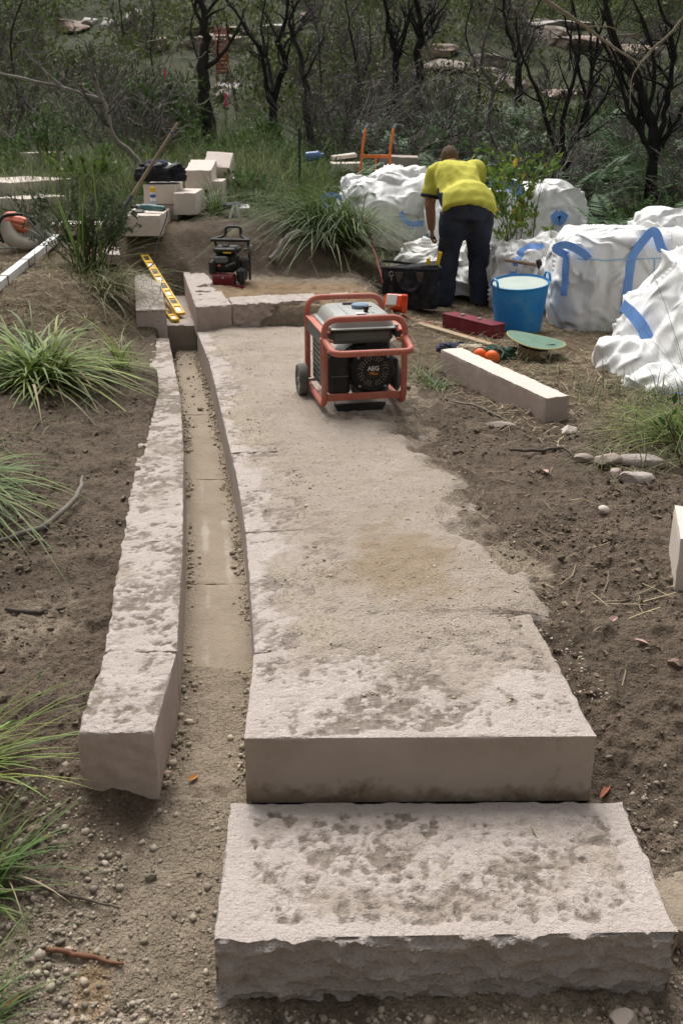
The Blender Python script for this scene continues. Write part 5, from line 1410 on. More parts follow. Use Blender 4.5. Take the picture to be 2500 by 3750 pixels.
def person():
    X, Y = 1.10, 9.48
    z0 = zat(X, Y - .05)
    g = empty('person', (X, Y, z0), 0, 'person in yellow shirt and dark trousers bending forward over the white bags', 'person')
    m_skin = mat('tanned_skin', (.34, .17, .11), (.42, .22, .15), 14, .6, .1, 80)
    m_hair = mat('cropped_brown_hair', (.085, .055, .04), (.14, .095, .07), 40, .9, .5, 240)
    m_shirt = mat('yellow_work_shirt', (.56, .53, .075), (.64, .60, .10), 6, .85, .25, 130)
    m_trim = mat('navy_shirt_trim', (.022, .028, .045), rough=.9)
    m_trou = mat('dark_navy_trousers', (.022, .027, .042), (.036, .042, .060), 9, .9, .3, 120, dirt=(.07, .06, .055), dirtn=7)
    m_boot = mat('dark_boots', (.02, .018, .017), (.04, .034, .03), 14, .8, .2, 80)
    lean = 1
    # joints, local metres: x right, y away from camera, z up
    hipL, hipR = np.array((-.095, -.02, .80)), np.array((.115, -.02, .80))
    kneL, kneR = np.array((-.125, .03, .45)), np.array((.145, .05, .45))
    ankL, ankR = np.array((-.155, -.02, .08)), np.array((.165, -.0, .08))
    pel = np.array((.01, -.03, .86)); chest = np.array((-.06, .26, 1.11)); shL, shR = np.array((-.235, .36, 1.15)), np.array((.115, .38, 1.17)); neck = np.array((-.075, .43, 1.20)); head = np.array((-.10, .55, 1.248))
    elL = np.array((-.285, .34, .885)); wrL = np.array((-.262, .37, .665)); elR = np.array((.18, .60, .95)); wrR = np.array((.12, .75, .80))
    # bare body: head, neck, arms, hands, torso and legs in one surface
    a = MB()
    a.tube([pel, (pel + chest) / 2, chest + (0, 0, -.03), neck + (0, -.03, -.05)], [.10, .10, .11, .06], 16)
    a.tube([neck + (0, -.06, -.03), neck, head + (0, -.03, 0)], [.07, .06, .06], 14)
    a.ell(head + (0, .02, .02), (.078, .098, .105), 18, 14, RX(-.95)); a.ell(head + (0, .09, -.04), (.055, .06, .07), 14, 10)
    a.ell(head + (0, .135, -.01), (.014, .022, .016), 8, 6)                     # nose
    for s in (-1, 1): a.ell(head + (s * .08, -.0, -.005), (.012, .022, .032), 8, 6)
    for (sh, elb, wr, inw) in ((shL, elL, wrL, 1), (shR, elR, wrR, -1)):
        d = (wr - elb) / np.linalg.norm(wr - elb)
        a.tube(smoothpath([chest + (sh - chest) * .6, sh, sh + (elb - sh) * .5, elb, elb + (wr - elb) * .35, wr, wr + d * .02], 22), [.05, .056, .056, .052, .05, .046, .034, .030], 12)
        # hand curled round a handle
        side = np.array((inw * 1., .0, .0)); fw = np.array((0, 1., 0)); hd = wr + d * .065
        a.ell(hd, (.022, .042, .052), 12, 8)
        for k, (off, L) in enumerate(((-.030, .062), (-.010, .070), (.011, .066), (.030, .052))):
            b0 = hd + d * .035 + fw * off; 
            a.tube(smoothpath([b0, b0 + d * L * .5 + side * .008, b0 + d * L * .55 + side * .034, b0 + d * L * .12 + side * .040], 9), [.0115, .0110, .0100, .0095], 8)
        b0 = hd - d * .02 + fw * -.035
        a.tube(smoothpath([b0, b0 + d * .03 - fw * .018 + side * .012, b0 + d * .062 - fw * .010 + side * .03], 8), [.014, .0125, .0105], 8)
    for (hp, kn, an) in ((hipL, kneL, ankL), (hipR, kneR, ankR)):
        a.tube([pel, hp, (hp + kn) / 2, kn, kn + (an - kn) * .35, an], [.09, .085, .08, .065, .06, .042], 12)
    finish(remesh(a, .0075, 4), 'body', m_skin, g)
    # hair
    a = MB(); a.ell(head + (0, .005, .034), (.084, .103, .106), 20, 14, RX(-.95)); finish(remesh(a, .01, 3), 'hair', m_hair, g, lambda p: .004 * fbm(p[:, 0], p[:, 1], p[:, 2], 2, 60, 2))
    # trousers
    a = MB()
    a.tube([pel + (0, -.01, .11), pel + (0, -.02, .03), pel + (0, -.015, -.06)], [.165, .19, .19], 18)
    for (hp, kn, an, s) in ((hipL, kneL, ankL, -1), (hipR, kneR, ankR, 1)):
        a.tube(smoothpath([hp + (s * .01, -.01, .05), hp + (s * .012, -.01, -.08), (hp + kn) / 2 + (0, 0, -.02), kn, (kn + an) / 2 + (0, .01, 0), an + (0, .0, .0), an + (0, 0, -.04)], 16), [.125, .128, .112, .094, .088, .084, .088], 16)
    a.ell((0, -.02, .70), (.07, .10, .10), 12, 8)
    finish(remesh(a, .013, 5), 'trousers', m_trou, g, lambda p: .012 * ridge(p[:, 0] * 1.1, p[:, 1], p[:, 2] * 1.7 + .6 * np.abs(p[:, 0]), 2, 6, 5) * (1 - .4 * ss(.5, .8, p[:, 2])) + .006 * fbm(p[:, 0], p[:, 1], p[:, 2], 3, 16, 6))
    # shirt: torso loft hanging loose, with sleeves
    a = MB()
    sp = [pel + (.02, -.07, .005), pel + (.01, -.02, .075), (pel * .6 + chest * .4), chest, chest + (0, .10, .055), neck + (0, -.03, .0)]
    rings = [(.238, .185), (.222, .175), (.20, .158), (.205, .148), (.188, .12), (.10, .075)]
    pts = smoothpath(sp, 16); rw = np.interp(np.linspace(0, 5, 16), range(6), [r_[0] for r_ in rings]); rd = np.interp(np.linspace(0, 5, 16), range(6), [r_[1] for r_ in rings])
    n = 28; V = []; T = np.gradient(np.array(pts), axis=0)
    for i, p in enumerate(pts):
        t = T[i] / np.linalg.norm(T[i]); u = np.array((1., 0, 0)); w_ = np.cross(t, u); w_ /= np.linalg.norm(w_)
        for k in range(n):
            th = 2 * PI * k / n; V.append(p + u * rw[i] * math.copysign(abs(math.cos(th)) ** .85, math.cos(th)) + w_ * rd[i] * math.sin(th))
    F = [f for f in grid_faces(n, 16, True).tolist()] + [list(range(n))[::-1], [15 * n + k for k in range(n)]]
    a.add(V, F)
    a.tube(smoothpath([chest + (-.12, .06, .02), shL + (0, 0, .0), shL + (elL - shL) * .45, shL + (elL - shL) * .80], 10), [.10, .095, .092, .094], 16)
    a.tube(smoothpath([chest + (.10, .08, .02), shR, shR + (elR - shR) * .45, shR + (elR - shR) * .75], 10), [.10, .095, .09, .088], 16)
    me = remesh(a, .012, 5)
    sh = finish(me, 'shirt', m_shirt, g, lambda p: .017 * ridge(p[:, 0] * 1.2 + .5 * p[:, 2], p[:, 1] * .8, p[:, 2] * .8 - .6 * p[:, 0], 2, 5, 15) + .005 * fbm(p[:, 0], p[:, 1], p[:, 2], 3, 14, 16))
    me = sh.data; me.materials.append(m_trim)
    cen = np.zeros(len(me.polygons) * 3, np.float32); me.polygons.foreach_get('center', cen); cen = cen.reshape(-1, 3)
    nrm = np.zeros(len(me.polygons) * 3, np.float32); me.polygons.foreach_get('normal', nrm); nrm = nrm.reshape(-1, 3)
    idx = ((np.abs(cen[:, 0] + .02) > .10) & (np.abs(nrm[:, 0]) > .86) & (cen[:, 2] < 1.04) & (cen[:, 1] > -.05) & (cen[:, 0] > -.24) & (cen[:, 0] < .26)).astype(np.int32)
    me.polygons.foreach_set('material_index', idx)
    for (s0, e0, q) in ((shL, elL, .80), (shR, elR, .75)):
        d = e0 - s0; a = MB(); a.tube([s0 + d * (q - .10), s0 + d * (q + .015)], .103, 20, cap=False); o = a.build('sleeve_cuff', m_trim, g); so_ = o.modifiers.new('t', 'SOLIDIFY'); so_.thickness = .006
    # boots
    for (an, s) in ((ankL, -1), (ankR, 1)):
        a = MB(); a.tube([an + (0, -.01, .06), an + (0, -.015, -.02)], [.052, .055], 12); a.ell(an + (s * .015, .075, -.04), (.05, .13, .045), 14, 8); a.ell(an + (0, -.02, -.045), (.047, .06, .04), 12, 8)
        finish(remesh(a, .01, 3), 'boot', m_boot, g)
    # dark tool held in the left hand
    hd = wrL + np.array((0, 0, -.085))
    t = empty('chisel', (X + hd[0] + .025, Y + hd[1], z0 + hd[2]), 0, 'short dark chisel held in the left hand of the person', 'chisel')
    a = MB(); a.tube([(0, -.07, .0), (.0, .05, .0)], .013, 10); a.build('grip', m_black, t)
    a = MB(); a.tube([(0, .05, 0), (0, .18, -.01)], [.008, .007, .010], 8); a.build('blade', m_steel, t)
person()

# ------------------------------------------------------------------ left bank: cut-off saw, white channel section
def saw():
    x, y = -2.88, 9.50
    g = empty('cut_off_saw', (x, y, zat(x, y)), .0, 'orange and cream petrol cut-off saw lying on the ground at far left', 'saw')
    m_os = mat('faded_saw_orange', (.58, .13, .07), (.64, .19, .11), 8, .5, dirt=(.5, .33, .25), dirtn=8)
    m_cr = mat('cream_saw_casing', (.42, .38, .31), (.50, .46, .38), 8, .6, dirt=(.3, .25, .2), dirtn=8)
    a = MB(); a.box((-.02, 0, .20), (.22, .20, .13), .03, RY(.2)); a.box((-.08, 0, .27), (.10, .16, .06), .02); a.build('engine_cover', m_os, g)
    a = MB(); a.tube(smoothpath([(-.10, -.10, .22), (-.06, -.12, .10), (.02, -.12, .045), (.12, -.10, .035), (.17, -.08, .05)], 16), [.05, .085, .08, .06, .03], 14, flat=.8); a.build('tank_casing', m_cr, g)
    a = MB(); a.lathe([(.0, -.012), (.135, -.012), (.15, -.02), (.15, .03), (.135, .035), (0, .035)], 30, TR(.13, .06, .13) @ RZ(.5) @ RX(PI / 2) @ Matrix.Scale(.78, 4)); a.build('blade_guard', m_os, g)
    a = MB(); a.lathe([(0, -.003), (.14, -.003), (.14, .003), (0, .003)], 30, TR(.145, -.0, .13) @ RZ(.5) @ RX(PI / 2)); a.build('blade', m_steel, g)
    a = MB(); a.tube(smoothpath([(-.12, -.15, .05), (-.15, -.17, .16), (-.10, -.17, .27), (.03, -.15, .295), (.12, -.10, .26), (.15, -.06, .20)], 24), .014, 10); a.build('front_handle', m_black, g)
    a = MB(); a.tube(smoothpath([(-.12, -.10, .06), (-.20, -.14, .08), (-.235, -.14, .15), (-.20, -.12, .20), (-.15, -.08, .2)], 18), .013, 8); a.build('rear_handle', m_black, g)
    a = MB(); a.tube(smoothpath([(-.30, -.1, .02), (-.25, -.2, .015), (-.12, -.22, .01), (.02, -.2, .012)], 14), .008, 8); a.build('water_hose', m_tank, g)
saw()
def channel_bar():
    P = np.array([(-2.27, 6.2, .34), (-2.40, 7.2, .35), (-2.50, 8.4, .36), (-2.62, 9.7, .37)])
    g = empty('white_channel_bar', tuple(P[0]), 0, 'long white plastic channel section lying beside the bush at left', 'plastic bar')
    d = P[-1] - P[0]; L = np.linalg.norm(d); d /= L; s = np.cross(d, (0, 0, 1.)); s /= np.linalg.norm(s); n = np.cross(s, d)
    M = Matrix(((s[0], d[0], n[0], 0), (s[1], d[1], n[1], 0), (s[2], d[2], n[2], 0), (0, 0, 0, 1)))
    a = MB(); a.M = M; a.box((0, L / 2, .0), (.06, L, .01), .002); a.box((-.027, L / 2, .025), (.006, L, .05), .001); a.box((.027, L / 2, .025), (.006, L, .05), .001); a.box((0, L / 2, .052), (.062, L, .008), .002); a.build('channel', m_white, g)
    for t in (.32, .55, .78):
        a = MB(); a.M = M; a.box((0, L * t, .026), (.068, .02, .066), .003); a.build('cable_tie', m_blackcord, g)
channel_bar()
block('flat_offcut', [(-2.75, 9.9), (-1.95, 9.8), (-1.95, 10.1), (-2.7, 10.2)], .50, .40, m_stone_pale, .03, .002, (0, 0, 0, 0), 0, 97, 'thin flat stone offcut lying on the soil right of the orange saw', 'stone block', dirt=.3)
block('flat_offcut', [(-2.02, 8.85), (-1.86, 8.80), (-1.98, 9.35), (-2.12, 9.35)], .36, .28, m_stone_top, .03, .004, (0, 0, 0, 0), 0, 98, 'rough pale stone strip on the bank above the upper kerb', 'stone block', dirt=.7)

# back of the site
a = MB(); a.tube([(0, 0, -.2), (0.0, 0, .62)], .012, 4); pk = a.build('steel_picket', m_black, None, smooth=False); pk.location = (-.425, 11, .70); tag(pk, 'thin black steel picket standing upright in the grass behind the pit', 'picket')
a = MB(); a.lathe([(.0, -.10), (.055, -.095), (.06, -.05), (.052, .03), (.06, .06), (.035, .09), (.02, .10), (.02, .13), (0, .131)], 18, RY(1.45)); wb = a.build('water_bottle', mat('blue_bottle', (.08, .16, .36), (.14, .24, .44), 8, .25), None); wb.location = (-.35, 13.6, .95); tag(wb, 'blue plastic water bottle lying in the grass behind the picket', 'bottle')
sawn('pale sawn slab lying flat in the grass left of the trolley', -.13, 14.1, .74, .42, .5, .10, .05, seed=101, group='slabs behind the trolley')
sawn('thin broken pale slab leaning on the flat one left of the trolley', -.10, 14.5, .86, .32, .3, .05, .15, ry=-.12, seed=102, group='slabs behind the trolley')
sawn('grey sawn slab behind the trolley, its top edge pale', .49, 14.05, .76, .50, .6, .17, -.05, ry=.03, seed=103, group='slabs behind the trolley', m=m_stone_sawn)
cl = empty('cast_off_shirt', (-.98, 10.15, zat(-.98, 10.15) + .05), .2, 'white and black shirt lying in the grass above the compactor', 'shirt')
heap('white_cloth', (.03, .0, .02), (.07, .08, .025), m_white, 71, amp=.03, sc=16, parent=cl)
heap('black_cloth', (-.05, .04, .03), (.09, .08, .035), m_jacket, 72, amp=.03, sc=16, parent=cl)
for i, (x, y, t) in enumerate(((-1.06, 10.0, .12), (-.96, 9.98, -.06))):
    a = MB(); a.tube([(0, 0, -.03), (t * .4, .03, .12)], [.016, .014], 8); o = a.build('white_peg', m_white, None); o.location = (x, y, zat(x, y)); tag(o, ('left' if i == 0 else 'right') + ' one of two short white pegs in the grass above the compactor', 'peg', 'white pegs')

# ------------------------------------------------------------------ vegetation materials
m_gr1 = mat('lomandra_green', (0.076, 0.128, 0.031), (0.145, 0.196, 0.051), 3, .55, island=.45, trans=.25)
m_gr2 = mat('yellow_green_blades', (.14, .205, .035), (.235, .285, .07), 3, .55, island=.5, trans=.25)
m_gr3 = mat('field_grass', (.062, .105, .028), (.155, .175, .062), .5, .7, island=.5, trans=.25)
m_grd = mat('bank_grass', (0.102, 0.136, 0.051), (0.255, 0.230, 0.128), .9, .75, island=.5, trans=.2)
m_fern = mat('bracken_green', (.065, .118, .05), (.11, .165, .078), 1.2, .65, island=.35, trans=.25)
m_lf = mat('understorey_leaves', (.045, .09, .022), (.11, .165, .045), .8, .6, island=.5, trans=.25)
m_lfar = mat('hillside_leaves', (0.068, 0.093, 0.030), (0.143, 0.165, 0.053), .22, .7, island=.45, trans=.2)
m_lb = mat('dark_bush_leaves', (0.048, 0.071, 0.031), (0.093, 0.122, 0.054), 3, .6, island=.4, trans=.2)
m_sap = mat('sapling_leaves', (0.105, 0.180, 0.033), (0.180, 0.240, 0.053), 4, .5, island=.4, trans=.3)
m_sapy = mat('yellowing_leaves', (.42, .28, .03), (.46, .33, .05), 4, .5, island=.3, trans=.3)
m_char = mat('charred_bark', (.010, .0095, .009), (.030, .027, .025), 8, .95, .8, 22)
m_bark = mat('dark_bark', (.018, .015, .0125), (.052, .045, .038), 5, .95, .9, 16)
m_twig = mat('dead_grey_twigs', (0.085, 0.076, 0.068), (0.199, 0.179, 0.162), 1.0, .9, island=.5)
m_silver = mat('silvered_dead_wood', (0.120, 0.106, 0.091), (0.360, 0.324, 0.288), 2.4, .85, .4, 30)
m_palebr = mat('pale_bare_branch', (.20, .17, .11), (.27, .23, .16), 6, .8, .2, 40)

m_dead = mat('dead_blades', (.19, .15, .085), (.28, .225, .14), 5, .8, island=.5)
F_, TH_ = 2350., math.radians(21.5)
def surveyed(px, py, d):
    """world point seen at photograph position px,py, standing d metres in front"""
    a, b = (px - 784) / F_, -(py - 1176) / F_
    v = np.array((a, math.cos(TH_) + b * math.sin(TH_), -math.sin(TH_) + b * math.cos(TH_)))
    return v * (d / v[1]) + np.array((0, 0, 1.5))

# ------------------------------------------------------------------ grass blades
def blades(P, ang, L, w, lean, droop, k=4, fold=True):
    """vectorised tapered arching blades -> verts, quads, tris"""
    n = len(P); t = np.linspace(0, 1, k + 1)
    h = np.stack([np.cos(ang), np.sin(ang), np.zeros(n)], 1); s = np.stack([-np.sin(ang), np.cos(ang), np.zeros(n)], 1)
    hor = (lean[:, None] * t + droop[:, None] * .75 * t ** 2) * L[:, None]
    ver = (np.sqrt(np.clip(1 - lean ** 2, .05, 1))[:, None] * t - droop[:, None] * .75 * t ** 2.3) * L[:, None]
    ctr = P[:, None] + h[:, None] * hor[..., None] + np.array((0, 0, 1.)) * ver[..., None]
    ww = w[:, None] * (1 - t) ** .6 * (.55 + .45 * np.minimum(t * 5, 1))
    A = ctr - s[:, None] * ww[..., None] / 2; B = ctr + s[:, None] * ww[..., None] / 2
    V = np.concatenate([A[:, :k], B[:, :k], ctr[:, k:k + 1]], 1)
    m = 2 * k + 1
    q = np.array([(i, k + i, k + i + 1, i + 1) for i in range(k - 1)]); tr = np.array([(k - 1, 2 * k - 1, 2 * k)])
    o = (np.arange(n) * m)[:, None, None]
    return V.reshape(-1, 3), (q[None] + o).reshape(-1, 4), (tr[None] + o).reshape(-1, 3)

def tussock(label, x, y, n, L, w, m, z=None, base=.07, lean=(.15, .8), droop=(.2, .9), heading=None, spread=PI, seed=0, k=6, name='grass_tussock', cat='grass tussock', group='grass tussocks'):
    global rng
    keep = rng; rng = np.random.default_rng(seed + 1000)
    a0 = rng.uniform(-PI, PI, n) if heading is None else heading + rng.normal(0, spread, n)
    r_ = base * np.sqrt(rng.uniform(0, 1, n)); b_ = rng.uniform(-PI, PI, n)
    P = np.stack([r_ * np.cos(b_), r_ * np.sin(b_), np.zeros(n) - .02], 1)
    bias = 1 + .35 * np.cos(a0 - seed * 1.7) + .2 * np.cos(2 * a0 + seed)          # lopsided growth
    V, q, t = blades(P, a0, rng.uniform(.3, 1, n) ** .8 * L * bias, rng.uniform(.55, 1.25, n) * w, rng.uniform(*lean, n), rng.uniform(*droop, n), k)
    o = obj_np(name, V, q, t, m=m); o.location = (x, y, zat(x, y) if z is None else z)
    nd = max(8, n // 6); a0 = rng.uniform(-PI, PI, nd) if heading is None else heading + rng.normal(0, spread, nd)
    V, q, t = blades(P[:nd] * 1.3, a0, rng.uniform(.25, .85, nd) * L, rng.uniform(.5, 1., nd) * w, np.clip(rng.uniform(*lean, nd) + .3, 0, .97), rng.uniform(*droop, nd) + .1, k)
    obj_np('dead_blades', V, q, t, m=m_dead, parent=o)
    rng = keep
    return tag(o, label, cat, group)
tussock('yellow green grass tussock arching over the bank at the left, below the white bar', -1.70, 5.66, 460, .60, .021, m_gr2, base=.14, lean=(.15, .95), droop=(.45, 1.15), seed=1, k=8)
tussock('small yellow green grass tuft right of the arching left tussock', -1.30, 5.95, 70, .42, .009, m_gr2, base=.04, seed=2, lean=(.3, .9))
tussock('dark green grass tussock at the left edge by the curved branch', -1.64, 3.95, 460, .52, .016, m_gr1, base=.15, lean=(.1, .9), droop=(.6, 1.15), seed=3, k=8)
tussock('long bladed grass tuft at lower left beside the near kerb', -1.08, 2.32, 80, .38, .010, m_gr2, base=.07, heading=-.3, spread=.55, lean=(.4, .95), droop=(.1, .5), seed=4)
tussock('dark grass tuft at the lower left edge above the gravel', -.90, 1.98, 130, .28, .009, m_gr1, base=.07, heading=-.2, spread=.9, lean=(.2, .9), droop=(.3, .8), seed=5)
tussock('big dark green tussock drooping over the bank left of the white bags', -.06, 10.05, 1300, 1.0, .014, m_gr1, z=.30, base=.32, lean=(.05, .75), droop=(.5, 1.1), seed=6, k=7)
tussock('upright grass clump behind the drooping tussock by the picket', -.42, 10.7, 160, .75, .012, m_gr1, base=.12, lean=(.0, .4), droop=(.0, .5), seed=7)
tussock('green grass tuft in front of the block pile', -1.22, 10.35, 120, .48, .012, m_gr1, base=.06, lean=(.1, .7), droop=(.2, .8), seed=8)
tussock('tall thin sedge with long stems in front of the bags at the right edge', 1.95, 5.05, 42, 1.05, .006, m_gr1, base=.12, lean=(.05, .7), droop=(-.05, .25), seed=9)
tussock('spreading green grass at the right edge below the slumped bag', 1.72, 4.85, 260, .55, .009, m_gr2, base=.14, heading=2.9, spread=1.0, lean=(.3, .9), droop=(.2, .7), seed=10)
tussock('loose straw coloured grass tuft beside the generator handle', .50, 6.15, 60, .30, .008, m_grd, base=.06, lean=(.4, .95), droop=(.3, .8), seed=12)
tussock('flattened grey green grass tuft at the far end of the stone post', .58, 6.0, 60, .28, .009, m_gr1, base=.05, lean=(.5, .98), droop=(.3, .8), seed=13)
tussock('tall strap leaves fanning out around the dark bush', -2.02, 8.35, 60, .95, .016, m_gr1, base=.12, lean=(.05, .85), droop=(.0, .5), seed=14)
tussock('drooping grass below the dark bush on the mound', -1.85, 7.85, 320, .50, .011, m_grd, base=.25, heading=-1.2, spread=1.1, lean=(.3, .95), droop=(.4, 1.0), seed=15)
tussock('small grass tuft at the bottom left corner', -.80, 1.66, 70, .22, .006, m_gr1, base=.05, heading=0, spread=.8, lean=(.3, .9), seed=16)

# ------------------------------------------------------------------ leaves
def leafset(P, d, L, w, up=None):
    """folded leaf: 2 quads... verts base, left, right, tip, mid"""
    n = len(P)
    r_ = rng.normal(size=(n, 3)) if up is None else up
    s = np.cross(d, r_); s /= np.linalg.norm(s, axis=1)[:, None] + 1e-9
    nn = np.cross(s, d)
    c = P + d * (L * .45)[:, None] - nn * (w * .12)[:, None]
    V = np.stack([P, c - s * (w / 2)[:, None] + nn * (w * .25)[:, None], c + s * (w / 2)[:, None] + nn * (w * .25)[:, None], P + d * L[:, None] - nn * (L * .12)[:, None], c], 1)
    f = np.array([(0, 4, 1), (1, 4, 3), (0, 2, 4), (2, 3, 4)])
    return V.reshape(-1, 3), (f[None] + (np.arange(n) * 5)[:, None, None]).reshape(-1, 3)
def unit(v): return v / (np.linalg.norm(v, axis=1)[:, None] + 1e-9)

def tubes(polys, rad, ns=4):
    """batch of polylines N x k x 3 with radii N x k"""
    A = np.asarray(polys, float); R = np.asarray(rad, float); N, k = A.shape[:2]
    T = np.gradient(A, axis=1); T /= np.linalg.norm(T, axis=2)[..., None] + 1e-9
    ref = np.where(np.abs(T[:, :1, 2:3]) > .8, np.array((1., 0, 0)), np.array((0, 0, 1.)))
    u = np.cross(T, np.broadcast_to(ref, T.shape)); u /= np.linalg.norm(u, axis=2)[..., None] + 1e-9
    w_ = np.cross(T, u)
    a = np.arange(ns) * 2 * PI / ns
    V = A[:, :, None] + R[:, :, None, None] * (np.cos(a)[None, None, :, None] * u[:, :, None] + np.sin(a)[None, None, :, None] * w_[:, :, None])
    i, j = np.meshgrid(np.arange(k - 1), np.arange(ns), indexing='ij')
    q = np.stack([i * ns + j, i * ns + (j + 1) % ns, (i + 1) * ns + (j + 1) % ns, (i + 1) * ns + j], -1).reshape(-1, 4)
    F = (q[None] + (np.arange(N) * k * ns)[:, None, None]).reshape(-1, 4)
    return V.reshape(-1, 3), F

def twigs(start, dirs, L, r0, k=6, wig=.18, up=.15, r=None):
    """curved tapering polylines"""
    n = len(start); r = r or rng
    P = [start]; d = unit(dirs)
    for i in range(k - 1):
        d = unit(d + r.normal(0, wig, (n, 3)) + np.array((0, 0, up / k)))
        P.append(P[-1] + d * (L / (k - 1))[:, None])
    A = np.stack(P, 1); R = r0[:, None] * np.linspace(1, .25, k)[None]
    return A, R
def side_shoots(A, R, per, r, lf=(.35, .7), rf=.55, lo=.25, spread=.9, Lref=None):
    n, k = A.shape[:2]
    i = np.repeat(np.arange(n), per); t = r.uniform(lo, .97, len(i)) * (k - 1)
    j = np.minimum(t.astype(int), k - 2); f = (t - j)[:, None]
    p = A[i, j] * (1 - f) + A[i, j + 1] * f; d = unit(A[i, j + 1] - A[i, j])
    L = np.linalg.norm(A[:, -1] - A[:, 0], axis=1)[i] * r.uniform(*lf, len(i)) * (1.15 - .6 * t / (k - 1))
    d = unit(d + r.normal(0, spread * .6, (len(i), 3)))
    return p, d, L, R[i, j] * rf

def tree(label, stems, m, seed, name='burnt_tree', per=(7, 4), twm=None, thin=.0045, group='burnt trees on the slope', leaves=0, lm=None, spread=.9, ls=.08):
    """stems: list of (list of world points, base radius). children: trunk, further stems, branches, (crown)"""
    r = np.random.default_rng(seed)
    base = np.array(stems[0][0][0], float)
    g = empty(name, tuple(base), 0, label, 'tree', group)
    allA, allR = [], []
    for i, (pts, rad) in enumerate(stems):
        P = np.array(smoothpath([np.array(p) - base for p in pts], 18))
        if i == 0: P[0] -= (0, 0, .15)
        P[1:-1] += r.normal(0, rad * .25, (16, 3))
        rr_ = rad * (1 - .72 * np.linspace(0, 1, 18)); rr_[:2] *= (1.35, 1.12)
        a = MB(); a.tube(P, rr_ * (1 + r.normal(0, .06, 18)), 9); a.build('trunk' if i == 0 else 'stem', m, g, sharp=80)
        allA.append(P[::3][:6]); allR.append(rr_[::3][:6])
    A, R = np.array(allA), np.array(allR)
    p, d, L, rr_ = side_shoots(A, R, per[0], r, (.22, .5), .5, .3, spread)
    A1, R1 = twigs(p, d, L, np.maximum(rr_, thin * 1.4), 6, .2, .35, r)
    p, d, L, rr_ = side_shoots(A1, R1, per[1], r, (.35, .7), .55, .2, spread)
    A2, R2 = twigs(p, d, L, np.maximum(rr_, thin), 6, .25, .2, r)
    p, d, L, rr_ = side_shoots(A2, R2, 3, r, (.35, .7), .6, .2, spread)
    A3, R3 = twigs(p, d, L, np.maximum(rr_, thin * .8), 6, .25, .1, r)
    V1, F1 = tubes(A1, R1, 5); V2, F2 = tubes(np.concatenate([A2, A3]), np.concatenate([R2, R3]), 3)
    obj_np('branches', np.vstack([V1, V2]), np.vstack([F1, F2 + len(V1)]), m=twm or m, parent=g)
    if leaves:
        ii = r.integers(0, len(A3), leaves); e = A3[ii, r.integers(2, 6, leaves)]
        V, F = leafset(e, unit(r.normal(size=(leaves, 3))), r.uniform(.5, 1.1, leaves) * ls, r.uniform(.3, .5, leaves) * ls)
        obj_np('crown', V, F3=F, m=lm, parent=g, smooth=False)
    return g
S = lambda d, *pp: [surveyed(x, y, d + (q[0] if q else 0)) for x, y, *q in pp]
def ground_to(pts):
    """drop the first point of a stem onto the ground"""
    p = np.array(pts[0]); p[2] = zat(p[0], p[1]); return [p] + list(pts[1:])
tree('thick dark trunk of the largest tree, rising behind the shovel handle', [(ground_to(S(17, (480, 282), (470, 200), (465, 140), (478, 80), (462, 40), (455, -40), (430, -140))), .105)], m_bark, 1, 'gum_tree', (9, 3))
tree('forked burnt tree right of the thick trunk, with a long left leaning limb', [(ground_to(S(17.5, (620, 245), (640, 190), (656, 150), (642, 90), (660, 30), (668, -60))), .065), (S(17.5, (622, 232), (612, 190), (600, 120), (560, 60), (515, -10)), .045), (S(17.5, (628, 215), (612, 120, .4), (600, 60, .6), (612, -20, .8)), .035)], m_char, 2, per=(7, 4))
tree('slender charred trunk leaning left, right of the forked burnt tree', [(ground_to(S(16.5, (712, 276), (700, 200), (686, 120), (668, 60), (700, -40))), .055)], m_bark, 3, per=(9, 4))
tree('dark burnt trunk in the middle of the background above the worker', [(ground_to(S(20, (915, 230), (905, 130), (890, 50), (878, -40))), .075), (S(20, (908, 160), (930, 80), (948, 10)), .04)], m_char, 4, per=(8, 4))
tree('thick burnt trunk right of the middle, in front of rock ledges', [(ground_to(S(22, (962, 200), (962, 120), (968, 60), (955, -40))), .11)], m_char, 5, per=(8, 4))
tree('many stemmed burnt tree right of centre with thin black stems from one foot', [(ground_to(S(14, (1292, 392), (1312, 335), (1345, 250), (1358, 160), (1350, 60))), .045), (S(14, (1292, 380), (1272, 330), (1240, 230), (1205, 140), (1185, 40)), .04), (S(14, (1294, 370), (1290, 290), (1312, 200), (1330, 100), (1310, -10)), .04), (S(14, (1296, 365), (1330, 300), (1390, 220), (1425, 120)), .03)], m_char, 6, per=(6, 4))
tree('large burnt tree at the right edge with several curving black limbs', [(ground_to(S(13.5, (1497, 430), (1500, 345), (1488, 250), (1445, 150), (1400, 50), (1385, -60))), .075), (S(13.5, (1500, 360), (1525, 320), (1565, 255), (1600, 180)), .05), (S(13.5, (1495, 350), (1478, 320), (1440, 240), (1408, 150), (1360, 50)), .045), (S(13.5, (1502, 345), (1535, 220), (1545, 100), (1500, -20)), .05), (S(13.5, (1470, 300), (1500, 190), (1490, 90), (1440, -30)), .035)], m_char, 7, per=(7, 4))
tree('thin bare sapling trunk left of the middle burnt trunk', [(ground_to(S(21, (832, 260), (820, 160), (802, 60), (792, -30))), .035), (S(21, (826, 200), (850, 120), (846, 30)), .025)], m_bark, 8, 'bare_sapling', (9, 4), twm=m_twig)
tree('bent grey trunk with a crooked elbow in the scrub right of the middle', [(ground_to(S(19, (1118, 300), (1125, 250), (1132, 200), (1105, 150), (1120, 60), (1150, -30))), .05)], m_twig, 9, 'dead_tree', (9, 4))
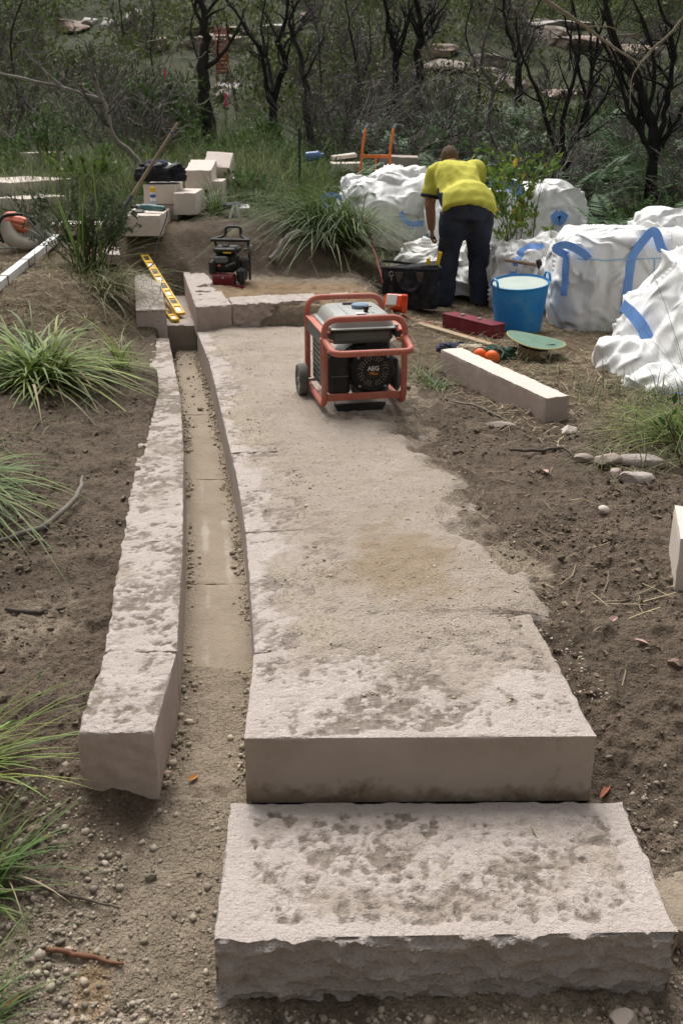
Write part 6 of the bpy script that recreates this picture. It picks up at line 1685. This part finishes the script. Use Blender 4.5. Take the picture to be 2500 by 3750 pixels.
tree('silvery fallen branch arching over the grass at upper left', [(S(13, (330, 378), (300, 352), (262, 312), (250, 265), (235, 232), (150, 205), (60, 180), (-30, 160)), .038), (S(13, (235, 232), (222, 190), (212, 165), (208, 140)), .030), (S(13, (150, 205), (100, 160), (60, 120)), .018)], m_silver, 10, 'fallen_branch', (8, 4), group='dead wood on the left', twm=m_twig)
tree('pale bare branch hanging in from the top right corner', [(S(7, (1225, -60), (1254, 0), (1310, 36), (1390, 96), (1479, 153)), .017)], m_palebr, 11, 'hanging_branch', (1, 1), thin=.003, group='overhanging branches')
tree('thin curved dead stem at the right edge in front of the burnt tree', [(S(8, (1580, 20), (1540, 75), (1490, 120), (1450, 180), (1445, 250)), .010)], m_palebr, 12, 'hanging_branch', (2, 1), thin=.002, group='overhanging branches')
tree('burnt double trunk at the top right, before the pale rock ledge', [(ground_to(S(18, (1345, 330), (1350, 220), (1370, 100), (1400, -20))), .05), (S(18, (1350, 250), (1320, 130), (1290, 20)), .035)], m_char, 13, per=(8, 4))
tree('slanting burnt trunk behind the many stemmed tree, right of centre', [(ground_to(S(23, (1200, 250), (1190, 150), (1160, 50), (1150, -40))), .06)], m_char, 14, per=(8, 4))
r_ = np.random.default_rng(77)
SAPL = ['thin charred sapling in the top left corner of the slope', 'thin charred sapling between the corner and the white boulders', 'thin charred sapling just right of the white boulders', 'thin charred sapling left of the thick trunk',
        'thin charred sapling right behind the thick trunk', 'thin charred sapling behind the forked burnt tree', 'thin charred sapling left of the picture centre', 'thin charred sapling directly above the trolley', 'thin charred sapling above the head of the worker',
        'thin charred sapling behind the bent grey trunk', 'thin charred sapling left of the many stemmed burnt tree', 'thin charred sapling behind the many stemmed burnt tree', 'thin charred sapling in the top right corner of the slope']
for k in range(13):
    d = r_.uniform(19, 34); px = (30, 150, 350, 425, 520, 600, 745, 850, 1040, 1150, 1225, 1340, 1530)[k] + r_.uniform(-15, 15); x = (px - 784) / F_ * d / .93
    h = r_.uniform(2.2, 4.5); z = zat(x, d)
    p = [np.array((x, d, z)), np.array((x + r_.normal(0, .15), d, z + h * .35)), np.array((x + r_.normal(0, .3), d + .2, z + h * .7)), np.array((x + r_.normal(0, .5), d, z + h))]
    tree(SAPL[k], [(p, r_.uniform(.016, .034))], m_bark, 100 + k, 'charred_sapling', (8, 3), twm=m_twig, group='thin charred saplings on the hillside')

# ------------------------------------------------------------------ rock ledges on the hillside
def ledge(label, px0, px1, py0, py1, d, seed, tone=None, depth=1.2):
    ds = np.arange(12, 95, .3); pp = np.array([surveyed((px0 + px1) / 2, py1, q_) for q_ in ds])      # walk out until the slope is met
    below = pp[:, 2] <= gz(pp[:, 0], ds)
    d = float(ds[np.argmax(below)]) if below.any() else 60.
    a_, b_ = surveyed(px0, py1, d), surveyed(px1, py0, d)
    c = (a_ + b_) / 2; w_ = (b_[0] - a_[0]) / 2; h = max(b_[2] - a_[2], .15)
    o = rubble(label, 0, 0, (1, 1, 1), tone or m_rock, seed, z=0, name='rock_ledge', group='rock ledges on the hillside', cuts=18, sub=4)
    co = np.zeros(len(o.data.vertices) * 3, np.float32); o.data.vertices.foreach_get('co', co); co = co.reshape(-1, 3).astype(float)
    lay = np.floor(co[:, 2] * 2.2 + .4 * vn(co[:, 0] * 2, co[:, 1] * 2, 0, seed)) 
    co[:, :2] *= (1 + .10 * (lay % 2) + .12 * fbm(co[:, 0], co[:, 1], co[:, 2], 3, 2, seed))[:, None]
    co[:, 0] *= w_ / np.abs(co[:, 0]).max(); co[:, 1] *= max(depth, w_ * .5); co[:, 2] = np.where(co[:, 2] > 0, np.clip(co[:, 2], 0, .7) / .7 * h * .6, co[:, 2] * max(1.6 * h, .5))
    o.data.vertices.foreach_set('co', co.astype(np.float32).ravel()); o.data.update()
    o['category'] = 'rock'
    zz = min(c[2], zat(c[0], d) + h * .8)
    o.location = (c[0], d + depth * .4, c[2])
    CLEAR.append((c[0], d, w_)); return o
CLEAR = []
m_rockw = mat('bleached_sandstone', (.40, .37, .34), (.58, .55, .52), 2.5, .95, .6, 20, c3=(.34, .29, .26))
m_rockp = mat('pinkish_weathered_sandstone', (.30, .215, .175), (.44, .35, .30), 1.4, .95, .8, 14, c3=(.17, .135, .12), bump2=(.5, 60))
for (lb, *q_) in (
    ('pinkish rock ledge at upper left below the white boulders', 105, 205, 48, 76, 34, 1, m_rockp),
    ('white boulder at upper left, leftmost of three', 183, 225, 40, 60, 33, 2, m_rockw), ('low white boulder at upper left, middle of three', 228, 268, 42, 62, 33, 3, m_rockw), ('tilted white boulder at upper left, highest of three', 282, 328, 18, 52, 33, 4, m_rockw),
    ('long flat rock shelf running behind the thick trunk', 388, 590, 64, 82, 29, 5, m_rockp), ('rounded rock mass beneath the long shelf behind the thick trunk', 400, 580, 78, 116, 28.4, 6, m_rockp),
    ('pale rock at the top, right of the forked burnt tree', 668, 736, 26, 50, 36, 7, m_rockp), ('small pale rock left of the highest pale rock', 600, 662, 54, 74, 33, 8, m_rockw),
    ('small rounded rock low in the middle of the slope', 858, 915, 162, 188, 22.5, 9, m_rockp), ('pinkish rock bank in the middle behind the thick burnt trunk', 925, 1060, 104, 138, 27, 10, m_rockp),
    ('layered rock shelf under the pinkish rock bank', 950, 1100, 136, 166, 25.5, 11, m_rock), ('grey overhanging rock right of the layered shelf', 1085, 1180, 126, 160, 26, 12, m_rock),
    ('low mossy rock face below the overhanging rock', 1060, 1200, 158, 196, 24.5, 13, m_rock), ('long pale cap rock at the top right', 1195, 1390, 44, 66, 34, 14, m_rockw), ('dark rock under the long pale cap rock', 1215, 1330, 62, 96, 33.5, 15, m_rock),
    ('broken pinkish ledge right of the pale cap rock', 1255, 1420, 82, 112, 31, 16, m_rockp), ('pale ledge at the far right top edge', 1385, 1580, 80, 100, 33, 17, m_rockw), ('pinkish rock below the far right ledge', 1400, 1540, 100, 128, 31, 18, m_rockp),
    ('thin flat ledge low on the right behind the burnt stems', 1225, 1370, 206, 224, 22, 19, m_rockp), ('small pale rock left of the worker in the scrub', 105, 145, 145, 160, 25, 20, m_rockp) if False else ('small tan rock in the scrub at the left', 330, 385, 88, 122, 29, 20, m_rockp),
    ('flat pale stone step at the foot of the thick trunk', 478, 548, 190, 208, 19.5, 21, m_rockw), ('grey stone under the flat pale step by the thick trunk', 482, 530, 206, 226, 19.2, 22, m_rock),
    ('dark rock half hidden by scrub above the low ledge', 1130, 1240, 180, 215, 24, 23, m_rock)):
    ledge(lb, *q_[:6], tone=q_[6])

# ------------------------------------------------------------------ dead scrub, undergrowth (uncountable)
def thicket(seed, hgt=1.4, n=7):
    r = np.random.default_rng(seed)
    st = np.stack([r.normal(0, .12, n), r.normal(0, .12, n), np.full(n, -.05)], 1)
    A, R = twigs(st, np.stack([r.normal(0, .45, n), r.normal(0, .45, n), np.ones(n)], 1), r.uniform(.6, 1, n) * hgt, r.uniform(.007, .014, n), 6, .22, .2, r)
    p, d, L, q = side_shoots(A, R, 6, r, (.3, .7), .6, .15, 1.0); B, RB = twigs(p, d, L, np.maximum(q, .004), 6, .25, .2, r)
    p, d, L, q = side_shoots(B, RB, 3, r, (.4, .8), .7, .15, 1.1); D, RD = twigs(p, d, L, np.maximum(q, .003), 6, .3, .1, r)
    return np.concatenate([A, B, D]), np.concatenate([R, RB, RD])
TH = [thicket(200 + i, 1.1 + .25 * i) for i in range(4)]
def scrub(name, label, spots, m, fat):
    Vs, Fs, o = [], [], 0
    r = np.random.default_rng(5)
    for (x, y, s) in spots:
        A, R = TH[r.integers(0, 4)]; a = r.uniform(0, 2 * PI); c, q = math.cos(a), math.sin(a)
        B = A @ np.array(((c, q, 0), (-q, c, 0), (0, 0, 1.))).T * s + np.array((x, y, zat(x, y)))
        V, F = tubes(B, np.maximum(R * s, fat * y), 3); Vs.append(V); Fs.append(F + o); o += len(V)
    return tag(obj_np(name, np.vstack(Vs), np.vstack(Fs), m=m), label, 'scrub', None, 'stuff')
spots = []
r_ = np.random.default_rng(31)
while len(spots) < 160:
    y = math.exp(r_.uniform(math.log(12.5), math.log(42))); x = r_.uniform(-1, 1) * (.38 * y + 1)
    px = 784 + x / y * F_ * .95
    dens = .9 if (px < 430 and y > 15) or px > 700 else .3
    if y < 15 and (px < 1180): dens = 0
    if any(abs(x * cy_ / y - cx_) < cw_ and cy_ * .72 < y < cy_ + 1.5 for cx_, cy_, cw_ in CLEAR): dens *= .25
    if r_.uniform() < dens: spots.append((x, y, r_.uniform(.6, 1.25)))
scrub('dead_scrub', 'tangle of leafless grey and black scrub on the hillside', spots, m_twig, .00032)

def work_zone(x, y):
    """1 where the ground is kept clear of growth"""
    c = ((x > -1.75 + .05 * (y - 9)) & (x < 2.7) & (y < 10.4)) | ((x > .0) & (x < 2.4) & (y < 12.3)) | ((x > -2.2) & (x < -1.1) & (y < 11.8)) | ((x > -.75) & (x < -.2) & (y < 12.5)) | ((x < -1.7) & (x > -4.2) & (y < 10.3))
    for (cx_, cy_, cw_) in CLEAR: c = c | ((np.abs(x * cy_ / y - cx_) < cw_ * 1.05) & (y > cy_ * .80) & (y < cy_ + 1.2) & (_h(np.floor(x * 40), np.floor(y * 40), x * 0, 3) < .93))
    return c
def field(n, y0, y1, seed, dens):
    global rng
    rng = np.random.default_rng(seed)
    y = np.exp(rng.uniform(math.log(y0), math.log(y1), n)); x = rng.uniform(-1, 1, n) * (.46 * y + 1.5)
    k = (rng.uniform(size=n) < dens(x, y)) & ~work_zone(x, y)
    x, y = x[k], y[k]
    return x, y, gz(x, y)
# grass over the slope
x, y, z = field(125000, 9.6, 70, 41, lambda x, y: np.clip(.5 + 1.1 * fbm(x, y, 0, 3, .7, 91), .08 + .3 * ss(14, 22, y), 1))
n = len(x)
V, q, t = blades(np.stack([x, y, z - .03], 1), rng.uniform(-PI, PI, n), rng.uniform(.2, .62, n) * (1 + .3 * fbm(x, y, 0, 2, .5, 92)) * (1 + .012 * y), rng.uniform(.5, 1.1, n) * np.maximum(.008, y * .00062), rng.uniform(.0, .75, n), rng.uniform(.1, .9, n), 3)
tag(obj_np('hillside_grass', V, q, t, m=m_gr3), 'green grass growing over the whole background slope', 'grass', None, 'stuff')
# taller soft grass behind the pit
c = np.random.default_rng(8)
cx = np.concatenate([c.normal(-.95, .35, 900), c.normal(-1.1, .5, 900), c.normal(.0, .5, 500), c.normal(-2.7, .8, 900)]); cy = np.concatenate([c.normal(11.6, .4, 900), c.normal(13.2, .6, 900), c.normal(13.2, .6, 500), c.normal(12.5, .9, 900)])
k = ~((cx > -2.1) & (cx < -1.12) & (cy < 11.9)) & (cy > 10.7); cx, cy = cx[k], cy[k]; n = len(cx)
V, q, t = blades(np.stack([cx, cy, gz(cx, cy) - .02], 1), c.uniform(-PI, PI, n), c.uniform(.3, .8, n), c.uniform(.006, .012, n), c.uniform(0, .6, n), c.uniform(.1, .9, n), 5)
tag(obj_np('soft_grass', V, q, t, m=m_gr3), 'soft tall grass between the block pile and the picket', 'grass', None, 'stuff')
# bank grass close to the works
def bank(n, x0, x1, y0, y1, dens, seed):
    r = np.random.default_rng(seed); x = r.uniform(x0, x1, n); y = r.uniform(y0, y1, n)
    k = r.uniform(size=n) < dens(x, y); return x[k], y[k]
B = [bank(2600, -1.5, .6, 9.0, 10.8, lambda x, y: np.clip(.5 + fbm(x, y, 0, 2, 2.2, 95), 0, 1) * ss(9.0, 9.7, y + .3 * x) * (1 - ((x > -1.95) & (x < -1.34) & (y > 9.2))), 1),
     bank(1500, .0, 1.0, 9.3, 11.2, lambda x, y: np.clip(.35 + fbm(x, y, 0, 2, 2, 96), 0, 1), 2),
     bank(2400, 1.1, 2.6, 4.3, 6.0, lambda x, y: np.clip(ss(1.25, 1.6, x + .3 * fbm(x, y, 0, 2, 2, 97) - .16 * (y - 4.6)) * .8, 0, 1), 3),
     bank(1800, -3.2, -1.35, 6.2, 8.9, lambda x, y: np.clip(.25 + fbm(x, y, 0, 2, 2, 98), 0, .8), 4),
     bank(900, 2.0, 3.4, 7.4, 10, lambda x, y: .6 + 0 * x, 5),
     bank(800, .75, 1.9, 5.6, 7.4, lambda x, y: np.clip(.2 + fbm(x, y, 0, 2, 3, 99), 0, .6), 6),
     bank(1600, -4.5, -2.2, 10.2, 12.5, lambda x, y: .5 + 0 * x, 7),
     bank(700, -1.6, -.95, 3.4, 6.5, lambda x, y: ss(1.18, 1.5, -x) * .5, 8)]
x = np.concatenate([b_[0] for b_ in B]); y = np.concatenate([b_[1] for b_ in B]); n = len(x)
V, q, t = blades(np.stack([x, y, gz(x, y) - .01], 1), rng.uniform(-PI, PI, n), rng.uniform(.08, .30, n), rng.uniform(.003, .008, n), rng.uniform(.2, .95, n), rng.uniform(.2, .9, n), 4)
tag(obj_np('bank_grass', V, q, t, m=m_grd), 'short tufty grass and weeds on the banks around the works', 'grass', None, 'stuff')

# bracken
def frond(seed, L=.6, pairs=13):
    r = np.random.default_rng(seed); V, F = [], []
    for i in range(pairs):
        t = .18 + .8 * i / (pairs - 1)
        p = np.array((L * t * .85, 0, L * (.55 * t - .42 * t * t)))
        ll = L * .42 * (1 - t) ** .8 + .02; wd = L * .055
        for s in (-1, 1):
            d = np.array((.45, s * .9, -.12 + r.normal(0, .08))); d /= np.linalg.norm(d)
            o = len(V); e = np.array((.9, -s * .45, 0)) * wd
            V += [p - e * .3, p + d * ll * .5 - e * .55, p + d * ll, p + d * ll * .5 + e * .55]; F.append((o, o + 1, o + 2, o + 3))
    return np.array(V), np.array(F)
FR = [frond(i) for i in range(4)]
def ferns(name, label, x, y, sc, m):
    r = np.random.default_rng(3); Vs, Fs, o = [], [], 0
    zz = gz(x, y)
    for i in range(len(x)):
        V, F = FR[r.integers(0, 4)]; a = r.uniform(0, 2 * PI); s = sc[i]; ti = r.uniform(-.7, .1); c_, q_ = math.cos(ti), math.sin(ti)
        W_ = V * s; W_ = np.stack([W_[:, 0] * c_ + W_[:, 2] * q_, W_[:, 1], -W_[:, 0] * q_ + W_[:, 2] * c_], 1)
        c_, q_ = math.cos(a), math.sin(a)
        W_ = np.stack([W_[:, 0] * c_ - W_[:, 1] * q_, W_[:, 0] * q_ + W_[:, 1] * c_, W_[:, 2]], 1) + np.array((x[i], y[i], zz[i] + r.uniform(.05, .3) * s))
        Vs.append(W_); Fs.append(F + o); o += len(V)
    return tag(obj_np(name, np.vstack(Vs), np.vstack(Fs), m=m, smooth=False), label, 'ferns', None, 'stuff')
x, y, z = field(6200, 10.5, 22, 44, lambda x, y: ss(-.2, 1.2, x) * np.clip(.45 + fbm(x, y, 0, 2, .8, 93), 0, 1))
x2, y2 = bank(260, 2.6, 4.2, 8.6, 11, lambda x, y: .9 + 0 * x, 12)
x, y = np.concatenate([x, x2]), np.concatenate([y, y2])
ferns('bracken', 'grey green bracken ferns behind and beside the white bags', x, y, rng.uniform(.6, 1.25, len(x)), m_fern)

# leafy understorey
def clumps(name, label, x, y, rad, per, ls, m, seed):
    r = np.random.default_rng(seed); n = len(x)
    z = gz(x, y)
    i = np.repeat(np.arange(n), per); N = len(i)
    u = unit(r.normal(size=(N, 3))); u[:, 2] = np.abs(u[:, 2])
    rr_ = r.uniform(.35, 1, N) ** .6
    P = np.stack([x[i], y[i], z[i]], 1) + u * (rad[i] * rr_)[:, None] * np.array((1, 1, 1.1))
    sz = ls[i] * r.uniform(.6, 1.3, N)
    V, F = leafset(P, unit(u + r.normal(0, .7, (N, 3))), sz, sz * r.uniform(.35, .6, N))
    return tag(obj_np(name, V, F3=F, m=m, smooth=False), label, 'undergrowth', None, 'stuff')
x, y, z = field(1150, 11, 26, 45, lambda x, y: np.clip(.35 + 1.2 * fbm(x, y, 0, 2, .6, 94), 0, 1))
clumps('leafy_undergrowth', 'low leafy undergrowth between the ferns and grass', x, y, rng.uniform(.15, .42, len(x)), 60, rng.uniform(.05, .10, len(x)), m_lf, 1)
x, y, z = field(2100, 20, 75, 46, lambda x, y: np.clip(.62 + 1.0 * fbm(x, y, 0, 2, .25, 97), 0.05, 1))
clumps('hillside_bushes', 'mass of low green bushes on the far hillside', x, y, rng.uniform(.3, .9, len(x)) * (1 + y * .012), 70, .06 + y * .0032, m_lfar, 2)

# ------------------------------------------------------------------ individual plants
def shrub(name, label, x, y, h, rad, nst, nl, ls, m, seed, lean=.5, lw=.45, z=None, yel=0, group='shrubs', lowest=.25):
    r = np.random.default_rng(seed)
    g = empty(name, (x, y, zat(x, y) if z is None else z), 0, label, 'shrub', group)
    st = np.stack([r.normal(0, .04, nst), r.normal(0, .04, nst), np.full(nst, -.03)], 1)
    d = np.stack([r.normal(0, lean * rad / h, nst), r.normal(0, lean * rad / h, nst), np.ones(nst)], 1)
    A, R = twigs(st, d, r.uniform(.65, 1.02, nst) * h, np.full(nst, .007), 6, .10, .1, r)
    p, dd, L, q = side_shoots(A, R, 6, r, (.2, .45), .6, lowest, .9); Bq, RB = twigs(p, dd, L, np.maximum(q, .0025), 6, .2, .25, r)
    V1, F1 = tubes(A, R, 5); V2, F2 = tubes(Bq, RB, 3)
    obj_np('stems', np.vstack([V1, V2]), np.vstack([F1, F2 + len(V1)]), m=m_stick, parent=g)
    i = r.integers(0, len(Bq), nl); j = r.integers(1, 6, nl); P = Bq[i, j] + r.normal(0, .012, (nl, 3))
    D = unit(unit(Bq[i, j] - Bq[i, j - 1]) + r.normal(0, .6, (nl, 3)) + np.array((0, 0, .1)))
    sz = ls * r.uniform(.6, 1.2, nl)
    V, F = leafset(P, D, sz, sz * lw * r.uniform(.8, 1.2, nl))
    obj_np('foliage', V, F3=F, m=m, parent=g, smooth=False)
    if yel:
        i = r.integers(0, len(Bq), yel); P = Bq[i, 4]; D = unit(r.normal(0, .5, (yel, 3)) + np.array((0, 0, -.8)))
        V, F = leafset(P, D, np.full(yel, ls * 1.2), np.full(yel, ls * .5)); obj_np('yellow_leaves', V, F3=F, m=m_sapy, parent=g, smooth=False)
    return g
shrub('sapling', 'bright green leafy sapling with some yellow leaves right of the worker', 1.68, 9.95, 1.40, .30, 9, 700, .092, m_sap, 61, .45, .36, z=None, yel=16, group='saplings', lowest=.35)
shrub('bush', 'dark feathery bush on the mound left of the yellow level', -2.03, 8.5, .74, .38, 22, 5200, .034, m_lb, 62, .8, .35, lowest=.35)
shrub('bush', 'rounded dark green shrub below the thick trunk', *[float(v) for v in surveyed(375, 285, 16.5)[:2]], 1.15, .65, 26, 2600, .085, m_lf, 63, 1.0, .45, lowest=.1)
shrub('bush', 'leafy green weed with broad leaves at the right edge beside the rubble', 1.62, 4.45, .30, .16, 9, 150, .055, m_lf, 64, .8, .45)
shrub('bush', 'yellowish green leafy bush at far left behind the pale slabs', -3.05, 12.6, .55, .45, 12, 420, .07, m_sap, 65, 1.0, .5)
shrub('bush', 'grey twiggy rounded bush near the top left corner', *[float(v) for v in surveyed(90, 110, 27)[:2]], 1.9, 1.0, 40, 300, .05, m_lfar, 66, .9, .4)
shrub('bush', 'broad leafed green bush among the ferns at the right', 3.4, 11.6, .7, .5, 14, 520, .075, m_lf, 67, 1.0, .45)
shrub('bush', 'small leafy bush at the left side of the fallen branch', -4.0, 14.6, .8, .5, 14, 600, .07, m_lf, 68, 1.0, .45)
shrub('bush', 'leafy bush behind the head of the worker among ferns', 1.7, 13.4, .75, .5, 16, 600, .075, m_lf, 69, 1.0, .45)

# orange marker, survey flags
def marker():
    p = surveyed(511, 172, 20.5); zb = float(p[2])
    g = empty('barrier_panel', (float(p[0]), 20.5, zb), .08, 'upright orange slatted barrier panel beside the thick trunk', 'barrier')
    m_of = mat('orange_barrier', (.42, .10, .035), (.50, .15, .06), 6, .8); m_pk = mat('faded_pink_barrier', (.45, .20, .17), (.52, .27, .23), 6, .8)
    for i in range(12):
        a = MB(); a.box((.0, 0, .04 + i * .066), (.22, .015, .048), .004); a.build('slat', m_of if i < 5 else m_pk, g)
    for s in (-1, 1):
        a = MB(); a.box((s * .105, .016, .28), (.02, .02, 1.05), .003); a.build('post', m_of, g)
marker()
def flag(label, px, py, d, s):
    p = surveyed(px, py, d); g = empty('survey_flag', tuple(float(v) for v in p), .3, label, 'flag', 'pink survey flags')
    m_pf = mat('pink_tape', (.75, .08, .22), rough=.6)
    a = MB(); a.tube([(0, 0, -.5), (0, 0, .1)], .006, 5); a.build('stake', m_stick, g)
    a = MB(); a.ribbon(smoothpath([(0, -.006, .09), (.02, -.02, .04), (.01, -.02, -.03), (.03, -.03, -.10)], 10), (1, 0, .2), s, .003); a.build('tape', m_pf, g, fix=False)
flag('pink survey tape on a stake right of the thick trunk', 516, 228, 18, .05)
flag('pink survey tape on a stake above the dark shrub at left', 377, 172, 20, .035)
